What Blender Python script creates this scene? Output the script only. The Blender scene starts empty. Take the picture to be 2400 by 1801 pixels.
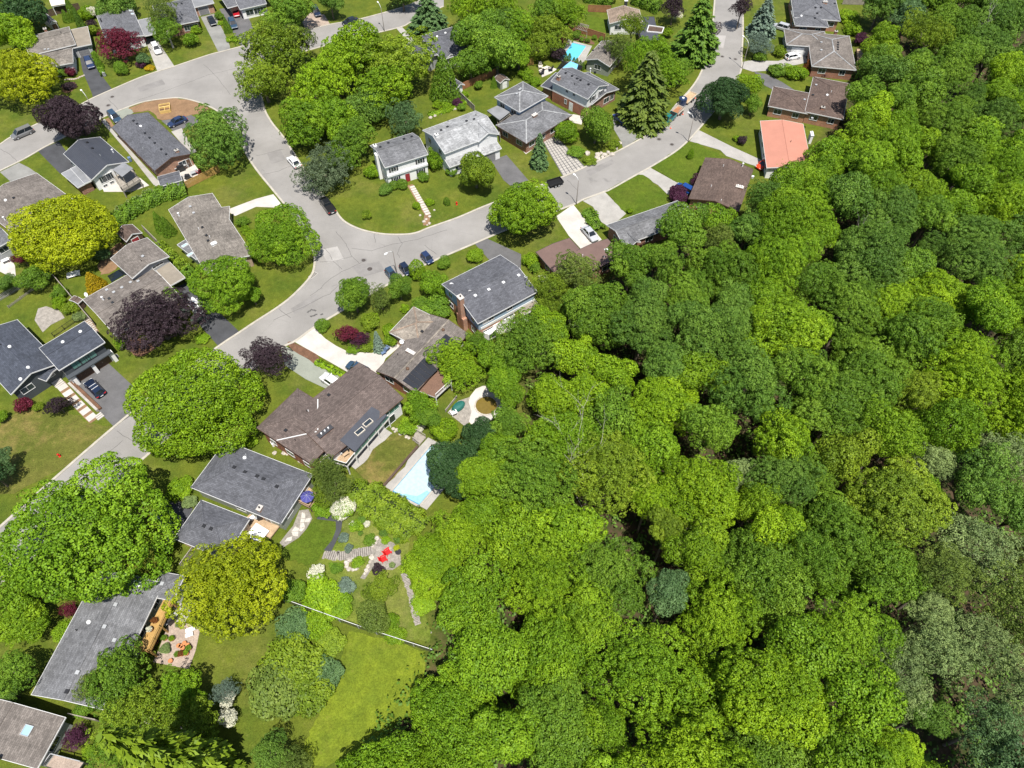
import bpy, bmesh, math, random
import numpy as np
from mathutils import Vector, Matrix

random.seed(7)
# ------------------------------------------------------------------ camera, sky, sun
CAM_H, FPX, DEP = 100.0, 1664.0, math.radians(54.0)
scene = bpy.context.scene
cam_d = bpy.data.cameras.new('camera'); cam = bpy.data.objects.new('camera', cam_d)
scene.collection.objects.link(cam); scene.camera = cam
cam.location = (0, 0, CAM_H); cam.rotation_euler = (math.pi/2 - DEP, 0, 0)
cam_d.sensor_fit = 'HORIZONTAL'; cam_d.sensor_width = 36.0; cam_d.lens = 36.0*FPX/2400.0
cam_d.clip_end = 4000; cam_d.clip_start = 0.5
SUN_EL = math.radians(68.0); SX, SY = 0.34, -0.94      # direction on the ground towards the sun
world = bpy.data.worlds.new('World'); scene.world = world; world.use_nodes = True
wn = world.node_tree.nodes; wl = world.node_tree.links; wn.clear()
sky = wn.new('ShaderNodeTexSky'); sky.sky_type = 'NISHITA'; sky.sun_disc = False
sky.sun_elevation = SUN_EL; sky.sun_rotation = math.atan2(SX, SY)
bg = wn.new('ShaderNodeBackground'); bg.inputs['Strength'].default_value = 0.08
wo = wn.new('ShaderNodeOutputWorld'); wl.new(sky.outputs[0], bg.inputs[0]); wl.new(bg.outputs[0], wo.inputs[0])
sun_d = bpy.data.lights.new('sun', 'SUN'); sun_d.energy = 4.8; sun_d.angle = math.radians(0.5); sun_d.color = (1.0, 0.955, 0.88)
sun = bpy.data.objects.new('sun', sun_d); scene.collection.objects.link(sun)
hl = math.hypot(SX, SY); ce = math.cos(SUN_EL)
sv = Vector((SX/hl*ce, SY/hl*ce, math.sin(SUN_EL)))
sun.rotation_euler = sv.to_track_quat('Z', 'Y').to_euler(); sun.location = (0, 0, 150)
vs = scene.view_settings; vs.view_transform = 'Standard'; vs.look = 'None'; vs.gamma = 1.0; vs.exposure = 0.55
vs.use_curve_mapping = False
scene.cycles.max_bounces = 6; scene.cycles.diffuse_bounces = 3; scene.cycles.glossy_bounces = 2
scene.cycles.transmission_bounces = 4; scene.cycles.transparent_max_bounces = 6
scene.cycles.caustics_reflective = False; scene.cycles.caustics_refractive = False
scene.cycles.sample_clamp_indirect = 4.0

# ------------------------------------------------------------------ photo pixel -> place
FW = np.array([0, math.cos(DEP), -math.sin(DEP)]); UP = np.array([0, math.sin(DEP), math.cos(DEP)])
def ray(x, y): return FW*FPX + np.array([x-1200.0, 0, 0]) + UP*(900.5-y)
def g(p, z=0.0):
    d = ray(*p); t = (z-CAM_H)/d[2]; q = d*t
    return Vector((q[0], q[1], z))
def P(rc, x, y):                      # crop code (row*10+col) -> photo pixel
    k = 600/2212 if rc < 30 else 600/2208
    return (600*(rc % 10)+x*k, 450*(rc//10)+y*k)
def PF(x, y): return (x*2400/2212, y*2400/2212)
def G(rc, x, y, z=0.0): return g(P(rc, x, y), z)
def mpp(p, z=0.0):                    # metres per photo pixel at that place
    return (np.linalg.norm(ray(*p))*(CAM_H-z)/-ray(*p)[2])/FPX/ (np.linalg.norm(ray(*p))/FPX)

# ------------------------------------------------------------------ materials
MATS = {}
def nm(nt, kind, **kw):
    n = nt.nodes.new(kind)
    for k, v in kw.items():
        if k in n.inputs: n.inputs[k].default_value = v
        else: setattr(n, k, v)
    return n
def base_mat(name):
    m = bpy.data.materials.new(name); m.use_nodes = True; nt = m.node_tree
    b = nt.nodes['Principled BSDF']; MATS[name] = m
    return m, nt, b
def math_node(nt, op, a, b=None):
    n = nt.nodes.new('ShaderNodeMath'); n.operation = op
    for i, v in enumerate((a, b)):
        if v is None: continue
        if isinstance(v, (int, float)): n.inputs[i].default_value = v
        else: nt.links.new(v, n.inputs[i])
    return n.outputs[0]
def mixc(nt, fac, a, b, mode='MIX'):
    n = nt.nodes.new('ShaderNodeMix'); n.data_type = 'RGBA'; n.blend_type = mode
    for i, v in ((0, fac), (6, a), (7, b)):
        if isinstance(v, (int, float)): n.inputs[i].default_value = v
        elif isinstance(v, tuple): n.inputs[i].default_value = v if len(v) == 4 else (*v, 1)
        else: nt.links.new(v, n.inputs[i])
    return n.outputs[2]
def ramp(nt, fac, lo, hi, a=0.0, b=1.0):
    n = nt.nodes.new('ShaderNodeMapRange'); n.inputs[1].default_value = lo; n.inputs[2].default_value = hi
    n.inputs[3].default_value = a; n.inputs[4].default_value = b; nt.links.new(fac, n.inputs[0])
    return n.outputs[0]
def sc(c, k): return tuple(min(1, v*k) for v in c)
def surf(name, col, rough=0.85, var=0.25, scale=0.6, fine=9.0, fvar=0.2, bump=0.0, spec=0.3, metal=0.0, uv=False, tint=None):
    m, nt, b = base_mat(name)
    tc = nt.nodes.new('ShaderNodeTexCoord'); co = tc.outputs['UV' if uv else 'Object']
    geo = nt.nodes.new('ShaderNodeNewGeometry')
    src = co if uv else geo.outputs['Position']
    n1 = nm(nt, 'ShaderNodeTexNoise', Scale=scale, Detail=4.0, Roughness=0.6); nt.links.new(src, n1.inputs['Vector'])
    n2 = nm(nt, 'ShaderNodeTexNoise', Scale=fine, Detail=2.0, Roughness=0.6); nt.links.new(src, n2.inputs['Vector'])
    t2 = tint or sc(col, 0.8)
    c1 = mixc(nt, ramp(nt, n1.outputs[0], 0.35, 0.65, 0, 1), sc(col, 1-var*0.5) if tint is None else col, sc(col, 1+var*0.5) if tint is None else tint)
    c2 = mixc(nt, 1.0, c1, ramp(nt, n2.outputs[0], 0.3, 0.7, 1-fvar, 1+fvar), 'MULTIPLY')
    nt.links.new(c2, b.inputs['Base Color'])
    b.inputs['Roughness'].default_value = rough; b.inputs['Specular IOR Level'].default_value = spec; b.inputs['Metallic'].default_value = metal
    if bump:
        bp = nm(nt, 'ShaderNodeBump', Strength=bump, Distance=0.05); nt.links.new(n2.outputs[0], bp.inputs['Height']); nt.links.new(bp.outputs[0], b.inputs['Normal'])
    return m
def plain(name, col, rough=0.5, spec=0.5, metal=0.0, coat=0.0):
    m, nt, b = base_mat(name)
    b.inputs['Base Color'].default_value = (*col, 1); b.inputs['Roughness'].default_value = rough
    b.inputs['Specular IOR Level'].default_value = spec; b.inputs['Metallic'].default_value = metal
    b.inputs['Coat Weight'].default_value = coat; b.inputs['Coat Roughness'].default_value = 0.08
    return m
def brickish(name, c1, c2, mortar, bw, bh, msize=0.02, rough=0.9, blotch=0.25, bscale=0.5, bump=0.3, bias=0.0, streak=0.0):
    """courses of bricks, shingles or siding in metre UVs"""
    m, nt, b = base_mat(name)
    tc = nt.nodes.new('ShaderNodeTexCoord'); co = tc.outputs['UV']
    br = nm(nt, 'ShaderNodeTexBrick', Scale=1.0)
    br.inputs['Color1'].default_value = (*c1, 1); br.inputs['Color2'].default_value = (*c2, 1); br.inputs['Mortar'].default_value = (*mortar, 1)
    br.inputs['Brick Width'].default_value = bw; br.inputs['Row Height'].default_value = bh
    br.inputs['Mortar Size'].default_value = msize; br.inputs['Bias'].default_value = bias; br.inputs['Mortar Smooth'].default_value = 0.2
    nt.links.new(co, br.inputs['Vector'])
    geo = nt.nodes.new('ShaderNodeNewGeometry')
    n1 = nm(nt, 'ShaderNodeTexNoise', Scale=bscale, Detail=5.0, Roughness=0.65); nt.links.new(geo.outputs['Position'], n1.inputs['Vector'])
    n2 = nm(nt, 'ShaderNodeTexNoise', Scale=14.0, Detail=2.0); nt.links.new(geo.outputs['Position'], n2.inputs['Vector'])
    c = mixc(nt, 1.0, br.outputs[0], ramp(nt, n1.outputs[0], 0.3, 0.7, 1-blotch, 1+blotch), 'MULTIPLY')
    c = mixc(nt, 1.0, c, ramp(nt, n2.outputs[0], 0.3, 0.7, 0.82, 1.18), 'MULTIPLY')
    if streak:
        mp = nm(nt, 'ShaderNodeMapping'); mp.inputs['Scale'].default_value = (1.6, 0.12, 1); nt.links.new(co, mp.inputs[0])
        n3 = nm(nt, 'ShaderNodeTexNoise', Scale=1.0, Detail=3.0); nt.links.new(mp.outputs[0], n3.inputs['Vector'])
        c = mixc(nt, 1.0, c, ramp(nt, n3.outputs[0], 0.35, 0.65, 1-streak, 1+streak*0.6), 'MULTIPLY')
    nt.links.new(c, b.inputs['Base Color']); b.inputs['Roughness'].default_value = rough; b.inputs['Specular IOR Level'].default_value = 0.25
    if bump:
        bp = nm(nt, 'ShaderNodeBump', Strength=bump, Distance=0.03); nt.links.new(br.outputs['Fac'], bp.inputs['Height']); bp.invert = True
        nt.links.new(bp.outputs[0], b.inputs['Normal'])
    return m
def shingle(name, col, blotch=0.14, streak=0.08, worn=0.0):
    return brickish(name, sc(col, 0.78), sc(col, 1.24), sc(col, 0.6), 0.5, 0.24, 0.02, 0.95, blotch*1.4, 0.35, 0.2, 0.0, streak)
def siding(name, col):
    return brickish(name, col, sc(col, 0.97), sc(col, 0.6), 40.0, 0.18, 0.012, 0.6, 0.05, 0.4, 0.2)

# roofs
shingle('roof_charcoal', (0.105, 0.108, 0.122)); shingle('roof_slate', (0.125, 0.128, 0.14)); shingle('roof_midnight', (0.062, 0.07, 0.09))
shingle('roof_grey', (0.15, 0.152, 0.16), 0.2, 0.12); shingle('roof_silver', (0.30, 0.305, 0.31), 0.22, 0.16); shingle('roof_taupe', (0.19, 0.17, 0.15), 0.2, 0.16)
shingle('roof_sand', (0.24, 0.21, 0.175), 0.22, 0.16); shingle('roof_brown', (0.125, 0.098, 0.088), 0.14, 0.1); shingle('roof_umber', (0.115, 0.083, 0.07), 0.16, 0.1)
shingle('roof_drab', (0.165, 0.145, 0.13), 0.2, 0.12); shingle('roof_tan', (0.25, 0.19, 0.145), 0.18, 0.1)
surf('roof_salmon', (0.44, 0.20, 0.145), 0.7, 0.08, 0.4, 6, 0.06); surf('roof_membrane', (0.06, 0.065, 0.08), 0.75, 0.2, 0.5, 8, 0.1)
surf('roof_membrane_pale', (0.21, 0.215, 0.225), 0.75, 0.25, 0.4, 8, 0.1); surf('roof_gravel', (0.24, 0.21, 0.17), 0.9, 0.25, 0.5, 12, 0.2)
surf('roof_copper_brown', (0.15, 0.098, 0.085), 0.75, 0.2, 0.35, 8, 0.08)
brickish('roof_metal_slate', (0.055, 0.06, 0.075), (0.062, 0.066, 0.08), (0.03, 0.033, 0.04), 40, 0.3, 0.03, 0.5, 0.08, 0.4, 0.5)
# walls
brickish('brick_red', (0.26, 0.09, 0.05), (0.31, 0.12, 0.07), (0.33, 0.28, 0.24), 0.22, 0.075, 0.01)
brickish('brick_orange', (0.36, 0.15, 0.08), (0.42, 0.19, 0.11), (0.4, 0.34, 0.28), 0.22, 0.075, 0.01)
brickish('brick_buff', (0.40, 0.27, 0.17), (0.45, 0.31, 0.2), (0.42, 0.36, 0.3), 0.22, 0.075, 0.01)
siding('siding_white', (0.8, 0.8, 0.8)); siding('siding_blue', (0.30, 0.40, 0.50)); siding('siding_sage', (0.27, 0.29, 0.25)); siding('siding_grey', (0.36, 0.37, 0.38))
siding('siding_cream', (0.62, 0.56, 0.46)); siding('siding_charcoal', (0.07, 0.08, 0.09))
surf('stucco_white', (0.8, 0.79, 0.77), 0.8, 0.06, 0.6, 10, 0.05); surf('stone_pale', (0.55, 0.5, 0.42), 0.9, 0.3, 1.2, 7, 0.25, 0.4)
# trim, glass, doors
surf('trim_white', (0.64, 0.64, 0.63), 0.5, 0.05, 0.5, 5, 0.04); surf('trim_brown', (0.10, 0.06, 0.045), 0.6, 0.1); surf('trim_dark', (0.05, 0.05, 0.055), 0.5, 0.1)
plain('glass', (0.03, 0.04, 0.05), 0.06, 0.7); plain('glass_sky', (0.30, 0.45, 0.55), 0.12, 0.6); plain('glass_green', (0.10, 0.22, 0.19), 0.1, 0.6)
surf('door_red', (0.28, 0.03, 0.04), 0.45, 0.1); surf('door_white', (0.75, 0.75, 0.74), 0.5, 0.05); surf('door_brown', (0.12, 0.07, 0.045), 0.55, 0.2); surf('door_grey', (0.2, 0.2, 0.21), 0.5, 0.1)
surf('wood_gold', (0.40, 0.245, 0.08), 0.7, 0.25, 1.5, 12, 0.15); surf('wood_deck', (0.42, 0.30, 0.19), 0.8, 0.3, 1.2, 12, 0.2); surf('wood_grey', (0.30, 0.27, 0.23), 0.9, 0.3, 1.5, 12, 0.25)
surf('wood_cedar', (0.30, 0.14, 0.07), 0.8, 0.3, 1.2, 10, 0.2); surf('wood_brown', (0.17, 0.10, 0.07), 0.8, 0.2, 1.2, 10, 0.15); surf('wood_dark', (0.09, 0.06, 0.045), 0.85, 0.3, 1.2, 10, 0.2); surf('wood_yellow', (0.62, 0.44, 0.16), 0.7, 0.2, 1.2, 10, 0.15)
plain('metal_black', (0.02, 0.02, 0.022), 0.45); plain('metal_white', (0.8, 0.8, 0.8), 0.4); surf('metal_grey', (0.35, 0.36, 0.37), 0.5, 0.15, spec=0.5); plain('metal_pole', (0.16, 0.14, 0.125), 0.6)
plain('chrome', (0.7, 0.7, 0.72), 0.15, 0.5, 1.0); plain('rubber', (0.012, 0.012, 0.013), 0.8, 0.2); plain('lamp_red', (0.5, 0.02, 0.02), 0.25); plain('lamp_clear', (0.75, 0.78, 0.8), 0.1, 0.7)
plain('car_glass', (0.012, 0.016, 0.02), 0.05, 0.8)
# ground stuffs
surf('concrete', (0.34, 0.325, 0.30), 0.9, 0.25, 0.35, 6, 0.07); surf('concrete_white', (0.48, 0.45, 0.415), 0.9, 0.22, 0.35, 6, 0.05); surf('concrete_grey', (0.34, 0.325, 0.305), 0.9, 0.2, 0.35, 6, 0.09)
surf('kerb_concrete', (0.40, 0.37, 0.315), 0.9, 0.22, 0.8, 6, 0.12); surf('asphalt_dark', (0.062, 0.064, 0.070), 0.9, 0.3, 0.35, 9, 0.12); surf('asphalt_mid', (0.115, 0.113, 0.115), 0.9, 0.3, 0.35, 9, 0.12)
surf('asphalt_pale', (0.22, 0.218, 0.205), 0.9, 0.3, 0.3, 9, 0.1); surf('asphalt_green', (0.24, 0.255, 0.215), 0.9, 0.15, 0.3, 9, 0.1)
surf('soil', (0.22, 0.135, 0.075), 0.95, 0.3, 0.5, 8, 0.2, 0.3); surf('mulch', (0.14, 0.075, 0.045), 0.95, 0.4, 1.0, 9, 0.3, 0.3); surf('stone_path', (0.24, 0.22, 0.19), 0.9, 0.35, 1.2, 6, 0.2, 0.3)
surf('flagstone', (0.28, 0.255, 0.225), 0.9, 0.35, 1.6, 7, 0.2, 0.3); surf('flagstone_white', (0.48, 0.45, 0.405), 0.9, 0.2, 1.6, 7, 0.12, 0.2); surf('slab', (0.38, 0.355, 0.32), 0.9, 0.2, 0.9, 7, 0.12)
surf('rock', (0.42, 0.38, 0.33), 0.9, 0.4, 1.6, 5, 0.25, 0.5); surf('iron', (0.07, 0.06, 0.055), 0.7, 0.3, 3, 12, 0.2); surf('crack_seal', (0.10, 0.096, 0.092), 0.9, 0.4, 1.2, 8, 0.2)
surf('paver_brown', (0.34, 0.27, 0.22), 0.9, 0.25, 0.6, 5, 0.2)
surf('bark', (0.16, 0.13, 0.10), 0.95, 0.4, 1.5, 9, 0.25, 0.4); surf('bark_pale', (0.46, 0.42, 0.37), 0.95, 0.35, 1.5, 9, 0.2, 0.3)
surf('terracotta', (0.50, 0.20, 0.08), 0.8, 0.2, 2, 8, 0.1); surf('plastic_red', (0.62, 0.02, 0.02), 0.4, 0.1); surf('plastic_white', (0.78, 0.78, 0.78), 0.4, 0.05); surf('cloth_violet', (0.06, 0.06, 0.24), 0.8, 0.15)
surf('cloth_black', (0.025, 0.025, 0.03), 0.7, 0.2); surf('cloth_cream', (0.66, 0.6, 0.5), 0.8, 0.1); surf('cloth_blue', (0.12, 0.18, 0.30), 0.7, 0.1); surf('solar_black', (0.022, 0.024, 0.03), 0.35, 0.2, spec=0.5)
surf('plastic_green', (0.10, 0.28, 0.06), 0.6, 0.2); surf('plastic_teal', (0.02, 0.12, 0.10), 0.6, 0.2); surf('cloth_sky', (0.18, 0.46, 0.72), 0.7, 0.1); surf('hot_orange', (0.75, 0.10, 0.02), 0.5, 0.1)

def road_mat():
    m, nt, b = base_mat('road_asphalt')
    geo = nt.nodes.new('ShaderNodeNewGeometry'); pos = geo.outputs['Position']
    n1 = nm(nt, 'ShaderNodeTexNoise', Scale=0.12, Detail=5.0, Roughness=0.6); nt.links.new(pos, n1.inputs['Vector'])
    n2 = nm(nt, 'ShaderNodeTexNoise', Scale=6.0, Detail=3.0, Roughness=0.7); nt.links.new(pos, n2.inputs['Vector'])
    n3 = nm(nt, 'ShaderNodeTexNoise', Scale=0.6, Detail=3.0); nt.links.new(pos, n3.inputs['Vector'])
    wv = mixc(nt, 0.06, pos, n3.outputs[1], 'LINEAR_LIGHT')
    vo = nm(nt, 'ShaderNodeTexVoronoi', Scale=0.17, feature='DISTANCE_TO_EDGE'); nt.links.new(wv, vo.inputs['Vector'])
    crack = ramp(nt, vo.outputs[0], 0.002, 0.007, 1.0, 0.0)
    gate = ramp(nt, n3.outputs[0], 0.5, 0.6, 0.0, 0.42)
    c = mixc(nt, ramp(nt, n1.outputs[0], 0.35, 0.68), (0.222, 0.212, 0.20), (0.285, 0.272, 0.258))
    c = mixc(nt, 1.0, c, ramp(nt, n2.outputs[0], 0.3, 0.7, 0.92, 1.08), 'MULTIPLY')
    c = mixc(nt, math_node(nt, 'MULTIPLY', crack, gate), c, (0.13, 0.125, 0.12))
    nt.links.new(c, b.inputs['Base Color']); b.inputs['Roughness'].default_value = 0.92; b.inputs['Specular IOR Level'].default_value = 0.2
road_mat()
def grass_mat(name, dark, light, dry, dryamt=0.5):
    m, nt, b = base_mat(name)
    geo = nt.nodes.new('ShaderNodeNewGeometry'); pos = geo.outputs['Position']
    n1 = nm(nt, 'ShaderNodeTexNoise', Scale=0.16, Detail=4.0, Roughness=0.6); nt.links.new(pos, n1.inputs['Vector'])
    n2 = nm(nt, 'ShaderNodeTexNoise', Scale=5.0, Detail=4.0, Roughness=0.75); nt.links.new(pos, n2.inputs['Vector'])
    n3 = nm(nt, 'ShaderNodeTexNoise', Scale=0.07, Detail=5.0, Roughness=0.7); nt.links.new(pos, n3.inputs['Vector'])
    c = mixc(nt, ramp(nt, n1.outputs[0], 0.35, 0.65), dark, light)
    c = mixc(nt, ramp(nt, n3.outputs[0], 0.5, 0.66, 0, dryamt), c, dry)
    c = mixc(nt, 1.0, c, ramp(nt, n2.outputs[0], 0.3, 0.7, 0.62, 1.38), 'MULTIPLY')
    n5 = nm(nt, 'ShaderNodeTexNoise', Scale=0.9, Detail=5.0, Roughness=0.7); nt.links.new(pos, n5.inputs['Vector'])
    c = mixc(nt, 1.0, c, ramp(nt, n5.outputs[0], 0.3, 0.7, 0.78, 1.22), 'MULTIPLY')
    c = mixc(nt, ramp(nt, n5.outputs[0], 0.6, 0.72, 0, 0.5), c, dry)
    at = nt.nodes.new('ShaderNodeAttribute'); at.attribute_name = 'wood'
    n4 = nm(nt, 'ShaderNodeTexNoise', Scale=0.9, Detail=4.0); nt.links.new(pos, n4.inputs['Vector'])
    fl = mixc(nt, ramp(nt, n4.outputs[0], 0.4, 0.6), (0.035, 0.045, 0.012), (0.075, 0.05, 0.03))
    c = mixc(nt, at.outputs['Fac'], c, fl)
    nt.links.new(c, b.inputs['Base Color']); b.inputs['Roughness'].default_value = 0.9; b.inputs['Specular IOR Level'].default_value = 0.15
    bp = nm(nt, 'ShaderNodeBump', Strength=0.6, Distance=0.12); nt.links.new(n2.outputs[0], bp.inputs['Height']); nt.links.new(bp.outputs[0], b.inputs['Normal'])
grass_mat('grass', (0.065, 0.098, 0.010), (0.11, 0.132, 0.014), (0.17, 0.15, 0.045), 0.35)
grass_mat('grass_lush', (0.06, 0.10, 0.008), (0.085, 0.125, 0.010), (0.11, 0.12, 0.02), 0.3)
grass_mat('grass_gold', (0.10, 0.14, 0.012), (0.165, 0.205, 0.014), (0.17, 0.165, 0.03), 0.5)
grass_mat('grass_dry', (0.085, 0.10, 0.016), (0.12, 0.12, 0.025), (0.23, 0.165, 0.06), 0.9)
grass_mat('meadow', (0.075, 0.12, 0.012), (0.16, 0.19, 0.03), (0.20, 0.17, 0.07), 0.5)

def leaf_mat():
    m, nt, b = base_mat('leaves')
    oi = nt.nodes.new('ShaderNodeObjectInfo'); at = nt.nodes.new('ShaderNodeAttribute'); at.attribute_name = 'tint'
    hs = nt.nodes.new('ShaderNodeHueSaturation')
    nt.links.new(ramp(nt, at.outputs['Fac'], 0, 1, 0.512, 0.488), hs.inputs['Hue'])
    nt.links.new(ramp(nt, at.outputs['Fac'], 0, 1, 0.65, 1.4), hs.inputs['Value'])
    hs.inputs['Saturation'].default_value = 1.0
    nt.links.new(oi.outputs['Color'], hs.inputs['Color'])
    b.inputs['Roughness'].default_value = 0.55; b.inputs['Specular IOR Level'].default_value = 0.22
    nt.links.new(hs.outputs[0], b.inputs['Base Color'])
    tr = nt.nodes.new('ShaderNodeBsdfTranslucent')
    tcol = mixc(nt, 1.0, hs.outputs[0], (1.25, 1.15, 0.5), 'MULTIPLY'); nt.links.new(tcol, tr.inputs[0])
    mx = nt.nodes.new('ShaderNodeMixShader'); mx.inputs[0].default_value = 0.16
    out = nt.nodes['Material Output']; nt.links.new(b.outputs[0], mx.inputs[1]); nt.links.new(tr.outputs[0], mx.inputs[2]); nt.links.new(mx.outputs[0], out.inputs[0])
leaf_mat()
def water_mat(name, col):
    m, nt, b = base_mat(name)
    geo = nt.nodes.new('ShaderNodeNewGeometry')
    n = nm(nt, 'ShaderNodeTexNoise', Scale=2.2, Detail=2.0); nt.links.new(geo.outputs['Position'], n.inputs['Vector'])
    bp = nm(nt, 'ShaderNodeBump', Strength=0.12, Distance=0.1); nt.links.new(n.outputs[0], bp.inputs['Height']); nt.links.new(bp.outputs[0], b.inputs['Normal'])
    c = mixc(nt, ramp(nt, n.outputs[0], 0.35, 0.65), sc(col, 0.93), sc(col, 1.07)); nt.links.new(c, b.inputs['Base Color'])
    b.inputs['Roughness'].default_value = 0.08; b.inputs['Specular IOR Level'].default_value = 0.5
water_mat('pool_water', (0.55, 0.78, 0.86)); water_mat('pool_water_deep', (0.10, 0.45, 0.68)); water_mat('pond_water', (0.16, 0.115, 0.025)); plain('pool_tile', (0.05, 0.24, 0.42), 0.3)

# ------------------------------------------------------------------ mesh helpers
COL = scene.collection
def link(o, parent=None):
    COL.objects.link(o)
    if parent is not None: o.parent = parent
    return o
def empty(name, loc=(0, 0, 0), rz=0.0):
    o = bpy.data.objects.new(name, None); o.location = loc; o.rotation_euler = (0, 0, rz); o.empty_display_size = 0.3
    return link(o)
def tag(o, label=None, cat=None, group=None, kind=None):
    if label: o['label'] = label
    if cat: o['category'] = cat
    if group: o['group'] = group
    if kind: o['kind'] = kind
    return o
class MB:
    def __init__(s): s.v = []; s.f = []; s.m = []
    def poly(s, pts, mi=0):
        i = len(s.v); s.v += [tuple(p) for p in pts]; s.f.append(tuple(range(i, i+len(pts)))); s.m.append(mi)
    def prism(s, pts, z0, z1, mi=0, top=None, bottom=True):
        """closed upright prism over a 2D outline (counter-clockwise or not)"""
        a = sum(pts[i][0]*pts[(i+1) % len(pts)][1]-pts[(i+1) % len(pts)][0]*pts[i][1] for i in range(len(pts)))
        if a < 0: pts = pts[::-1]
        n = len(pts); i = len(s.v)
        s.v += [(p[0], p[1], z0) for p in pts]+[(p[0], p[1], z1) for p in pts]
        if bottom: s.f.append(tuple(range(i+n-1, i-1, -1))); s.m.append(mi)
        s.f.append(tuple(range(i+n, i+2*n))); s.m.append(mi if top is None else top)
        for k in range(n):
            j = (k+1) % n; s.f.append((i+k, i+j, i+n+j, i+n+k)); s.m.append(mi)
    def box(s, x0, x1, y0, y1, z0, z1, mi=0): s.prism([(x0, y0), (x1, y0), (x1, y1), (x0, y1)], z0, z1, mi)
    def beam(s, p, q, w, h, mi=0, up=(0, 0, 1), lift=0.0):
        """bar of w x h from p to q"""
        p = Vector(p); q = Vector(q); d = (q-p).normalized(); u = Vector(up)
        r = d.cross(u)
        if r.length < 1e-4: r = d.cross(Vector((1, 0, 0)))
        r.normalize(); t = r.cross(d); i = len(s.v)
        for e in (p, q):
            for a, b_ in ((-1, -1), (1, -1), (1, 1), (-1, 1)):
                s.v.append(tuple(e+r*(a*w/2)+t*(b_*h/2+lift)))
        for k in range(4): s.f.append((i+k, i+(k+1) % 4, i+4+(k+1) % 4, i+4+k)[::-1]); s.m.append(mi)
        s.f.append((i, i+1, i+2, i+3)); s.f.append((i+7, i+6, i+5, i+4)); s.m += [mi, mi]
    def tube(s, pts, rad, n=8, mi=0, cap=True):
        pts = [Vector(p) for p in pts]; rings = []
        for k, p in enumerate(pts):
            d = (pts[min(k+1, len(pts)-1)]-pts[max(k-1, 0)]).normalized()
            a = d.orthogonal().normalized() if abs(d.z) < 0.95 else Vector((1, 0, 0))
            if abs(d.z) >= 0.95: a = (a-d*a.dot(d)).normalized()
            b_ = d.cross(a); r = rad[k] if isinstance(rad, (list, tuple)) else rad
            rings.append(len(s.v))
            for j in range(n):
                t = 2*math.pi*j/n; s.v.append(tuple(p+a*(r*math.cos(t))+b_*(r*math.sin(t))))
        for k in range(len(pts)-1):
            for j in range(n):
                s.f.append((rings[k]+j, rings[k]+(j+1) % n, rings[k+1]+(j+1) % n, rings[k+1]+j)); s.m.append(mi)
        if cap:
            s.f.append(tuple(rings[0]+j for j in range(n-1, -1, -1))); s.f.append(tuple(rings[-1]+j for j in range(n))); s.m += [mi, mi]
    def lathe(s, prof, n=12, mi=0, c=(0, 0, 0)):
        rings = []
        for r, z in prof:
            rings.append(len(s.v))
            for j in range(n):
                t = 2*math.pi*j/n; s.v.append((c[0]+r*math.cos(t), c[1]+r*math.sin(t), c[2]+z))
        for k in range(len(prof)-1):
            for j in range(n):
                s.f.append((rings[k]+j, rings[k]+(j+1) % n, rings[k+1]+(j+1) % n, rings[k+1]+j)); s.m.append(mi)
        s.f.append(tuple(rings[0]+j for j in range(n-1, -1, -1))); s.f.append(tuple(rings[-1]+j for j in range(n))); s.m += [mi, mi]
    def mesh(s, name, mats, smooth=False):
        me = bpy.data.meshes.new(name); me.from_pydata(s.v, [], s.f)
        for m in (mats if isinstance(mats, (list, tuple)) else [mats]): me.materials.append(MATS[m])
        me.polygons.foreach_set('material_index', s.m)
        if smooth: me.polygons.foreach_set('use_smooth', [True]*len(s.f))
        me.update(); uv = me.uv_layers.new(name='UVMap').data
        for pl in me.polygons:                      # metre UVs: u level, v up the slope
            n_ = pl.normal
            if abs(n_.z) > 0.9995: u = Vector((1, 0, 0)); v = Vector((0, 1, 0))
            else: u = Vector((-n_.y, n_.x, 0)).normalized(); v = n_.cross(u)
            for li in pl.loop_indices:
                co = me.vertices[me.loops[li].vertex_index].co; uv[li].uv = (co.dot(u), co.dot(v))
        return me
    def obj(s, name, mats, parent=None, loc=None, rz=0.0, smooth=False):
        o = bpy.data.objects.new(name, s.mesh(name, mats, smooth)); link(o, parent)
        if loc is not None: o.location = loc
        o.rotation_euler = (0, 0, rz); return o
def put(name, me, parent=None, loc=(0, 0, 0), rz=0.0, scale=None):
    o = bpy.data.objects.new(name, me); link(o, parent); o.location = loc; o.rotation_euler = (0, 0, rz)
    if scale is not None: o.scale = scale if isinstance(scale, (list, tuple)) else (scale,)*3
    return o
CACHE = {}
def cached(key, fn):
    if key not in CACHE: CACHE[key] = fn()
    return CACHE[key]
def inset_curve(pts, per=6):
    """smooth a 2D/3D polyline (Catmull-Rom)"""
    out = []
    for i in range(len(pts)-1):
        p0 = pts[max(i-1, 0)]; p1 = pts[i]; p2 = pts[i+1]; p3 = pts[min(i+2, len(pts)-1)]
        for k in range(per):
            t = k/per
            out.append(tuple(0.5*((2*p1[j])+(-p0[j]+p2[j])*t+(2*p0[j]-5*p1[j]+4*p2[j]-p3[j])*t*t+(-p0[j]+3*p1[j]-3*p2[j]+p3[j])*t**3) for j in range(len(p1))))
    out.append(tuple(pts[-1])); return out
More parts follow.
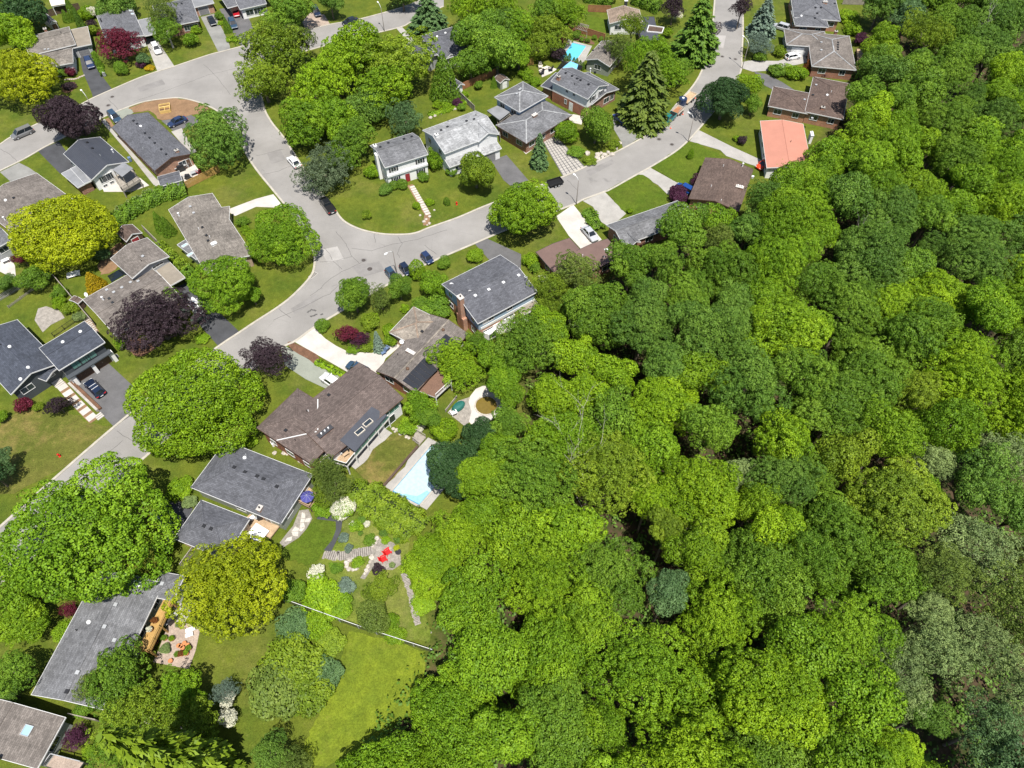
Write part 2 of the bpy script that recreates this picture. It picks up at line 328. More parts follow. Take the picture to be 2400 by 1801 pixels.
def sheet(name, pts, z, mat, parent=None, kind='structure', thick=None):
    """a ground patch: a thin slab whose sides go into the ground"""
    b = MB(); xy = [(p[0], p[1]) for p in pts]
    b.prism(xy, -0.25 if thick is None else z-thick, z, 0)
    me = b.mesh(name, mat); bm = bmesh.new(); bm.from_mesh(me)
    bmesh.ops.triangulate(bm, faces=[f for f in bm.faces if len(f.verts) > 4]); bm.to_mesh(me); bm.free()
    o = bpy.data.objects.new(name, me); link(o, parent)
    if parent is None and kind: o['kind'] = kind
    return o
def band(name, pts, w, z, mat, parent=None, kind='structure', h=0.25):
    """a strip of width w along a line of points, its top at z"""
    b = MB(); n = len(pts); L = []; R = []
    for i, p in enumerate(pts):
        a = Vector(pts[max(i-1, 0)][:2]); c = Vector(pts[min(i+1, n-1)][:2]); d = (c-a).normalized(); nn = Vector((-d.y, d.x)); p2 = Vector(p[:2])
        L.append(p2+nn*w/2); R.append(p2-nn*w/2)
    for i in range(n-1):
        l0, l1, r0, r1 = L[i], L[i+1], R[i], R[i+1]
        b.poly([(*r0, z), (*r1, z), (*l1, z), (*l0, z)])
        b.poly([(*r0, z-h), (*r1, z-h), (*r1, z), (*r0, z)]); b.poly([(*l1, z-h), (*l0, z-h), (*l0, z), (*l1, z)])
    b.poly([(*L[0], z-h), (*R[0], z-h), (*R[0], z), (*L[0], z)]); b.poly([(*R[-1], z-h), (*L[-1], z-h), (*L[-1], z), (*R[-1], z)])
    o = b.obj(name, mat, parent)
    if parent is None and kind: o['kind'] = kind
    return o
def Q(rc, *xy, z=0.0): return [G(rc, xy[i], xy[i+1], z) for i in range(0, len(xy), 2)]
def S(*xy, z=0.0): return [g((xy[i], xy[i+1]), z) for i in range(0, len(xy), 2)]
# ------------------------------------------------------------------ ground and ravine
EDGE = S(2080,-60, 2040,60, 1990,160, 1960,260, 1900,350, 1830,430, 1760,500, 1640,520, 1500,600, 1350,680, 1280,780, 1215,900, 1225,980, 1140,1150, 1010,1300, 1010,1520, 910,1640, 820,1801, 790,1960)
EXY = np.array([(p.x, p.y) for p in EDGE])
WOOD = np.vstack([EXY, [(400, -200)], [(400, 900)], [(EXY[0][0]+120, 900)]])
def in_poly(x, y, poly):
    inside = np.zeros(np.shape(x), bool); n = len(poly)
    for i in range(n):
        x1, y1 = poly[i]; x2, y2 = poly[(i+1) % n]
        c = ((y1 > y) != (y2 > y)) & (x < (x2-x1)*(y-y1)/((y2-y1) if y2 != y1 else 1e-9)+x1)
        inside ^= c
    return inside
def edge_dist(x, y):
    d = np.full(np.shape(x), 1e9)
    for i in range(len(EXY)-1):
        a = EXY[i]; b_ = EXY[i+1]; ab = b_-a; t = np.clip(((x-a[0])*ab[0]+(y-a[1])*ab[1])/(ab@ab), 0, 1)
        d = np.minimum(d, np.hypot(x-a[0]-t*ab[0], y-a[1]-t*ab[1]))
    return np.where(in_poly(x, y, WOOD), d, -d)
def ground_z(x, y):
    d = edge_dist(np.asarray(x, float), np.asarray(y, float))
    return -np.clip((d-3)*0.28, 0, 7.5)
def make_ground():
    ax = np.concatenate([[-1500, -700, -350], np.arange(-220, 221, 2.5), [350, 700, 1500]])
    ay = np.concatenate([[-600, -250, -80], np.arange(-20, 281, 2.5), [400, 800, 1800]])
    X, Y = np.meshgrid(ax, ay); Z = ground_z(X, Y); D = edge_dist(X, Y)
    me = bpy.data.meshes.new('ground'); ny, nx = X.shape
    verts = np.stack([X, Y, Z], -1).reshape(-1, 3)
    idx = np.arange(nx*ny).reshape(ny, nx)
    faces = np.stack([idx[:-1, :-1], idx[:-1, 1:], idx[1:, 1:], idx[1:, :-1]], -1).reshape(-1, 4)
    me.from_pydata(verts.tolist(), [], faces.tolist()); me.materials.append(MATS['grass'])
    at = me.attributes.new('wood', 'FLOAT', 'POINT'); at.data.foreach_set('value', np.clip((D.reshape(-1)+1)/4, 0, 1))
    me.polygons.foreach_set('use_smooth', [True]*len(faces))
    o = bpy.data.objects.new('ground', me); link(o); o['kind'] = 'structure'
make_ground()

# ------------------------------------------------------------------ roads and kerbs
north = S(-60,372, 0,339, 26,322, 92,289, 184,248, 217,231, 264,210, 325,184, 370,168, 410,156, 488,130, 522,121, 600,101, 717,72, 774,58, 841,46, 936,20, 980,3, 1040,-30)
south_w = S(-60,432, 0,401, 55,374, 117,339, 217,290, 236,279, 254,270, 302,251, 339,239, 388,232, 423,230.5, 461,239, 490,250, 515,266, 545,303, 591,384, 643,450, 684,501, 712,545, 735,591, 737,623, 727,650, 689,691, 651,721, 600,754, 555,784, 513,812, 400,893, 268,1001, 168,1087, 60,1182, -60,1290)
south_n = S(1040,15, 966,51, 936,65, 830,90, 722,119, 665,140, 628,165, 612,200, 618,250, 635,285, 665,323, 690,362, 735,430, 776,480, 798,511, 817,526, 844,538, 871,545, 906,550, 953,550, 980,545, 1007,534, 1075,510, 1136,484, 1230,449, 1317,416, 1374,391, 1458,350, 1534,306, 1566,270, 1590,240, 1618,210, 1639,179, 1652,146, 1658,117, 1669,68, 1673,27, 1675,0, 1678,-60)
south_e = S(-60,1420, 120,1268, 287,1120, 350,1063, 480,955, 590,868, 660,816, 692,800, 738,767, 798,731, 850,700, 896,675, 995,622, 1113,571, 1180,542, 1260,511, 1344,480, 1368,468, 1417,450, 1430,445, 1496,408, 1523,393, 1580,358, 1612,331, 1637,304, 1690,240, 1722,200, 1738,160, 1738,138, 1741,79, 1741,27, 1739,0, 1738,-60)
roadZ = 0.012
def ragged2(pts):
    return [p+Vector((random.uniform(-.15, .15), random.uniform(-.15, .15), 0)) for p in pts]
def cv(l): return inset_curve([(p.x, p.y) for p in l], 5)
nN, nW, nM, nE = cv(north), cv(south_w), cv(south_n), cv(south_e)
def road_piece(a, b_, parent=None):
    """asphalt between two kerb lines, cut into slices"""
    return sheet('road', [Vector((*p, 0)) for p in a]+[Vector((*p, 0)) for p in b_[::-1]], roadZ, 'road_asphalt')
def sub(l, p, q):
    """the part of a curve nearest from p to q"""
    i = min(range(len(l)), key=lambda k: (l[k][0]-p.x)**2+(l[k][1]-p.y)**2); j = min(range(len(l)), key=lambda k: (l[k][0]-q.x)**2+(l[k][1]-q.y)**2)
    return l[i:j+1] if i <= j else l[j:i+1][::-1]
def px(x, y): return g((x, y))
outline = (nN + nM[:] )
# one sheet: north kerb eastwards, back along the inner kerb, out again along the east kerb, home along the west kerb
ring = nN + nM + nE[::-1] + nW[::-1]
road = sheet('road', [Vector((*p, 0)) for p in ring], roadZ, 'road_asphalt')
for l in (nN, nW, nM, nE): band('kerb', l, 0.42, 0.10, 'kerb_concrete', h=0.3)
def crack(rc, *xy, w=0.07):
    pts = [(p.x, p.y) for p in Q(rc, *xy)]; out = []
    for i in range(len(pts)-1):
        for k in range(4):
            t = k/4; out.append((pts[i][0]*(1-t)+pts[i+1][0]*t+random.uniform(-.12, .12), pts[i][1]*(1-t)+pts[i+1][1]*t+random.uniform(-.12, .12)))
    out.append(pts[-1]); o = band('crack', out, w, roadZ+0.006, 'crack_seal', road, h=0.004)
for c in ((11, 550,603, 670,600, 830,560, 890,615), (11, 670,600, 745,670), (11, 690,340, 770,440, 800,500, 830,560), (11, 830,490, 1000,510, 1180,455, 1400,410, 1650,330),
          (11, 470,900, 540,850, 620,770, 740,690, 960,590), (11, 150,1110, 420,990, 640,880, 720,800), (11, 200,1010, 300,1090), (11, 1230,390, 1260,450, 1220,540, 1240,570), (11, 1460,460, 1560,540),
          (0, 1150,880, 1400,800, 1800,650, 2050,590), (0, 1760,560, 1850,640, 1990,820), (0, 940,860, 1020,950), (0, 0,1290, 80,1330, 150,1400), (20, 1010,410, 1110,470, 1190,520), (20, 850,670, 1060,490),
          (1, 60,1510, 200,1480, 330,1420), (1, 0,1350, 240,1290), (2, 480,1560, 560,1640), (11, 1020,360, 1030,440), (11, 590,480, 640,540, 660,590)):
    crack(*c)
for pts in ((440,1050, 480,1020, 520,1030), (500,1070, 530,1060), (470,1080, 490,1075), (560,1060, 580,1055)):
    crack(11, *pts, w=0.35)

surf('road_patch', (0.215, 0.205, 0.196), 0.92, 0.25, 0.4, 8, 0.1); surf('road_patch_pale', (0.33, 0.315, 0.30), 0.92, 0.2, 0.4, 8, 0.1)
for i, (rc, m, *xy) in enumerate(((11, 'road_patch_pale', 560,500, 700,470, 760,580, 620,610), (11, 'road_patch', 830,640, 1060,600, 1120,680, 900,740), (0, 'road_patch', 1180,760, 1400,690, 1430,730, 1210,800), (2, 'road_patch', 640,1480, 860,1380, 890,1410, 680,1520), (2, 'road_patch_pale', 1750,300, 1850,310, 1830,420, 1740,400), (20, 'road_patch', 900,640, 1010,560, 1060,610, 950,690), (1, 'road_patch', 90,1330, 210,1290, 260,1380, 140,1420), (11, 'road_patch', 300,1010, 520,880, 560,920, 340,1060))):
    sheet('patch', ragged2(Q(rc, *xy)), roadZ+.004, m, road, thick=.003)

# ------------------------------------------------------------------ driveways, paths, beds, lawns
PN = [0]
def ragged(pts, step=1.2, amp=.28):
    """an uneven grown edge"""
    c = inset_curve([(p.x, p.y) for p in pts]+[(pts[0].x, pts[0].y)], 4)[:-1]; out = []
    for i in range(len(c)):
        a, b_ = Vector(c[i]), Vector(c[(i+1) % len(c)]); n = max(1, int((b_-a).length/step))
        for k in range(n): q = a+(b_-a)*(k/n); out.append(Vector((q.x+random.uniform(-amp, amp), q.y+random.uniform(-amp, amp), 0)))
    return out
def patch(name, mat, z, pts):
    PN[0] += 1; pts = ragged(pts) if name in ('lawn', 'garden_bed') else pts; return sheet(name, pts, z+0.0012*(PN[0] % 40), mat)
DZ = 0.026
patch('driveway', 'asphalt_dark', DZ, Q(0, 690,500, 800,470, 860,620, 905,690, 968,772, 805,850, 795,810, 715,620))
patch('driveway', 'concrete_grey', DZ, Q(0, 640,450, 790,415, 800,470, 690,500))
patch('driveway', 'concrete', DZ, Q(0, 1250,335, 1345,330, 1508,575, 1362,622))
patch('driveway', 'asphalt_pale', DZ, Q(0, 1735,150, 1850,120, 1930,270, 1985,395, 1990,430, 1885,448))
patch('driveway', 'asphalt_mid', DZ, Q(0, 1895,80, 2100,50, 2240,360, 2080,400))
patch('driveway', 'asphalt_dark', DZ, Q(0, 325,1305, 510,1225, 665,1435, 520,1502))
patch('driveway', 'asphalt_pale', DZ, Q(0, 0,1490, 165,1408, 250,1450, 320,1500, 180,1590, 90,1570))
patch('driveway', 'asphalt_green', DZ, Q(0, 935,998, 1112,928, 1160,972, 1010,1075))
patch('driveway', 'asphalt_mid', DZ, Q(0, 1395,1045, 1640,990, 1760,1060, 1500,1138))
patch('driveway', 'concrete', DZ, Q(0, 1480,1140, 1570,1110, 1640,1240, 1700,1310, 1650,1335))
patch('garden_bed', 'soil', 0.06, Q(0, 1120,935, 1250,888, 1340,868, 1430,860, 1560,857, 1690,885, 1800,940, 1650,1000, 1400,1038, 1310,962, 1160,972))
patch('path', 'concrete', DZ, Q(0, 872,1045, 905,1030, 980,1130, 1100,1270, 1390,1590, 1340,1615, 1130,1350))
patch('path', 'soil', 0.02, Q(0, 910,1030, 940,1020, 985,1090, 990,1130, 960,1110))
patch('driveway', 'asphalt_dark', DZ, Q(10, 1480,850, 1620,780, 1800,950, 2065,1207, 1888,1335, 1740,1170, 1640,1000))
patch('driveway', 'concrete_white', DZ, Q(11, -260,160, 0,62, 150,22, 245,140, 0,130, -180,210))
patch('driveway', 'asphalt_mid', DZ, Q(20, 985,372, 1145,268, 1290,150, 880,-230, 590,-30))
patch('driveway', 'concrete_white', DZ, Q(11, 335,1298, 505,1178, 600,1270, 690,1330, 790,1380, 1000,1395, 1240,1305, 1240,1340, 1120,1440, 1080,1530, 1030,1570, 830,1580, 600,1450))
patch('garden_bed', 'mulch', 0.05, Q(11, 265,1335, 325,1300, 550,1440, 510,1482))
patch('driveway', 'asphalt_green', DZ, Q(11, 215,1362, 262,1338, 510,1482, 745,1600, 690,1700, 600,1700, 430,1620, 250,1500))
patch('driveway', 'asphalt_mid', DZ, Q(11, 1888,447, 1990,402, 2290,540, 2290,690, 2120,672, 2060,640))
patch('driveway', 'concrete_white', DZ, Q(12, 380,215, 528,110, 775,415, 600,500, 490,380))
patch('driveway', 'concrete', DZ, Q(12, 612,80, 800,0, 985,190, 930,240, 830,300, 770,260, 700,130))
patch('driveway', 'concrete', DZ, Q(2, 1088,1507, 1190,1450, 1445,1592, 1410,1680, 1340,1680, 1260,1600))
patch('driveway', 'concrete_grey', DZ, Q(2, 1535,1222, 1610,1125, 1680,1160, 1900,1270, 2185,1400, 2140,1450, 2050,1420, 1850,1350, 1800,1300))
patch('driveway', 'asphalt_pale', DZ, Q(2, 870,1020, 1000,1060, 1115,1180, 962,1288, 940,1220, 880,1120))
patch('driveway', 'asphalt_mid', DZ, Q(1, 2030,1390, 2165,1343, 2370,1580, 2250,1650, 2140,1560))
patch('driveway', 'concrete_grey', DZ, Q(2, 1988,540, 2050,527, 2300,530, 2520,460, 2560,540, 2400,575, 2260,610, 2080,622, 1986,592))
patch('driveway', 'asphalt_mid', DZ, Q(2, 2090,620, 2200,645, 2330,710, 2450,788, 2280,790, 2180,740))
patch('driveway', 'paver_brown', DZ, Q(1, 400,195, 470,110, 590,130, 640,212, 432,268))
patch('path', 'concrete', DZ, Q(1, 1215,250, 1262,236, 1372,355, 1330,388))
patch('driveway', 'asphalt_dark', DZ, Q(20, 1380,1000, 1490,985, 1670,1080, 1530,1345, 1370,1270))
# paths, patios and beds
white_patio = patch('patio', 'stone_path', 0.02, Q(21, 375,1095, 455,1085, 487,1165, 440,1250, 370,1330, 240,1412, 205,1375, 270,1290, 320,1230))
patch('path', 'asphalt_dark', 0.04, Q(21, 520,1130, 660,1138, 750,1170, 735,1270, 690,1370, 650,1452, 585,1440, 660,1350, 692,1260, 690,1190, 530,1172))
patch('lawn', 'grass_lush', 0.03, Q(21, 490,1175, 560,1165, 680,1185, 690,1270, 640,1370, 560,1480, 440,1560, 300,1520, 210,1450, 330,1370, 430,1270))
patch('lawn', 'grass_dry', 0.05, Q(21, 868,750, 1178,428, 1400,520, 1105,885))
patch('patio', 'concrete_grey', 0.04, Q(21, 870,750, 1178,428, 1110,385, 795,690))
patch('lawn', 'grass_gold', 0.03, Q(31, 810,480, 1100,545, 1450,670, 1440,900, 1430,1100, 1200,1300, 1050,1500, 700,1620, 350,1600, 430,1420, 520,1250, 580,960, 700,830))
patch('lawn', 'grass_lush', 0.03, Q(2, 1200,1448, 1530,1235, 1700,1300, 1815,1370, 1690,1500, 1560,1590, 1450,1590))
patch('lawn', 'grass_lush', 0.03, Q(2, 810,1655, 1090,1512, 1240,1600, 1330,1680, 1300,1800, 1050,1855, 985,1850))
patch('lawn', 'grass_dry', 0.03, Q(20, 20,320, 350,180, 560,230, 780,340, 960,370, 880,450, 640,660, 400,800, 50,960, -150,800))
patch('lawn', 'grass_lush', 0.03, Q(2, 620,160, 700,145, 840,185, 840,260, 700,300, 660,220))
patch('lawn', 'meadow', 0.02, Q(21, 760,1170, 1000,1100, 1200,1200, 1330,1330, 1290,1700, 1100,1900, 850,1880, 600,1700, 540,1560, 660,1450, 740,1290))
patch('lawn', 'meadow', 0.02, Q(31, 400,80, 700,60, 1270,20, 1500,500, 1400,560, 1000,470, 420,270))
patch('garden_bed', 'mulch', 0.04, Q(10, 1060,1300, 1150,1240, 1330,1340, 1200,1430))
patch('garden_bed', 'mulch', 0.04, Q(0, 540,740, 620,710, 670,750, 600,800, 540,790))
patch('garden_bed', 'soil', 0.03, Q(10, 900,540, 1050,440, 1080,520, 1030,640, 900,720, 850,660))
patch('patio', 'flagstone', 0.04, Q(10, 300,1110, 330,1010, 400,990, 520,1030, 560,1090, 440,1150, 370,1215))
patch('patio', 'concrete_white', 0.04, Q(10, 0,560, 60,520, 130,640, 140,760, 0,690))
patch('patio', 'concrete_white', 0.04, Q(0, 1520,1450, 1680,1420, 1750,1520, 1600,1610))
patch('patio', 'concrete_white', 0.04, Q(0, 870,1600, 990,1560, 1210,1540, 1290,1605, 1130,1660, 900,1660))
patch('patio', 'paver_brown', 0.04, Q(30, 1480,395, 1600,410, 1730,450, 1690,640, 1630,805, 1320,745, 1370,640, 1440,440))
patch('patio', 'concrete', 0.04, Q(30, 1500,250, 1640,225, 1680,240, 1600,400, 1480,395))
patch('patio', 'concrete_white', 0.04, Q(2, 230,610, 300,570, 390,600, 330,640, 260,670))
patch('patio', 'flagstone_white', 0.04, Q(2, 480,1020, 530,990, 620,1010, 600,1080, 520,1060))
patch('path', 'concrete_white', 0.04, Q(2, 0,1210, 30,1200, 170,1300, 120,1335))
patch('path', 'concrete', 0.03, Q(10, 930,1430, 1010,1400, 1030,1425, 960,1465))
patch('patio', 'concrete_white', 0.045, Q(12, -100,980, 0,940, 60,1130, -20,1210, -120,1230))
patch('garden_bed', 'mulch', 0.03, Q(2, 1000,1030, 1230,1080, 1190,1150, 1110,1170))
patch('garden_bed', 'mulch', 0.03, Q(2, 490,320, 560,300, 700,360, 690,390, 560,350))

# pavers of the long driveway, every slab its own piece
drive = patch('driveway', 'asphalt_mid', 0.012, Q(2, 262,1218, 385,1178, 634,1447, 440,1527))
qa, qb, qc, qd = Q(2, 270,1222, 384,1184, 626,1447, 442,1522)
def paver_grid(parent, qa, qb, qc, qd, nu, nv, mat, z, gap=0.13, name='slab'):
    for i in range(nu):
        for j in range(nv):
            def at(u, v): return (qa*(1-u)+qb*u)*(1-v)+(qd*(1-u)+qc*u)*v
            e, f = gap/2/((qb-qa).length/nu)/nu, gap/2/((qd-qa).length/nv)/nv
            u0, u1, v0, v1 = i/nu+e, (i+1)/nu-e, j/nv+f, (j+1)/nv-f
            b = MB(); b.prism([tuple(at(u, v))[:2] for u, v in ((u0, v0), (u1, v0), (u1, v1), (u0, v1))], -0.05, z+random.uniform(-.004, .006))
            b.obj(name, mat, parent)
paver_grid(drive, qa, qb, qc, qd, 6, 15, 'slab', 0.05)
# front walk to the white house: slabs on a sand bed
walk = band('path', [(p.x, p.y) for p in Q(11, 1330,-60, 1480,190, 1470,290)], 1.3, 0.02, 'soil')
def stepping(parent, pts, n, w, l, mat, z, jit=0.0, name='slab', rot=0.0):
    pts = [Vector((p.x, p.y)) for p in pts]; seg = [(pts[i+1]-pts[i]).length for i in range(len(pts)-1)]; tot = sum(seg)
    for k in range(n):
        d = tot*(k+.5)/n; i = 0
        while i < len(seg)-1 and d > seg[i]: d -= seg[i]; i += 1
        t = (pts[i+1]-pts[i]).normalized(); nn = Vector((-t.y, t.x)); c = pts[i]+t*d+nn*random.uniform(-jit, jit)
        a = w/2*random.uniform(1-jit*.6, 1+jit*.6); b_ = l/2*random.uniform(1-jit*.6, 1+jit*.6)
        m = MB(); m.prism([tuple(c+nn*s1*a+t*s2*b_) for s1, s2 in ((-1, -1), (1, -1), (1, 1), (-1, 1))], -0.05, z)
        m.obj(name, mat, parent)
stepping(walk, Q(11, 1345,-50, 1490,200), 13, 1.1, 0.62, 'flagstone_white', 0.07)
walk = band('path', [(p.x, p.y) for p in Q(20, 520,0, 640,140, 815,320)], 1.6, 0.02, 'soil')
stepping(walk, Q(20, 520,5, 640,140, 815,315), 6, 1.5, 1.22, 'concrete_white', 0.08)
walk = band('path', [(p.x, p.y) for p in Q(0, 560,690, 650,685, 730,650)], 0.7, 0.01, 'soil')
stepping(walk, Q(0, 555,690, 650,686, 735,650), 10, 0.5, 0.4, 'slab', 0.06, 0.15)
walk = band('path', [(p.x, p.y) for p in Q(10, 740,1090, 840,1220)], 0.9, 0.01, 'soil')
stepping(walk, Q(10, 740,1090, 840,1220), 9, 0.7, 0.35, 'slab', 0.06, 0.1)
walk = band('path', [(p.x, p.y) for p in Q(21, 585,1470, 700,1490, 850,1470, 1010,1440)], 1.5, 0.02, 'stone_path')
stepping(walk, Q(21, 585,1470, 700,1490, 850,1470, 1010,1440), 24, 1.4, 0.36, 'flagstone', 0.07, 0.08, 'stone')
walk = band('path', [(p.x, p.y) for p in Q(31, 1275,-40, 1330,140, 1365,300, 1400,420, 1500,510)], 0.9, 0.01, 'stone_path')
stepping(walk, Q(31, 1270,-20, 1330,140, 1365,300, 1400,420), 34, 0.85, 0.26, 'flagstone', 0.06, 0.1, 'stone')
# flagstone sitting area by the red chairs: irregular stones
terrace = patch('patio', 'stone_path', 0.02, Q(21, 1045,1335, 1110,1345, 1190,1375, 1245,1450, 1255,1560, 1180,1610, 1000,1600, 940,1690, 900,1680, 960,1590, 1005,1490, 1010,1430))
def crazy(parent, poly, cell, mat, z, name='stone'):
    xy = np.array([(p.x, p.y) for p in poly]); lo = xy.min(0); hi = xy.max(0); nx = int((hi[0]-lo[0])/cell)+1; ny = int((hi[1]-lo[1])/cell)+1
    grid = {(i, j): (lo[0]+cell*(i+random.uniform(-.3, .3)), lo[1]+cell*(j+random.uniform(-.3, .3))) for i in range(nx+1) for j in range(ny+1)}
    for i in range(nx):
        for j in range(ny):
            q = [grid[(i, j)], grid[(i+1, j)], grid[(i+1, j+1)], grid[(i, j+1)]]; c = np.mean(q, 0)
            if not all(bool(in_poly(np.array(p[0]), np.array(p[1]), xy)) for p in q): continue
            q = [tuple(c+(np.array(p)-c)*0.9) for p in q]
            b = MB(); b.prism(q, -0.05, z+random.uniform(-.008, .01)); b.obj(name, mat, parent)
crazy(terrace, Q(21, 1045,1335, 1110,1345, 1190,1375, 1245,1450, 1255,1560, 1180,1610, 1000,1600, 940,1690, 900,1680, 960,1590, 1005,1490, 1010,1430), 0.85, 'flagstone', 0.06)
crazy(white_patio, Q(21, 375,1095, 455,1085, 487,1165, 440,1250, 370,1330, 240,1412, 205,1375, 270,1290, 320,1230), 0.8, 'flagstone_white', 0.07)
# ------------------------------------------------------------------ houses
def window_mesh(w, h, frame='trim_white', bars=1):
    def fn():
        b = MB(); t = 0.09; d = 0.07
        b.box(-w/2-t, w/2+t, -d, 0.05, -t, 0); b.box(-w/2-t, w/2+t, -d, 0.05, h, h+t)
        b.box(-w/2-t, -w/2, -d, 0.05, 0, h); b.box(w/2, w/2+t, -d, 0.05, 0, h)
        for k in range(1, bars+1):
            x = -w/2+w*k/(bars+1); b.box(x-0.025, x+0.025, -d+0.02, 0.04, 0, h)
        return b.mesh('window', frame)
    return cached(('win', round(w, 2), round(h, 2), frame, bars), fn)
def pane_mesh(w, h, glass='glass'):
    def fn():
        b = MB(); b.box(-w/2, w/2, -0.02, 0.03, 0, h); return b.mesh('pane', glass)
    return cached(('pane', round(w, 2), round(h, 2), glass), fn)
def add_window(root, pos, ang, w, h, frame='trim_white', glass='glass', bars=1, shutters=None):
    o = put('window', window_mesh(w, h, frame, bars), root, pos, ang); put('pane', pane_mesh(w, h, glass), o)
    if shutters:
        me = cached(('shut', round(h, 2), shutters), lambda: _shutter(h, shutters))
        for s in (-1, 1): put('shutter', me, o, (s*(w/2+0.09+0.21), 0, 0))
    return o
def _shutter(h, mat):
    b = MB(); b.box(-0.18, 0.18, -0.05, 0.03, -0.05, h+0.05)
    for k in range(6): b.box(-0.14, 0.14, -0.065, -0.05, h*(k+.2)/6, h*(k+.8)/6)
    return b.mesh('shutter', mat)
def add_door(root, pos, ang, w, h, mat='door_white', name='door'):
    def fn():
        b = MB(); b.box(-w/2, w/2, -0.05, 0.03, 0, h)
        n = 4 if w > 2 else 2
        for k in range(n): b.box(-w/2+.08, w/2-.08, -0.065, -0.05, h*(k+.12)/n, h*(k+.88)/n)
        return b.mesh(name, mat)
    def fr():
        b = MB(); t = .1; b.box(-w/2-t, -w/2, -.07, .03, 0, h+t); b.box(w/2, w/2+t, -.07, .03, 0, h+t); b.box(-w/2, w/2, -.07, .03, h, h+t); return b.mesh('door_frame', 'trim_white')
    def hd():
        b = MB(); b.box(-.02, .02, -.12, -.05, 0, .16); return b.mesh('handle', 'chrome')
    o = put(name, cached(('door', w, h, mat, name), fn), root, pos, ang)
    put('door_frame', cached(('dframe', w, h), fr), o); put('handle', cached('dhandle', hd), o, (w*.36 if w < 2 else 0, 0, h*.48)); return o

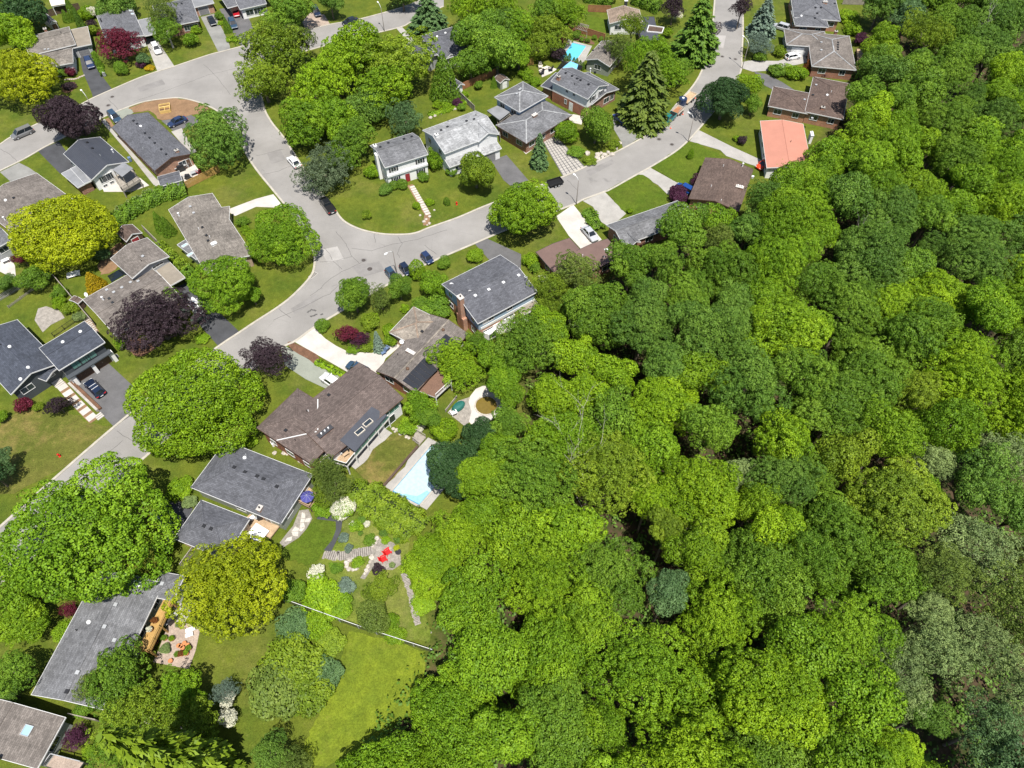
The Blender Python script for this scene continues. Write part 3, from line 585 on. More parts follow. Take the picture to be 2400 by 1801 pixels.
class Wing:
    def __init__(s, a, b, c, ze=3.0, t='gable', ax='u', rise=1.2, oh=0.45, wall='brick_red', roof='roof_charcoal', trim='trim_white', win=None, door=None, cap=True, upper=None, split=None, mode=None, auto=True, zb=0.0, walls=True):
        s.a, s.b, s.c = g(P(*a), ze), g(P(*b), ze), g(P(*c), ze)
        s.ze, s.t, s.ax, s.rise, s.oh, s.wall, s.roof, s.trim, s.win, s.door, s.cap, s.upper, s.split, s.auto, s.zb, s.walls = ze, t, ax, rise, oh, wall, roof, trim, win or {}, door or {}, cap, upper, split, auto, zb, walls
        d = s.b-s.a; s.L = d.length; s.u = d.normalized(); v = Vector((-s.u.y, s.u.x, 0)); w = (s.c-s.b).dot(v)
        s.v = v if w > 0 else -v; s.W = abs(w); s.flip = w < 0
    def loc(s, p): q = Vector((p[0], p[1], 0))-Vector((s.a.x, s.a.y, 0)); return q.dot(s.u), q.dot(s.v)
    def pt(s, u, v, z): q = s.a+s.u*u+s.v*v; return Vector((q.x, q.y, z))
    def z_at(s, u, v):
        if s.t == 'flat': return s.ze+0.04
        if s.t == 'shed': return s.ze+s.rise*v/s.W
        if s.t == 'gable': return s.ze+s.rise*(1-abs(v/s.W*2-1)) if s.ax == 'u' else s.ze+s.rise*(1-abs(u/s.L*2-1))
        k = s.rise/(min(s.L, s.W)/2); return s.ze+k*max(0, min(u, s.L-u, v, s.W-v))
    def inside(s, p, m=0.0): u, v = s.loc(p); return -m <= u <= s.L+m and -m <= v <= s.W+m
    def build(s, root, base, others):
        def R(u, v, z): return s.pt(u, v, z)-base
        th = 0.16; L, W, ze = s.L, s.W, s.ze; b = MB()
        ridge = []; hips = []
        if s.t == 'gable':
            if s.ax == 'u': r0, r1 = (0, W/2), (L, W/2); quads = [[(0, 0), (L, 0), r1, r0], [(L, W), (0, W), r0, r1]]
            else: r0, r1 = (L/2, 0), (L/2, W); quads = [[(L, 0), (L, W), r1, r0], [(0, W), (0, 0), r0, r1]]
            ridge = [(r0, r1)]
        elif s.t == 'hip':
            h = min(L, W)/2
            r0, r1 = ((h, W/2), (L-h, W/2)) if L >= W else ((L/2, h), (L/2, W-h))
            c0, c1, c2, c3 = (0, 0), (L, 0), (L, W), (0, W)
            if L >= W: quads = [[c0, c1, r1, r0], [c1, c2, r1], [c2, c3, r0, r1], [c3, c0, r0]]; hips = [(c0, r0), (c3, r0), (c1, r1), (c2, r1)]
            else: quads = [[c0, c1, r0], [c1, c2, r1, r0], [c2, c3, r1], [c3, c0, r0, r1]]; hips = [(c0, r0), (c1, r0), (c2, r1), (c3, r1)]
            ridge = [(r0, r1)]
        else: quads = [[(0, 0), (L, 0), (L, W), (0, W)]]
        for q in quads:
            if s.flip: q = q[::-1]
            top = [R(u, v, s.z_at(u, v)) for u, v in q]; bot = [p-Vector((0, 0, th)) for p in top]
            b.poly(top); b.poly(bot[::-1])
        per = [(0, 0), (L, 0), (L, W), (0, W)]
        if s.t == 'gable': per = [(0, 0), (L, 0), (L, W/2), (L, W), (0, W), (0, W/2)] if s.ax == 'u' else [(0, 0), (L/2, 0), (L, 0), (L, W), (L/2, W), (0, W)]
        for i in range(len(per)):
            p, q = per[i], per[(i+1) % len(per)]; a1, b1 = R(*p, s.z_at(*p)), R(*q, s.z_at(*q)); dz = Vector((0, 0, th))
            f = [a1-dz, b1-dz, b1, a1]; b.poly(f[::-1] if s.flip else f)
        roof = b.obj('roof', s.roof, root); s.roof_obj = roof
        fb = MB()
        for i in range(len(per)):
            p, q = per[i], per[(i+1) % len(per)]; a1, b1 = R(*p, s.z_at(*p)), R(*q, s.z_at(*q))
            e = Vector((0, 0, -0.07)); d = (b1-a1).normalized()*0.02
            fb.beam(a1+e-d, b1+e+d, 0.055, 0.2 if s.t != 'flat' else 0.26)
        fb.obj('fascia', s.trim, roof)
        if s.cap and (ridge or hips):
            rb = MB()
            for p, q in ridge+hips: rb.beam(R(*p, s.z_at(*p)), R(*q, s.z_at(*q)), 0.3, 0.05, lift=0.03)
            rb.obj('ridge_cap', s.roof if s.cap is True else s.cap, roof)
        # walls
        if s.walls:
            o = s.oh; wb = MB(); u0, u1, v0, v1 = o, L-o, o, W-o; zt = ze-0.04
            cs = [(u0, v0), (u1, v0), (u1, v1), (u0, v1)]
            def wallpoly(pts, mi=0): pts = [R(*p) for p in pts]; wb.poly(pts[::-1] if s.flip else pts, mi)
            sp = s.split
            for i in range(4):
                p, q = cs[i], cs[(i+1) % 4]; zs = s.zb-0.3; tops = [(*q, max(zt, s.z_at(*q)-th-0.02)), (*p, max(zt, s.z_at(*p)-th-0.02))]
                if s.t == 'gable' and ((s.ax == 'u' and i in (1, 3)) or (s.ax == 'v' and i in (0, 2))):
                    m = ((p[0]+q[0])/2, (p[1]+q[1])/2); tops = [tops[0], (*m, s.z_at(*m)-th-0.02), tops[1]]
                if sp: wallpoly([(*p, zs), (*q, zs), (*q, sp), (*p, sp)]); wallpoly([(*p, sp), (*q, sp)]+tops, 1)
                else: wallpoly([(*p, zs), (*q, zs)]+tops)
            wb.obj('wall', [s.wall, s.upper or s.wall], root)
            # windows and doors
            sides = [((u0, v0), (u1, v0), -s.v), ((u1, v0), (u1, v1), s.u), ((u1, v1), (u0, v1), s.v), ((u0, v1), (u0, v0), -s.u)]
            for i, (p, q, n) in enumerate(sides):
                A = R(*p, 0); B = R(*q, 0); length = (B-A).length; d = (B-A).normalized(); ang = math.atan2(n.x, -n.y)
                def blocked(pos):
                    w_ = pos+base+n*0.8
                    return any(o_ is not s and o_.walls and o_.inside(w_, -0.2) for o_ in others)
                doors = s.door.get(i, [])
                for (t, w, h, mat, nm_) in doors: add_door(root, A+d*(length*t)+Vector((0, 0, s.zb)), ang, w, h, mat, nm_)
                if i in s.win: lst = s.win[i]
                elif s.auto:
                    nwin = int(length/3.6); lst = []
                    for k in range(nwin):
                        t = (k+.5)/nwin
                        if any(abs(t-dd[0])*length < dd[1]/2+1.1 for dd in doors): continue
                        w = (1.7, 1.3, 2.0, 1.5)[(k+i) % 4]
                        if ze > 4.4: lst += [(t, w*.75, 1.15, ze-1.75), (t, w*.8, 1.2, 0.95)]
                        else: lst.append((t, w, 1.15, ze-1.85))
                else: lst = []
                for it in lst:
                    t, w, h, z = it[:4]; pos = A+d*(length*t)+Vector((0, 0, z))
                    if not blocked(pos): add_window(root, pos, ang, w, h, *(it[4:] if len(it) > 4 else ()))
def roof_hit(wings, p):
    z = wings[0].ze
    for _ in range(12):
        q = g(p, z); best = None
        for w in wings:
            if w.inside(q, 0.4):
                u, v = w.loc(q); zz = w.z_at(min(max(u, 0), w.L), min(max(v, 0), w.W))
                if best is None or zz > best[0]: best = (zz, w)
        if best is None: best = (wings[0].ze, wings[0])
        z = z*0.4+best[0]*0.6
    return g(p, z), best[1]
def vent_mesh(kind):
    b = MB()
    if kind == 'box': b.box(-.2, .2, -.2, .2, -.25, .12); b.box(-.25, .25, -.25, .25, .12, .2)
    elif kind == 'pipe': b.lathe([(.07, -.3), (.07, .45), (.05, .46)], 8)
    elif kind == 'flue': b.lathe([(.13, -.3), (.13, .7), (.2, .72), (.2, .86), (.05, .95)], 10)
    elif kind == 'dome': b.lathe([(.3, -.25), (.3, .1), (.26, .22), (.14, .32), (.02, .36)], 12)
    return b
HOUSES = {}
def house(key, label, wings, vents=(), chimneys=(), skylights=(), cat='house', base_z=0.0):
    c = wings[0].pt(wings[0].L/2, wings[0].W/2, 0); root = empty('house' if cat == 'house' else cat.replace(' ', '_'), c); tag(root, label, cat); HOUSES[key] = (root, wings, c)
    for w in wings: w.build(root, c, wings)
    for (rc, x, y, kind, mat) in vents:
        p, w = roof_hit(wings, P(rc, x, y)); me = cached(('vent', kind, mat), lambda: vent_mesh(kind).mesh('vent', mat))
        put('vent' if kind != 'flue' else 'flue', me, w.roof_obj, p-c, math.atan2(w.u.y, w.u.x))
    for (rc, x, y, L, W, h, mat, cap, *pots) in chimneys:
        p, w = roof_hit(wings, P(rc, x, y)); b = MB(); b.box(-L/2, L/2, -W/2, W/2, -1.6, h); ang = math.atan2(w.u.y, w.u.x)
        o = b.obj('chimney', mat, w.roof_obj, p-c-Vector((0, 0, h*0.6)), ang)
        b = MB(); b.box(-L/2-.08, L/2+.08, -W/2-.08, W/2+.08, h, h+.1); b.obj('chimney_cap', cap, o)
        n = pots[0] if pots else 1
        for k in range(n):
            b = MB(); b.lathe([(.13, h+.1), (.13, h+.4), (.1, h+.42)], 8, c=((k-(n-1)/2)*L/max(n, 1)*.8 if L >= W else 0, (k-(n-1)/2)*W/max(n, 1)*.8 if L < W else 0, 0)); b.obj('flue_pot', 'metal_white' if n > 1 else 'metal_black', o)
    for (rc, x, y, L, W, frame, glass, *rot) in skylights:
        p, w = roof_hit(wings, P(rc, x, y)); u, v = w.loc(p); gz = 0.05
        gu = (w.z_at(min(u+gz, w.L), v)-w.z_at(max(u-gz, 0), v))/(2*gz); gv = (w.z_at(u, min(v+gz, w.W))-w.z_at(u, max(v-gz, 0)))/(2*gz)
        n = (Vector((0, 0, 1))-w.u*gu-w.v*gv).normalized(); X = (w.u+Vector((0, 0, gu))).normalized(); Y = n.cross(X)
        b = MB(); t = .08
        def q(x_, y_, z_): return X*x_+Y*y_+n*z_
        for x0, x1, y0, y1 in ((-L/2-t, L/2+t, -W/2-t, -W/2), (-L/2-t, L/2+t, W/2, W/2+t), (-L/2-t, -L/2, -W/2, W/2), (L/2, L/2+t, -W/2, W/2)):
            b.beam(q(x0, (y0+y1)/2, .06) if x1-x0 > y1-y0 else q((x0+x1)/2, y0, .06), q(x1, (y0+y1)/2, .06) if x1-x0 > y1-y0 else q((x0+x1)/2, y1, .06), t, .3, up=n)
        o = b.obj('skylight', frame, w.roof_obj, p-c); b = MB()
        b.poly([q(-L/2, -W/2, .12), q(L/2, -W/2, .12), q(L/2, W/2, .12), q(-L/2, W/2, .12)]); b.obj('pane', glass, o)
    return root, wings, c
def w3(*a, **k): return Wing(*a, **k)
BX, PI_, FL, DM = 'box', 'pipe', 'flue', 'dome'; MBk, MW, MG = 'metal_black', 'metal_white', 'metal_grey'

house('h01', 'taupe shingled bungalow with flat grey carport roof behind purple leaved trees', [
    Wing((0, 655,385), (0, 597,232), (0, 205,328), 3.5, 'gable', 'v', 1.0, roof='roof_taupe', wall='siding_cream'),
    Wing((0, 318,602), (0, 634,543), (0, 592,420), 3.0, 'hip', 'u', 0.9, roof='roof_taupe', wall='siding_white', win={0: [(.5, 4.2, 1.3, .9, 'trim_white', 'glass', 3), (.15, 1.2, 1.2, .95)]}),
    Wing((0, 565,432), (0, 792,384), (0, 742,234), 2.8, 'flat', roof='roof_gravel', wall='siding_grey', door={0: [(.62, 2.6, 2.1, 'door_grey', 'garage_door')]}, auto=False)],
    vents=[(0, 320,320, BX, MG), (0, 530,290, PI_, MBk), (0, 420,430, BX, MG), (0, 390,432, BX, MG)], chimneys=[(0, 395,265, .9, .7, 1.2, 'brick_red', 'concrete')])
house('h02', 'dark slate gabled house with pale carport behind round burgundy maple', [
    Wing((0, 835,142), (0, 1142,72), (0, 1250,307), 3.0, 'gable', 'v', 0.8, roof='roof_slate', wall='siding_white'),
    Wing((0, 1192,178), (0, 1298,155), (0, 1362,290), 2.6, 'flat', roof='roof_membrane_pale', wall='siding_blue', auto=False, walls=False)],
    vents=[(0, 878,190, FL, MBk)], skylights=[(0, 1128,95, .6, .5, 'trim_white', 'glass_sky'), (0, 1145,125, .6, .5, 'trim_white', 'glass_sky')])
house('h03', 'grey roofed brick house with low flat carport beside birch tree', [
    Wing((0, 1375,250), (0, 1722,180), (0, 1610,-10), 3.0, 'hip', 'u', 1.3, roof='roof_slate', wall='brick_red', win={0: [(.78, 3.6, 1.3, .9, 'trim_white', 'glass', 4)]}),
    Wing((0, 1645,75), (0, 1850,28), (0, 1790,-120), 2.7, 'flat', roof='roof_membrane_pale', wall='brick_orange', auto=False, door={0: [(.5, 2.6, 2.1, 'door_grey', 'garage_door')]})], vents=[(0, 1570,35, BX, MBk)])
house('h04', 'slate roofed house with open carport sheltering a red car', [
    Wing((0, 1965,72), (0, 2330,-25), (0, 2280,-170), 3.0, 'gable', 'u', 0.9, roof='roof_slate', wall='brick_buff', oh=1.2, win={0: [(.8, 2.4, 1.3, .9), (.93, 1.2, 1.3, .9)]}, door={0: [(.62, .95, 2.0, 'door_red', 'door')]})])
house('h05', 'black metal gabled house with white rear wall and raised deck', [
    Wing((0, 790,1557), (0, 1112,1400), (0, 880,1178), 3.3, 'gable', 'v', 1.5, roof='roof_metal_slate', wall='siding_white', trim='trim_white', cap=True,
         win={0: [(.2, .9, 1.5, 1.2), (.33, .9, 1.5, 1.2), (.46, .9, 1.5, 1.2), (.2, .8, .5, .2), (.4, .8, .5, .2)]}),
    Wing((0, 730,1592), (0, 785,1567), (0, 655,1440), 2.6, 'flat', roof='roof_membrane_pale', wall='brick_red', auto=False, walls=False),
    Wing((0, 530,1503), (0, 657,1440), (0, 785,1567), 2.5, 'flat', roof='roof_membrane_pale', wall='brick_red', auto=False)],
    vents=[(0, 755,1235, BX, MBk), (0, 800,1285, BX, MBk), (0, 980,1320, FL, MW), (0, 870,1350, PI_, MG)])
house('h06', 'long charcoal gabled bungalow with orange brick end wall and patio', [
    Wing((0, 1335,1480), (0, 1662,1330), (0, 1305,960), 3.0, 'gable', 'v', 1.25, roof='roof_charcoal', wall='brick_orange', trim='trim_brown', win={0: [(.72, 1.6, 1.1, 1.0)]}, door={0: [(.88, .9, 2.0, 'door_brown', 'door')]})],
    vents=[(0, 1155,1048, BX, MBk), (0, 1185,1075, BX, MBk), (0, 1217,1095, DM, MW), (0, 1255,1155, BX, MBk), (0, 1295,1195, BX, MBk), (0, 1340,1240, BX, MBk), (0, 1395,1295, BX, MBk), (0, 1437,1338, BX, MBk), (0, 1240,1290, PI_, MG)],
    chimneys=[(0, 1530,1315, .75, .6, 1.1, 'brick_orange', 'concrete')])
house('h07', 'brown roofed bungalow half hidden under golden locust tree', [
    Wing((10, -198,112), (10, 152,392), (10, 690,108), 3.0, 'gable', 'u', 1.2, roof='roof_drab', wall='brick_red', trim='trim_white')],
    vents=[(10, 50,75, DM, MW), (10, 45,245, FL, MW), (10, 120,55, BX, MBk)])
house('h08', 'slate roofed cottage with grey siding beside white terrace', [Wing((10, -90,520), (10, 107,412), (10, -20,300), 3.4, 'gable', 'u', 1.1, roof='roof_slate', wall='siding_grey')])
house('h09', 'sprawling taupe bungalow with clerestory wing, flat carport and glass patio roof', [
    Wing((10, 713,932), (10, 1000,1247), (10, 1560,905), 3.0, 'gable', 'v', 1.0, roof='roof_drab', wall='brick_buff'),
    Wing((10, 953,578), (10, 1272,396), (10, 1442,572), 4.3, 'gable', 'v', 0.9, roof='roof_drab', wall='siding_grey', win={2: [(.3, 2.2, .5, 3.35, 'trim_white', 'glass', 2), (.7, 2.2, .5, 3.35, 'trim_white', 'glass', 2)]}),
    Wing((10, 1475,812), (10, 1600,742), (10, 1443,598), 2.7, 'flat', roof='roof_gravel', wall='brick_buff', auto=False, walls=False)],
    vents=[(10, 1150,478, BX, MG), (10, 1235,560, BX, MG), (10, 1225,600, PI_, MBk), (10, 1195,775, BX, MG), (10, 1130,785, BX, MG), (10, 1055,830, BX, MG), (10, 985,870, BX, MG), (10, 895,935, FL, MW), (10, 925,850, BX, MG)],
    skylights=[(10, 945,925, .35, .3, 'trim_dark', 'glass'), (10, 975,960, .35, .3, 'trim_dark', 'glass')])
house('h10', 'taupe cross gabled bungalow with skylit lean-to and tan porch roof', [
    Wing((10, 1455,155), (10, 1835,12), (10, 2168,553), 3.0, 'gable', 'v', 1.15, roof='roof_taupe', wall='brick_buff'),
    Wing((10, 1800,150), (10, 1985,125), (10, 2125,380), 3.0, 'hip', 'u', .8, cap=False, roof='roof_taupe', wall='brick_buff', oh=.4),
    Wing((10, 1530,460), (10, 1628,400), (10, 1722,568), 2.6, 'flat', roof='roof_grey', wall='siding_white', auto=False)],
    vents=[(10, 1550,210, FL, MW), (10, 1645,130, BX, MG), (10, 1675,185, BX, MG), (10, 1750,310, BX, MBk), (10, 1785,380, BX, MBk), (10, 1720,325, PI_, MW), (10, 1800,425, BX, MBk), (10, 1815,395, PI_, MW)],
    chimneys=[(10, 1853,458, 1.0, .6, .9, 'stucco_white', 'trim_white', 3)],
    skylights=[(10, 1598,467, 1.1, .45, 'trim_white', 'glass_sky'), (10, 1645,545, 1.1, .45, 'trim_white', 'glass_sky')])
house('h11', 'blue black split level house with two garages under a glazed gallery', [
    Wing((10, 150,1105), (10, 520,1480), (10, 85,1745), 3.6, 'gable', 'u', 1.5, roof='roof_midnight', wall='siding_charcoal'),
    Wing((10, 508,1545), (10, 907,1300), (10, 700,1135), 5.0, 'gable', 'u', 1.0, roof='roof_midnight', wall='stucco_white', upper='siding_charcoal', split=2.6,
         win={0: [(.3, 1.5, 1.3, 3.1, 'trim_dark', 'glass_green', 1), (.5, 1.6, 1.3, 3.1, 'trim_dark', 'glass_green', 1), (.66, 1.6, 1.3, 3.1, 'trim_dark', 'glass_green', 1)]},
         door={0: [(.33, 2.9, 2.2, 'door_brown', 'garage_door'), (.76, 2.9, 2.2, 'door_brown', 'garage_door')]}),
    Wing((10, 398,1637), (10, 530,1500), (10, 450,1475), 3.0, 'gable', 'v', .4, roof='roof_midnight', wall='brick_red', walls=False)],
    vents=[(10, 697,1210, DM, MW), (10, 545,1300, DM, MW), (10, 85,1340, DM, MW), (10, 245,1520, DM, MW), (10, 180,1620, DM, MW), (10, 10,1325, PI_, MBk)])
house('h12', 'charcoal hip roofed house with white gable between maples and cedar', [
    Wing((1, 1412,318), (1, 1703,232), (1, 1765,470), 3.4, 'hip', 'u', 1.4, roof='roof_charcoal', wall='siding_white'),
    Wing((1, 1500,528), (1, 1585,470), (1, 1432,318), 3.2, 'gable', 'v', .6, roof='roof_charcoal', wall='siding_grey'),
    Wing((1, 1640,510), (1, 1735,480), (1, 1680,370), 3.2, 'gable', 'v', .8, roof='roof_charcoal', wall='siding_white')],
    vents=[(1, 1565,320, DM, MW), (1, 1637,290, DM, MW)])
house('h13', 'white two storey colonial with grey roof, dark shutters and red door', [
    Wing((1, 1113,1452), (1, 1488,1335), (1, 1358,1148), 5.5, 'gable', 'u', 1.5, roof='roof_grey', wall='stucco_white', upper='siding_white', split=2.9, oh=.35, win={
        0: [(.17, 1.1, 1.0, 3.7, 'trim_white', 'glass', 1, 'trim_dark'), (.83, 1.1, 1.0, 3.7, 'trim_white', 'glass', 1, 'trim_dark'), (.19, 1.1, 1.4, .75, 'trim_white', 'glass', 2, 'trim_dark'), (.82, 1.1, 1.4, .75, 'trim_white', 'glass', 2, 'trim_dark')]},
        door={0: [(.48, 1.05, 2.1, 'door_red', 'door')]})],
    vents=[(1, 1075,1275, BX, MBk), (1, 1145,1240, BX, MBk), (1, 1280,1205, BX, MBk), (1, 1345,1185, BX, MBk)], chimneys=[(1, 1030,1275, .6, .9, 1.1, 'stucco_white', 'trim_white')])
house('h14', 'white two storey house with streaked silver roof and projecting front gable', [
    Wing((1, 1630,1332), (1, 2100,1152), (1, 1908,955), 5.3, 'gable', 'u', 1.5, roof='roof_silver', wall='siding_white', split=2.6, upper='siding_white', oh=.35, win={
        0: [(.17, 1.5, 1.0, 3.6, 'trim_white', 'glass', 1, 'trim_dark'), (.42, 1.5, 1.0, 3.6, 'trim_white', 'glass', 1, 'trim_dark')]}),
    Wing((1, 1922,1228), (1, 2102,1162), (1, 2045,1062), 5.3, 'gable', 'v', 1.3, roof='roof_silver', wall='siding_white', oh=.35, win={0: [(.5, 1.7, 1.0, 3.8, 'trim_white', 'glass', 1, 'trim_dark')]}),
    Wing((1, 1672,1450), (1, 2122,1285), (1, 2085,1232), 2.7, 'shed', 'u', .7, roof='roof_silver', wall='siding_white', oh=.3, door={0: [(.8, 2.6, 2.1, 'door_grey', 'garage_door'), (.45, .95, 2.05, 'door_brown', 'door')]})],
    vents=[(1, 1600,1130, BX, MBk), (1, 1655,1100, BX, MBk), (1, 1820,1050, BX, MBk), (1, 1885,1035, BX, MBk), (1, 1660,1050, PI_, MBk), (1, 1900,1000, PI_, MBk)], chimneys=[(1, 1560,1180, .6, .8, 1.1, 'stucco_white', 'trim_white')])
house('h15', 'red brick and white two storey house with tall side chimney', [
    Wing((2, 335,702), (2, 655,860), (2, 838,735), 5.3, 'gable', 'u', 1.5, roof='roof_slate', wall='brick_red', upper='siding_white', split=2.7, oh=.35, win={
        0: [(.42, .6, .6, 4.2), (.62, .6, .6, 4.2), (.4, .6, 1.0, 1.2)], 1: [(.28, 1.1, 1.1, 3.7, 'trim_white', 'glass', 1, 'trim_dark'), (.72, 1.1, 1.1, 3.7, 'trim_white', 'glass', 1, 'trim_dark')]}, door={0: [(.56, .95, 2.05, 'door_white', 'door')]}),
    Wing((2, 690,905), (2, 925,772), (2, 775,560), 3.0, 'gable', 'v', 1.0, roof='roof_slate', wall='brick_red', oh=.5, win={0: [(.62, 1.8, 1.3, .8, 'trim_white', 'glass', 1), (.85, 1.2, 1.3, .8)]}),
    Wing((2, 248,745), (2, 350,782), (2, 405,640), 2.8, 'flat', roof='roof_membrane', wall='brick_red')],
    vents=[(2, 465,635, BX, MBk), (2, 520,660, BX, MBk), (2, 563,683, BX, MBk), (2, 593,697, BX, MBk), (2, 663,733, BX, MBk), (2, 540,735, PI_, MBk), (2, 676,620, FL, MW), (2, 717,628, BX, MBk)], chimneys=[(2, 402,690, .8, .6, 2.2, 'brick_orange', 'concrete')])
house('h16', 'dark grey hip roofed split level house with pale chimney and paved drive', [
    Wing((2, 125,1243), (2, 520,997), (2, 235,862), 3.0, 'hip', 'u', 1.3, roof='roof_grey', wall='brick_red', trim='trim_brown', cap='roof_silver', door={1: [(.3, 2.6, 2.1, 'door_brown', 'garage_door')]}),
    Wing((2, 65,972), (2, 313,830), (2, 105,700), 4.4, 'hip', 'u', 1.3, roof='roof_grey', wall='siding_blue', cap='roof_silver')],
    vents=[(2, 40,815, BX, MG), (2, 65,780, BX, MG), (2, 75,770, BX, MG)], chimneys=[(2, 195,1005, 1.3, .7, .9, 'brick_red', 'concrete_white', 2)])
house('h17', 'weathered grey gabled bungalow with sage siding beside swimming pool', [
    Wing((2, 630,517), (2, 845,578), (2, 935,400), 3.0, 'gable', 'v', 1.1, roof='roof_taupe', wall='siding_sage', trim='trim_white')], vents=[(2, 755,415, FL, MG), (2, 700,440, BX, MBk)])
house('h18', 'tan gabled house with dark flat roofed wing around small court', [
    Wing((2, 843,206), (2, 1130,203), (2, 1172,85), 3.2, 'gable', 'v', 1.2, roof='roof_tan', wall='siding_white'),
    Wing((2, 1118,352), (2, 1275,352), (2, 1342,148), 2.9, 'flat', roof='roof_membrane', wall='brick_buff', trim='trim_dark')], chimneys=[(2, 985,20, .8, .7, 1.0, 'trim_dark', 'metal_white')], vents=[(2, 1110,155, PI_, MG)])
house('h19', 'slate blue hip roofed house with orange chimney at wood edge', [
    Wing((3, 222,152), (3, 628,183), (3, 645,-25), 3.2, 'hip', 'u', 1.4, roof='roof_slate', wall='brick_orange', cap='roof_charcoal'),
    Wing((3, 233,223), (3, 526,238), (3, 512,110), 2.9, 'hip', 'u', .8, roof='roof_slate', wall='brick_red')],
    vents=[(3, 410,70, BX, MBk), (3, 457,70, BX, MBk), (3, 425,118, BX, MBk), (3, 405,160, BX, MBk), (3, 287,142, DM, MW), (3, 575,35, BX, MBk)], chimneys=[(3, 490,30, 1.2, .7, 1.0, 'brick_orange', 'concrete', 2)])
house('h20', 'taupe hip roofed bungalow with pale ridge lines above white hatchback', [
    Wing((3, 378,573), (3, 763,608), (3, 758,318), 3.0, 'hip', 'u', 1.4, roof='roof_drab', wall='brick_red', cap='roof_silver', trim='trim_white'),
    Wing((3, 158,388), (3, 520,415), (3, 505,275), 2.9, 'hip', 'u', 1.0, roof='roof_drab', wall='siding_grey', cap='roof_silver', door={0: [(.3, 3.0, 2.1, 'door_white', 'garage_door')]})],
    vents=[(3, 605,372, BX, MBk), (3, 603,392, BX, MBk), (3, 603,412, BX, MBk), (3, 602,432, BX, MBk), (3, 460,437, BX, MG), (3, 460,370, BX, MG), (3, 590,460, PI_, MG)], chimneys=[(3, 585,285, .7, .6, 1.0, 'brick_red', 'concrete')])
house('h21', 'brown low hipped bungalow with orange chimney between taupe and salmon roofs', [
    Wing((3, 318,967), (3, 650,1035), (3, 758,735), 3.1, 'hip', 'u', .9, roof='roof_umber', wall='brick_orange', trim='trim_white'),
    Wing((3, 0,917), (3, 345,985), (3, 405,815), 2.9, 'hip', 'u', .8, roof='roof_umber', wall='brick_orange', trim='trim_white')],
    vents=[(3, 415,738, BX, MG), (3, 388,825, BX, MBk), (3, 510,825, DM, MW), (3, 545,800, PI_, MW), (3, 520,835, PI_, MG), (3, 315,865, BX, MG)], chimneys=[(3, 470,945, .8, .6, 1.2, 'brick_orange', 'concrete')])
house('h22', 'long low salmon pink roofed bungalow with white roof box', [
    Wing((3, -12,1452), (3, 385,1482), (3, 607,1095), 3.0, 'gable', 'v', .7, roof='roof_salmon', wall='stucco_white', trim='trim_white', cap=True)], vents=[(3, 195,1230, PI_, MBk), (3, 380,1025, BX, MG)], chimneys=[(3, 378,1165, .55, 1.6, .5, 'stucco_white', 'trim_white', 3)])
house('h23', 'broad umber roofed bungalow with triple flue chimney and plum bushes', [
    Wing((12, 1525,60), (12, 1962,172), (2, 2288,1512), 3.0, 'gable', 'v', 1.1, roof='roof_umber', wall='brick_orange', trim='trim_brown')],
    vents=[(2, 1990,1440, FL, MW), (2, 1825,1440, PI_, MW), (2, 1720,1615, PI_, MW), (2, 2080,1530, BX, MW), (12, 1805,80, PI_, MW)], chimneys=[(2, 1965,1625, 1.5, .7, .7, 'brick_orange', 'concrete_white', 3)])
house('h24', 'dull grey gabled bungalow with small front gable and brick wall', [
    Wing((12, 815,287), (12, 1428,76), (12, 1600,235), 3.0, 'gable', 'u', 1.1, roof='roof_grey', wall='brick_red', trim='trim_white'),
    Wing((12, 1032,470), (12, 1112,435), (12, 1010,300), 3.0, 'gable', 'v', .7, roof='roof_grey', wall='brick_red')], vents=[(12, 1095,295, PI_, MG), (12, 1140,360, PI_, MG)])
house('h25', 'flat copper brown roofed house around white sloping drive', [
    Wing((12, 205,520), (12, 497,398), (12, 690,590), 2.9, 'gable', 'v', .35, roof='roof_copper_brown', wall='brick_red', trim='trim_dark', cap=False),
    Wing((12, 555,510), (12, 827,405), (12, 985,565), 2.95, 'gable', 'v', .35, roof='roof_copper_brown', wall='brick_red', trim='trim_dark', cap=False)], skylights=[(12, 817,505, .7, .5, 'trim_white', 'plastic_white')], vents=[(12, 610,555, PI_, MW), (12, 795,570, PI_, MW)])
def HZ(x, y): return (0, (1060+x*.099457)/(600/2212), (660+y*.099457)/(600/2212))
house('h26', 'blue sided two storey house with tall brick chimney and white rear bay', [
    Wing(HZ(600, 1000), HZ(2010, 245), HZ(1400, -760), 5.4, 'gable', 'u', 1.5, roof='roof_charcoal', wall='brick_orange', upper='siding_blue', split=3.0, oh=.4, win={
        0: [(.12, 1.1, .8, 4.0), (.22, 1.1, .8, 4.0), (.55, 1.2, .8, 4.0), (.15, 1.9, 1.5, 2.9-2.3, 'trim_white', 'glass', 1), (.52, 2.2, .8, 2.0), (.52, 2.2, .9, .5)]}),
    Wing(HZ(1660, 800), HZ(2090, 610), HZ(1990, 260), 2.9, 'flat', roof='roof_gravel', wall='siding_white', trim='trim_white', win={0: [(.25, 1.4, 1.0, 1.0), (.7, 1.4, 1.0, 1.0)]})],
    vents=[(11, 1895,900, BX, MW), (11, 2012,848, BX, MW), (11, 2138,787, BX, MW), (12, 58,725, BX, MW), (12, 118,740, BX, MG), (11, 1832,775, PI_, MG)])
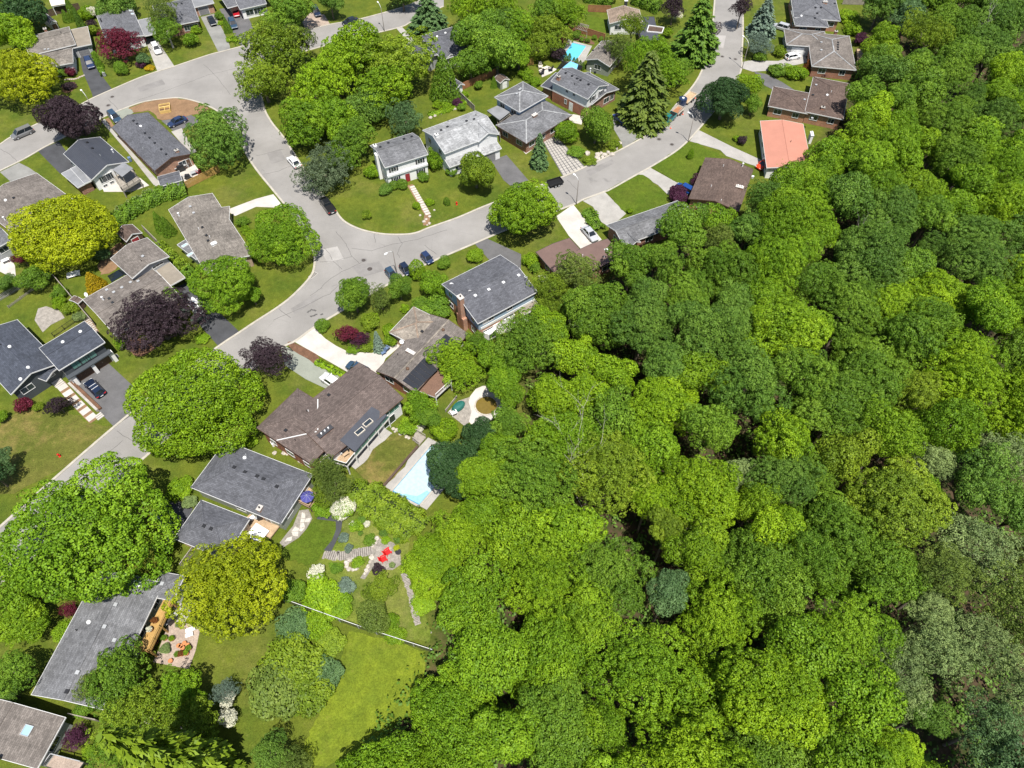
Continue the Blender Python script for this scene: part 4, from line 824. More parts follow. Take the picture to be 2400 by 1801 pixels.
house('h27', 'taupe hip roofed bungalow carrying black solar heating mats', [
    Wing((11, 1037,1550), (11, 1377,1741), (11, 1867,1242), 3.2, 'gable', 'v', 1.1, roof='roof_drab', wall='brick_red', trim='trim_brown', cap='roof_sand'),
    Wing((11, 1150,1216), (11, 1420,1355), (11, 1640,1130), 3.1, 'hip', 'u', 1.2, roof='roof_sand', wall='brick_buff', trim='trim_white', cap='roof_tan')],
    vents=[(11, 1617,1195, DM, 'door_brown'), (11, 1310,1530, DM, 'door_brown'), (11, 1225,1410, PI_, MBk), (11, 1435,1210, BX, MBk)], chimneys=[(11, 1337,1390, 1.7, .55, .6, 'brick_red', 'concrete_white', 4)])
house('h28', 'wide brown house with skylit dark roof panel and white balcony posts', [
    Wing((21, 1275,125), (21, 650,642), (21, 830,-135), 4.6, 'gable', 'u', 1.3, roof='roof_brown', wall='siding_white', trim='trim_brown', cap=True, oh=.5, win={0: [(.1, 2.0, 1.6, 2.5, 'trim_white', 'glass_green', 1), (.26, 2.2, 1.6, 2.5, 'trim_white', 'glass_green', 1), (.42, 2.2, 1.6, 2.5, 'trim_white', 'glass', 1), (.58, 2.2, 1.6, 2.5, 'trim_white', 'glass', 1), (.2, 2.4, 1.9, .1, 'trim_white', 'glass', 1), (.4, 2.4, 1.9, .1, 'trim_white', 'glass', 1), (.6, 2.4, 1.9, .1, 'trim_white', 'glass', 1)]}),
    Wing((21, 360,40), (21, 5,381), (21, 482,692), 4.5, 'hip', 'v', 1.3, roof='roof_brown', wall='brick_red', trim='trim_brown', cap=True)],
    vents=[(21, 630,100, BX, MBk), (21, 455,240, PI_, MW), (21, 440,240, PI_, MBk), (21, 258,405, BX, MBk), (21, 340,490, PI_, MBk)],
    chimneys=[(21, 600,420, 2.6, .75, .6, 'brick_red', 'trim_dark', 3)])
house('h29', 'slate grey hip roofed bungalow with garage wing, cedar deck and spa', [
    Wing((20, 1648,896), (20, 1950,494), (21, 487,790), 3.4, 'hip', 'u', 1.6, roof='roof_charcoal', wall='siding_sage', cap=True, trim='trim_white', win={3: [(.2, 1.6, 1.8, .3, 'trim_white', 'glass', 1), (.5, 1.6, 1.2, 1.0)]}),
    Wing((20, 1500,1338), (20, 1737,1003), (20, 2190,1122), 3.0, 'hip', 'u', 1.4, roof='roof_charcoal', wall='brick_buff', cap=True, trim='trim_white')],
    vents=[(20, 2115,640, DM, MW), (20, 2025,723, BX, MBk), (20, 2118,765, BX, MBk), (21, 10,800, BX, MBk), (21, 65,825, BX, MBk), (21, 180,890, BX, MBk), (20, 1765,1230, BX, MBk), (20, 1825,1255, BX, MBk), (20, 2130,620, PI_, MG)], chimneys=[(21, 38,1085, .8, .6, 1.1, 'brick_orange', 'concrete_white')])
house('h30', 'long mid grey gabled bungalow with golden timber balcony', [
    Wing((30, 270,1026), (30, 886,1155), (30, 1455,70), 3.2, 'gable', 'v', 1.1, roof='roof_grey', wall='siding_sage', trim='trim_white', cap=True),
    Wing((30, 1290,180), (30, 1495,217), (30, 1590,0), 3.1, 'hip', 'u', .7, roof='roof_grey', wall='siding_white', trim='trim_white')],
    vents=[(30, 1000,250, BX, MG), (30, 905,440, BX, MG), (30, 990,558, BX, MG), (30, 672,835, BX, MG), (30, 580,1000, BX, MBk), (30, 665,472, PI_, MBk), (30, 1050,630, PI_, MBk), (30, 768,400, DM, MW), (30, 1400,70, BX, MG)], chimneys=[(30, 1190,75, .9, .8, .7, 'stucco_white', 'metal_white')])
house('h31', 'drab brown gabled house with blue skylight and red chair terrace', [
    Wing((30, 322,1668), (30, 567,1222), (30, -330,1150), 3.2, 'gable', 'u', 1.3, roof='roof_drab', wall='siding_grey', trim='trim_white')], skylights=[(30, 235,1335, 1.1, .9, 'metal_grey', 'glass_sky')], vents=[(30, 10,1575, FL, MBk)])
house('hg', 'small shed roofed carport with dark roof beside salmon house', [
    Wing((3, 40,1560), (3, 128,1622), (3, 160,1500), 2.5, 'gable', 'v', .5, roof='roof_charcoal', wall='siding_sage', oh=.25)], cat='garage')
house('ht', 'white walled cottage corner behind cedar fence', [Wing((1, 1735,770), (1, 1805,735), (1, 1745,665), 2.8, 'gable', 'v', .8, roof='roof_charcoal', wall='stucco_white')])
house('hw', 'white framed bungalow front with wide picture window at street corner', [Wing((1, -140,85), (1, 92,32), (1, 60,-120), 3.0, 'gable', 'u', 1.0, roof='roof_slate', wall='stucco_white', win={0: [(.75, 3.4, 1.5, .7, 'trim_white', 'glass', 3), (.3, 2.0, 1.4, .8)]})])
# sheds
def shed(label, a, b_, c, ze=2.0, roof='roof_brown', wall='siding_cream', rise=.7, ax='v', door=None, trim='trim_white'):
    house('shed'+label, label, [Wing(a, b_, c, ze, 'gable', ax, rise, .15, wall, roof, trim, door={0: [door]} if door else None, auto=False)], cat='shed')
shed('cream garden shed with brown door by dark trees', (0, 432,212), (0, 490,190), (0, 455,105), 1.9, 'roof_grey', 'siding_cream', .6, 'v', (.5, 1.3, 1.6, 'door_brown', 'door'))
shed('brown garden shed with red barn doors beside golden locust', (10, 1090,432), (10, 1228,355), (10, 1160,272), 2.1, 'roof_umber', 'wood_dark', .9, 'v', (.5, 1.4, 1.8, 'door_red', 'door'))
shed('olive garden shed with rounded brown roof by cedar fence', (1, 2110,722), (1, 2192,690), (1, 2140,645), 1.9, 'roof_umber', 'siding_sage', .7, 'v', (.5, 1.2, 1.6, 'door_white', 'door'))
shed('small dark roofed potting shed beside patio of charcoal bungalow', (0, 1385,1612), (0, 1575,1560), (0, 1500,1490), 2.0, 'roof_charcoal', 'siding_grey', .6, 'u')
shed('low brown lean-to shed against taupe bungalow fence', (10, 672,968), (10, 715,930), (10, 660,880), 1.9, 'roof_umber', 'wood_dark', .25, 'u')
# ------------------------------------------------------------------ foliage prototypes
def leaf_mesh(name, C, N, size, tint, aspect=1.0, axis=None, rng=None):
    """one small bent leaf spray per row: centre C, normal N, half size"""
    n = len(C); rng = rng or np.random.default_rng(1)
    N = N/np.maximum(np.linalg.norm(N, axis=1, keepdims=True), 1e-6)
    T = rng.normal(size=(n, 3)) if axis is None else axis
    T = T-N*np.sum(T*N, 1, keepdims=True); T /= np.maximum(np.linalg.norm(T, axis=1, keepdims=True), 1e-6)
    B = np.cross(N, T); s = np.asarray(size).reshape(-1, 1)*np.ones((n, 1)); bend = N*s*0.35
    V = np.empty((n, 4, 3)); V[:, 0] = C-T*s*aspect; V[:, 1] = C-B*s*0.72+bend; V[:, 2] = C+T*s*aspect; V[:, 3] = C+B*s*0.72+bend
    me = bpy.data.meshes.new(name); me.vertices.add(n*4); me.vertices.foreach_set('co', V.reshape(-1).astype(np.float32))
    me.loops.add(n*4); me.loops.foreach_set('vertex_index', np.arange(n*4, dtype=np.int32))
    me.polygons.add(n); me.polygons.foreach_set('loop_start', np.arange(0, n*4, 4, dtype=np.int32)); me.polygons.foreach_set('loop_total', np.full(n, 4, np.int32))
    at = me.attributes.new('tint', 'FLOAT', 'POINT'); at.data.foreach_set('value', np.repeat(np.clip(tint, 0, 1), 4).astype(np.float32))
    me.materials.append(MATS['leaves']); me.update(calc_edges=True); return me
def crown_proto(seed, nl=7, clumps=190, leaves=50, cr=0.16, ls=0.034, hz=0.85, spread=0.55, low=-0.4, fill=60, jit=0.5, env=None, tv=0.3, name='crown', gap=1.0, rag=0.13):
    """crown of radius 1: uneven lobes -> separate domed clumps -> leaf sprays"""
    r = np.random.default_rng(seed); lc = [np.array([0, 0, 0.22])]; lr = [0.56]
    a0 = r.uniform(0, 6.28)
    for i in range(nl):
        a = a0+2*math.pi*i/nl+r.uniform(-.45, .45); d = spread*r.uniform(.7, 1.22); lc.append(np.array([d*math.cos(a), d*math.sin(a), r.uniform(-.35, .45)])); lr.append(r.uniform(.26, .5))
    lt = r.uniform(-.28, .28, len(lc)); lc = np.array(lc); lr = np.array(lr)
    Cs, Ns, Ts, Sz = [], [], [], []; made = 0; pts = np.zeros((0, 3)); tries = 0
    while made < clumps and tries < clumps*80:
        tries += 1
        d = r.normal(size=3); d /= np.linalg.norm(d)
        if d[2] < low: continue
        cd = lc@d; disc = lr**2-np.sum(lc**2, 1)+cd**2; ok = disc > 0
        if not ok.any(): continue
        rad = np.where(ok, cd+np.sqrt(np.maximum(disc, 0)), -1); i = int(np.argmax(rad)); p = d*rad[i]
        if env is not None:
            ang = math.atan2(d[1], d[0]); zz = r.uniform(-1, 1); e = env(zz)*r.uniform(.88, 1.05); p = np.array([e*math.cos(ang), e*math.sin(ang), zz]); nrm = np.array([math.cos(ang), math.sin(ang), 0.45])
        else:
            nrm = p-lc[i]; p = p*r.uniform(1-rag*2.0, 1+rag*.6)
        c_r = cr*r.choice([.65, .85, 1.0, 1.25])
        if len(pts) and np.min(np.sum((pts-p)**2, 1)) < (cr*1.22*gap)**2: continue
        pts = np.vstack([pts, p]); nrm = nrm/np.linalg.norm(nrm); made += 1
        nrm = nrm+np.array([0, 0, .45])+r.normal(size=3)*.15; nrm /= np.linalg.norm(nrm)
        m = int(leaves*(c_r/cr)**1.6*r.uniform(.85, 1.15))+4
        # points over a dome: unit vectors within ~100 degrees of the clump axis
        t = r.normal(size=(m, 3)); t /= np.linalg.norm(t, axis=1, keepdims=True); dn = t@nrm; t = np.where((dn < -.15)[:, None], t-2*nrm*dn[:, None], t)
        rr_ = c_r*r.uniform(.8, 1.05, m)[:, None]; off = t*rr_; off -= nrm*(off@nrm)[:, None]*.3
        Cs.append(p+off); Ns.append(t*1.0+nrm*.35+r.normal(size=(m, 3))*jit); ct = .5+(lt[i] if env is None else 0)+r.uniform(-tv, tv)*.75; Ts.append(ct+r.normal(size=m)*.19); Sz.append(ls*r.uniform(.7, 1.35, m))
    for _ in range(fill):
        d = r.normal(size=3); d /= np.linalg.norm(d); p = d*r.uniform(.3, .6)*np.array([1, 1, .9])
        if env is not None: zz = r.uniform(-.9, .8); e = env(zz)*r.uniform(.1, .6); a = r.uniform(0, 6.28); p = np.array([e*math.cos(a), e*math.sin(a), zz])
        m = int(leaves*.5); Cs.append(p+r.normal(size=(m, 3))*cr*.9); Ns.append(r.normal(size=(m, 3))+np.array([0, 0, .5])); Ts.append(np.full(m, .4)+r.normal(size=m)*.1); Sz.append(np.full(m, ls*1.3))
    C = np.vstack(Cs)
    if env is None: C[:, :2] /= np.percentile(np.hypot(C[:, 0], C[:, 1]), 97)
    C[:, 2] *= hz
    return leaf_mesh(name, C, np.vstack(Ns), np.concatenate(Sz), np.concatenate(Ts), rng=r)
def spruce_proto(seed, rad=0.3, levels=26, droop=0.35, ls=0.02, dens=1.0):
    """conifer of height 1 standing on 0"""
    r = np.random.default_rng(seed); C, N, T, A, Sz = [], [], [], [], []
    for l in range(levels):
        z = 0.06+0.92*(l/levels); R = rad*(1-z)**0.8+0.01; nb = int(5+11*(1-z))
        for k in range(nb):
            a = 6.28*k/nb+r.uniform(-.35, .35); R2 = R*r.uniform(.72, 1.12); d = np.array([math.cos(a), math.sin(a), 0]); side = np.array([-d[1], d[0], 0]); ct = r.uniform(.25, .8)
            for s in np.linspace(.15, 1, max(4, int(R2/rad*13*dens))):
                zz = z-droop*R2*s*s+.1*R2*s
                for sd in (-1, 0, 1):
                    wid = R2*.26*(1.05-s*.75); p = d*R2*s+side*sd*wid*r.uniform(.5, 1.1)+np.array([0, 0, zz+r.normal()*.006-abs(sd)*.008])
                    C.append(p); N.append(np.array([0, 0, 1.0])+d*.35*s+r.normal(size=3)*.3); A.append(d+side*sd*.8-np.array([0, 0, .3])); T.append(ct+r.normal()*.12); Sz.append(ls*r.uniform(.8, 1.3))
    return leaf_mesh('crown', np.array(C), np.array(N), np.array(Sz), np.array(T), 1.5, np.array(A), r)
def trunk_proto(seed, limbs=6, mat='bark'):
    r = random.Random(seed); b = MB(); b.tube([(0, 0, -.1), (0, 0, .05), (.01, .01, .5), (.0, .02, 1.0)], [.085, .07, .055, .03], 8)
    for k in range(limbs):
        a = 6.28*k/limbs+r.uniform(-.4, .4); z = r.uniform(.5, .85); q = r.uniform(.4, .62); c, s = math.cos(a), math.sin(a)
        b.tube([(0, 0, z-.03), (c*q*.5, s*q*.5, z+.14), (c*q, s*q, z+.22)], [.035, .025, .008], 6)
    return b.mesh('trunk', mat, True)
def build_protos():
    PR = {}
    PR['maple'] = [crown_proto(10+i, 6+i % 4, 300, (46, 64, 56)[i % 3], (.145, .11, .125)[i % 3], (.027, .021, .024)[i % 3], .84+.05*(i % 3), .56, fill=120, rag=(.1, .16, .13)[i % 3]) for i in range(7)]
    PR['forest'] = [crown_proto(30+i, 5+i % 4, 320, (70, 50, 60)[i % 3], (.15, .105, .125)[i % 3], (.026, .02, .023)[i % 3], 1.0+.08*(i % 3), (.54, .6, .5)[i % 3], -.25, 120, (.4, .6, .5)[i % 3], rag=(.09, .18, .13)[i % 3]) for i in range(9)]
    PR['dome'] = [crown_proto(140+i, 10, 900, 44, .062, .0135, .86, .5, -.45, 420, .6, tv=.3, rag=.06, gap=.92) for i in range(3)]
    PR['loose'] = [crown_proto(50+i, 8, 380, 40, .085, .019, .88, .6, -.4, 150, .75, tv=.34, rag=.17) for i in range(5)]
    PR['feather'] = [crown_proto(60+i, 9, 420, 36, .08, .017, .95, .58, -.4, 170, .9, tv=.25, rag=.2) for i in range(4)]
    PR['round'] = [crown_proto(70+i, 6, 240, 50, .125, .027, .85, .34, -.6, 70, .45, tv=.18, rag=.06, gap=.9) for i in range(2)]
    PR['shrub'] = [crown_proto(80+i, 6, 110, 44, .18, .042, .8, .48, -.3, 40, .6, gap=.9, rag=.18) for i in range(6)]
    PR['cone'] = [crown_proto(90+i, 5, 330, 24, .12, .034, 1.0, .3, -1, 60, .5, env=lambda z: max(.03, (1-z)/2)**.75, tv=.2, gap=.8) for i in range(2)]
    PR['column'] = [crown_proto(96, 5, 260, 24, .14, .04, 1.0, .3, -1, 60, .5, env=lambda z: max(.05, min(1, 1.15*(1-z)))**.6*(1 if z > -.7 else .85), tv=.2, gap=.8)]
    PR['spruce'] = [spruce_proto(100, .30), spruce_proto(101, .26, 30, .5), spruce_proto(102, .34, 22, .25, .022)]
    PR['giant'] = [crown_proto(120+i, 9, 700, (56, 44)[i % 2], (.078, .064)[i % 2], (.0155, .0132)[i % 2], .85, .56, -.4, 420, .6, tv=.3, rag=.12) for i in range(5)]
    PR['trunk'] = [trunk_proto(i) for i in range(4)]; PR['trunk_pale'] = [trunk_proto(i, 6, 'bark_pale') for i in range(2)]
    b = MB(); b.tube([(0, 0, -.05), (0, 0, .95)], [.035, .006], 8); PR['mast'] = [b.mesh('trunk', 'bark', True)]
    return PR
PR = build_protos()
LC = dict(lime=(.185, .31, .010), gold=(.29, .345, .008), amber=(.25, .31, .008), bright=(.142, .26, .011), fresh=(.17, .29, .011), mid=(.125, .23, .018), deep=(.105, .20, .025), dark=(.040, .09, .026), blue=(.14, .20, .15), olive=(.12, .175, .028),
          moss=(.16, .24, .015), grey=(.195, .27, .09), burgundy=(.125, .016, .032), purple=(.043, .027, .034), plum=(.075, .022, .05), orange=(.42, .30, .01), rust=(.18, .065, .015), white=(.62, .62, .5), teal=(.095, .175, .06), pine=(.10, .14, .07), spruce=(.10, .145, .024))
TREES = 0; FOOT = []
def plant(kind, pos, R, H, col, label, cat='tree', group=None, hz=None, seed=None, pale=False):
    """pos: ground point; R crown radius; H crown centre above pos (spruce: full height)"""
    global TREES
    TREES += 1; sd = TREES if seed is None else seed; r = random.Random(sd*77)
    name = {'tree': 'tree', 'shrub': 'shrub', 'conifer': 'conifer_tree', 'hedge': 'hedge'}.get(cat, 'shrub')
    root = empty(name, pos, r.uniform(0, 6.28)); tag(root, label, cat, group); FOOT.append((pos[0], pos[1], R))
    me = PR[kind][sd % len(PR[kind])]; c = LC[col] if isinstance(col, str) else col; k = r.uniform(.9, 1.1)
    if kind == 'spruce':
        o = put('crown', me, root, (0, 0, 0), 0, (R/.3, R/.3, H)); put('trunk', PR['mast'][0], root, (0, 0, 0), 0, (H*.5, H*.5, H*.9))
    else:
        zs = R*(hz or 1.0); e = r.uniform(.88, 1.14); o = put('crown' if cat != 'shrub' else 'foliage', me, root, (0, 0, H), 0, (R*e*1.04, R/e*1.04, zs))
        tp = PR['trunk_pale' if pale else 'trunk']; put('trunk' if cat != 'shrub' else 'stem', tp[sd % len(tp)], root, (0, 0, 0), 0, (R*(.9 if cat == 'tree' else .6), R*(.9 if cat == 'tree' else .6), max(H, .2)))
    o.color = (*sc(c, k), 1); return root
def tree(kind, rc, x, y, rpx, zc, col, label, cat='tree', group=None, hz=None, seed=None, pale=False):
    p = P(rc, x, y) if rc >= 0 else PF(x, y); q = g(p, zc); k = (600/2212 if rc < 30 else 600/2208) if rc >= 0 else 2400/2212
    t = (CAM_H-zc)/-ray(*p)[2]; R = rpx*k*t; gz = float(ground_z(q.x, q.y))
    return plant(kind, Vector((q.x, q.y, gz)), R, zc-gz, col, label, cat, group, hz, seed, pale)
def spruce(rc, x, y, top_y, rpx, col, label, group=None, seed=None):
    """base pixel, pixel height of the tip, half width in pixels"""
    b = G(rc, x, y); p = P(rc, x, top_y); d = ray(*p); k = b.y/d[1]; H = max(1.5, CAM_H+d[2]*k); t = b.y/ (ray(*P(rc, x, y))[1]); R = rpx*600/2212*t
    return plant('spruce', Vector((b.x, b.y, 0)), R, H, col, label, 'conifer', group, None, seed)

# ------------------------------------------------------------------ street and garden trees
T = tree
T('giant', 0, 190, 660, 310, 6.0, 'gold', 'large golden locust tree beside taupe bungalow with stepping stones', hz=1.0)
T('giant', 0, 575, 1030, 245, 6.0, 'purple', 'black purple beech by street lamp overhanging black metal roof', hz=1.05)
T('giant', 0, 1880, 1190, 300, 5.5, 'deep', 'broad deep green maple between charcoal bungalow and side street', hz=1.0)
T('dome', 10, 550, 335, 420, 5.5, 'gold', 'great golden locust over brown roofed bungalow and garden shed', hz=.85)
T('dome', 10, 1965, 790, 270, 5.2, 'bright', 'bright round maple beside drive with white estate car', hz=1.1)
T('giant', 10, 1360, 1110, 330, 5.0, 'purple', 'black purple maple over taupe bungalow corner and drive', hz=.85)
T('dome', -1, 421, 874, 131, 6.0, 'lime', 'huge lime green maple between dark gallery house and slate hip roof', hz=.95, seed=1)
T('giant', 11, 80, 1430, 195, 4.5, 'purple', 'dark bronze beech at mouth of green asphalt drive', hz=.9)
T('dome', 11, 215, 410, 280, 5.0, 'bright', 'bright round maple on verge facing colonial lawn', hz=1.05, seed=0)
T('dome', -1, 185, 1155, 172, 6.0, 'bright', 'enormous bright green maple between dry lawn and grey gable roof', hz=.85, seed=2)
T('giant', -1, 505, 1262, 116, 6.0, 'amber', 'yellowing maple between cedar deck and terrace of pots', hz=1.0, seed=1)
T('giant', 2, 1840, 850, 215, 5.5, 'dark', 'dark bottle green maple at road bend', hz=1.05)
T('maple', 2, 730, 1080, 165, 4.8, 'mid', 'leafy green maple before brick house above rockery', hz=1.15)
T('giant', 11, 2290, 150, 310, 5.2, 'fresh', 'bright honey locust with pale trunk above white drive', hz=1.0, pale=True)
T('giant', 11, 840, 880, 150, 5.0, 'mid', 'tall oval green tree on road bend beside plum maple', hz=1.45)
T('maple', 0, 90, 280, 190, 6.5, 'lime', 'yellow green tree crowded behind the golden locust')
T('maple', 0, 190, 110, 210, 6.5, 'dark', 'dark green broad tree near cream garden shed')
T('maple', 0, 40, 60, 190, 6.0, 'deep', 'deep green tree beyond the garden shed fence')
T('loose', 0, 1035, 375, 185, 4.6, 'burgundy', 'round burgundy maple on lawn before slate gabled house', hz=.9, seed=2)
T('feather', 0, 1400, 130, 150, 6.0, 'olive', 'tall grey green birch beside pale carport', hz=1.2, pale=True)
T('feather', 0, 1440, 270, 130, 4.5, 'mid', 'lower green birch clump on house corner', pale=True)
T('shrub', 0, 1650, 345, 65, 1.8, 'bright', 'small bright green ornamental tree on trimmed lawn', 'shrub')
T('round', 0, 1040, 590, 62, 1.6, 'mid', 'clipped green cone bush on lawn below burgundy maple', 'shrub', hz=1.3)
T('shrub', 0, 1235, 510, 60, 1.6, 'teal', 'small blue green pine bush above heather bed', 'shrub')
T('shrub', 0, 1225, 560, 45, .6, 'plum', 'plum coloured barberry in corner flower bed', 'shrub')
T('shrub', 0, 1290, 590, 45, .35, 'orange', 'orange flowering ground cover in corner bed', 'shrub', hz=.5)
T('cone', 0, 850, 540, 38, 1.6, 'mid', 'slim cedar at end of dark asphalt drive', 'shrub', hz=2.2)
T('cone', 0, 565, 140, 40, 1.5, 'mid', 'low cone cedar behind taupe roof', 'shrub', hz=1.3)
T('cone', 0, 620, 100, 55, 2.2, 'mid', 'tall pointed cedar in back garden', 'shrub', hz=2.0)
T('cone', 0, 675, 170, 45, 2.2, 'deep', 'dark pointed cedar beside garden path', 'shrub', hz=2.2)
T('shrub', 0, 740, 130, 80, 1.0, 'lime', 'lime green mounded shrub in back garden', 'shrub')
T('shrub', 0, 800, 100, 50, 1.6, 'white', 'cream flowering shrub against garden hedge', 'shrub')
T('shrub', 0, 800, 265, 55, 1.2, 'moss', 'mossy green bush beside carport of taupe bungalow', 'shrub')
T('shrub', 0, 790, 210, 45, 1.2, 'purple', 'small dark purple bush behind carport', 'shrub')
for i, (x, y, c, l) in enumerate(((450, 650, 'purple', 'dark barberry under front window of taupe bungalow'), (540, 630, 'mid', 'green rounded bush beneath picture window'), (610, 625, 'burgundy', 'burgundy bush by the front steps of taupe bungalow'), (420, 640, 'moss', 'mossy shrub under taupe eaves beside locust'))):
    T('shrub', 0, x, y, 48, .9, c, l, 'shrub')
T('shrub', 0, 600, 745, 55, .6, 'purple', 'low purple heather in island bed on lawn', 'shrub', hz=.6)
T('shrub', 0, 1890, 140, 40, .8, 'mid', 'round box bush between two asphalt drives', 'shrub')
T('cone', 0, 1960, 230, 38, 1.6, 'mid', 'dark clipped cedar between the asphalt drives', 'shrub', hz=2.2)
T('shrub', 0, 1915, 200, 35, .3, 'lime', 'lime ground cover strip between drives', 'shrub', hz=.4)
T('shrub', 0, 2010, 340, 50, .4, 'lime', 'lime ground cover at the kerb end of drive strip', 'shrub', hz=.4)
T('maple', 0, 1000, 25, 170, 4.5, 'deep', 'deep green tree shading yard behind slate gabled house')
T('shrub', 0, 1690, 260, 50, .8, 'fresh', 'fresh green foundation shrub below bay window', 'shrub')
T('maple', 1, 290, 100, 200, 5.5, 'mid', 'green maple on corner lawn by white framed bungalow')
T('maple', 1, 640, 10, 110, 5.0, 'deep', 'deep green tree shading the brown paver drive')
T('maple', 1, 1260, -60, 150, 5.0, 'deep', 'shade tree over far lawn of the upper street')
T('loose', 1, 150, 440, 300, 7.0, 'moss', 'big olive yellow maple at road junction corner')
T('loose', 1, 60, 720, 230, 5.0, 'moss', 'olive maple low over the side street')
T('loose', 1, 330, 350, 170, 6.0, 'olive', 'dull bronze green tree inside corner grove')
T('loose', 1, 900, 450, 330, 7.5, 'lime', 'very large lime green ash filling the grove')
T('loose', 1, 1250, 560, 300, 7.0, 'moss', 'large mossy ash beside charcoal hip roof')
T('loose', 1, 1130, 760, 270, 6.0, 'fresh', 'golden tipped ash over back garden beds')
T('loose', 1, 700, 620, 260, 6.5, 'fresh', 'fresh green ash in middle of grove')
T('loose', 1, 520, 800, 290, 7.0, 'lime', 'bright lime maple above the side street kerb')
T('maple', 1, 420, 1070, 240, 5.5, 'bright', 'bright green maple overhanging white car')
T('maple', 1, 700, 1010, 200, 5.5, 'bright', 'green maple next to silver round tree')
T('loose', 1, 860, 1180, 190, 5.5, 'mid', 'mid green tree against white colonial gable')
T('loose', 1, 740, 1380, 150, 4.0, 'mid', 'small green tree beside colonial house wall')
T('feather', 1, 1290, 1040, 170, 4.2, 'teal', 'round silvery green tree behind white colonial')
T('maple', 1, 970, 930, 200, 4.0, 'deep', 'dark undergrowth tree at grove centre')
T('cone', 1, 1625, 700, 135, 4.5, 'mid', 'tall pyramidal cedar beside grove', hz=1.75)
T('feather', 1, 590, 1500, 240, 3.4, 'pine', 'dull grey green pine at side street bend')
spruce(1, 1500, 260, -60, 160, 'teal', 'dark spruce beside concrete path of charcoal house')
T('loose', 1, 1850, 80, 200, 7.0, 'lime', 'lime green ash top beyond charcoal house')
T('loose', 1, 2100, 90, 200, 7.0, 'fresh', 'fresh green ash at upper fence line')
T('maple', 1, 1890, 300, 200, 7.0, 'mid', 'tall lush green maple right of charcoal roof')
T('maple', 1, 2080, 420, 230, 6.5, 'mid', 'broad lush maple over cedar fence')
T('maple', 1, 1850, 560, 170, 4.5, 'mid', 'lower lush maple near cottage corner')
T('maple', 1, 2160, 220, 160, 6.0, 'deep', 'deep green maple between lush maples')
T('maple', 1, 1900, 1470, 190, 4.6, 'moss', 'dense dark yew like tree on lawn of silver roofed house', hz=1.0)
T('shrub', 1, 1550, 1400, 75, 1.6, 'bright', 'bright green column shrub between white houses', 'shrub', hz=1.5)
T('shrub', 1, 1540, 1300, 55, 1.8, 'mid', 'green shrub under silver roof gable', 'shrub')
T('round', 1, 1260, 1590, 55, .9, 'mid', 'rounded box bush left of red door', 'shrub')
T('round', 1, 1120, 1640, 62, .9, 'deep', 'low dark box bush on colonial front lawn', 'shrub', hz=.7)
T('round', 1, 1190, 1600, 50, .8, 'mid', 'green box bush at corner of colonial', 'shrub')
T('shrub', 1, 1440, 1530, 60, .8, 'mid', 'leafy shrub right of red door', 'shrub')
T('shrub', 1, 1000, 1490, 70, 1.0, 'fresh', 'fresh green hosta bank beside colonial chimney', 'shrub')
T('shrub', 1, 1690, 1480, 50, .9, 'mid', 'round shrub at foot of silver roofed house', 'shrub')
T('shrub', 1, 1560, 910, 40, .7, 'lime', 'lime flowering shrub in back border of silver house', 'shrub')
T('shrub', 1, 1735, 890, 45, .9, 'plum', 'plum coloured shrub at fence corner', 'shrub')
T('shrub', 1, 1780, 930, 40, .8, 'mid', 'green shrub beneath plum bush at fence', 'shrub')
T('shrub', 1, 1920, 740, 45, 1.0, 'mid', 'round bush in raised border by cedar fence', 'shrub')
T('cone', 1, 2055, 715, 30, 1.3, 'mid', 'little cedar beside olive shed', 'shrub', hz=1.8)
T('shrub', 1, 1800, 820, 40, .6, 'fresh', 'fresh green perennials along fence corner bed', 'shrub')
T('shrub', 1, 1650, 930, 50, .5, 'meadow' if False else 'fresh', 'bright perennials beside grey stone edging', 'shrub')
# around pool and big spruce
T('maple', 2, 280, 90, 150, 5.0, 'mid', 'round green maple behind pool gardens')
T('loose', 2, 470, 110, 150, 4.5, 'fresh', 'fresh green tree above pergola fence')
T('loose', 2, 330, 280, 170, 3.5, 'moss', 'mossy hedge tree left of the pool')
T('loose', 2, 220, 420, 170, 3.2, 'moss', 'olive bank of trees below the pool hedge')
T('maple', 2, 30, 230, 160, 6.0, 'bright', 'bright maple over the timber deck')
T('maple', 2, 60, 450, 120, 5.0, 'bright', 'bright maple at garden corner above terrace')
T('shrub', 2, 120, 640, 70, .8, 'fresh', 'fresh fern bank beside black terrace sofa', 'shrub')
T('shrub', 2, 190, 710, 55, .8, 'bright', 'bright shrub under terrace wall', 'shrub')
T('loose', 2, 440, 335, 62, 2.4, 'burgundy', 'burgundy maple beside pool corner', hz=1.0)
T('shrub', 2, 385, 470, 70, 1.6, 'purple', 'black purple shrub at pool steps', 'shrub')
T('round', 2, 553, 303, 42, 1.1, 'mid', 'round box ball on pool bank', 'shrub')
for i, (x, y) in enumerate(((605, 340), (650, 350), (712, 322), (770, 340))):
    T('round', 2, x, y, 24, .7, 'mid', 'small clipped box ball in row along pool fence', 'shrub', 'box balls along the pool fence')
for i, (x, y) in enumerate(((465, 500), (497, 500), (535, 535), (560, 540), (590, 560), (612, 575))):
    T('column', 2, x, y, 15, 1.0, 'deep', 'slender dark cypress in row by blue pool canopy', 'shrub', 'slender cypresses by the pool canopy', hz=2.6)
T('feather', 2, 1040, 230, 110, 7.0, 'moss', 'olive pine top over tan roofed house', hz=1.3)
T('feather', 2, 930, 420, 150, 5.0, 'olive', 'sparse bronze pine leaning over sage house')
T('loose', 2, 1250, 470, 170, 8.0, 'bright', 'bright green tree behind giant spruce', hz=1.2)
T('loose', 2, 1330, 640, 170, 6.0, 'bright', 'green tree filling gap right of giant spruce')
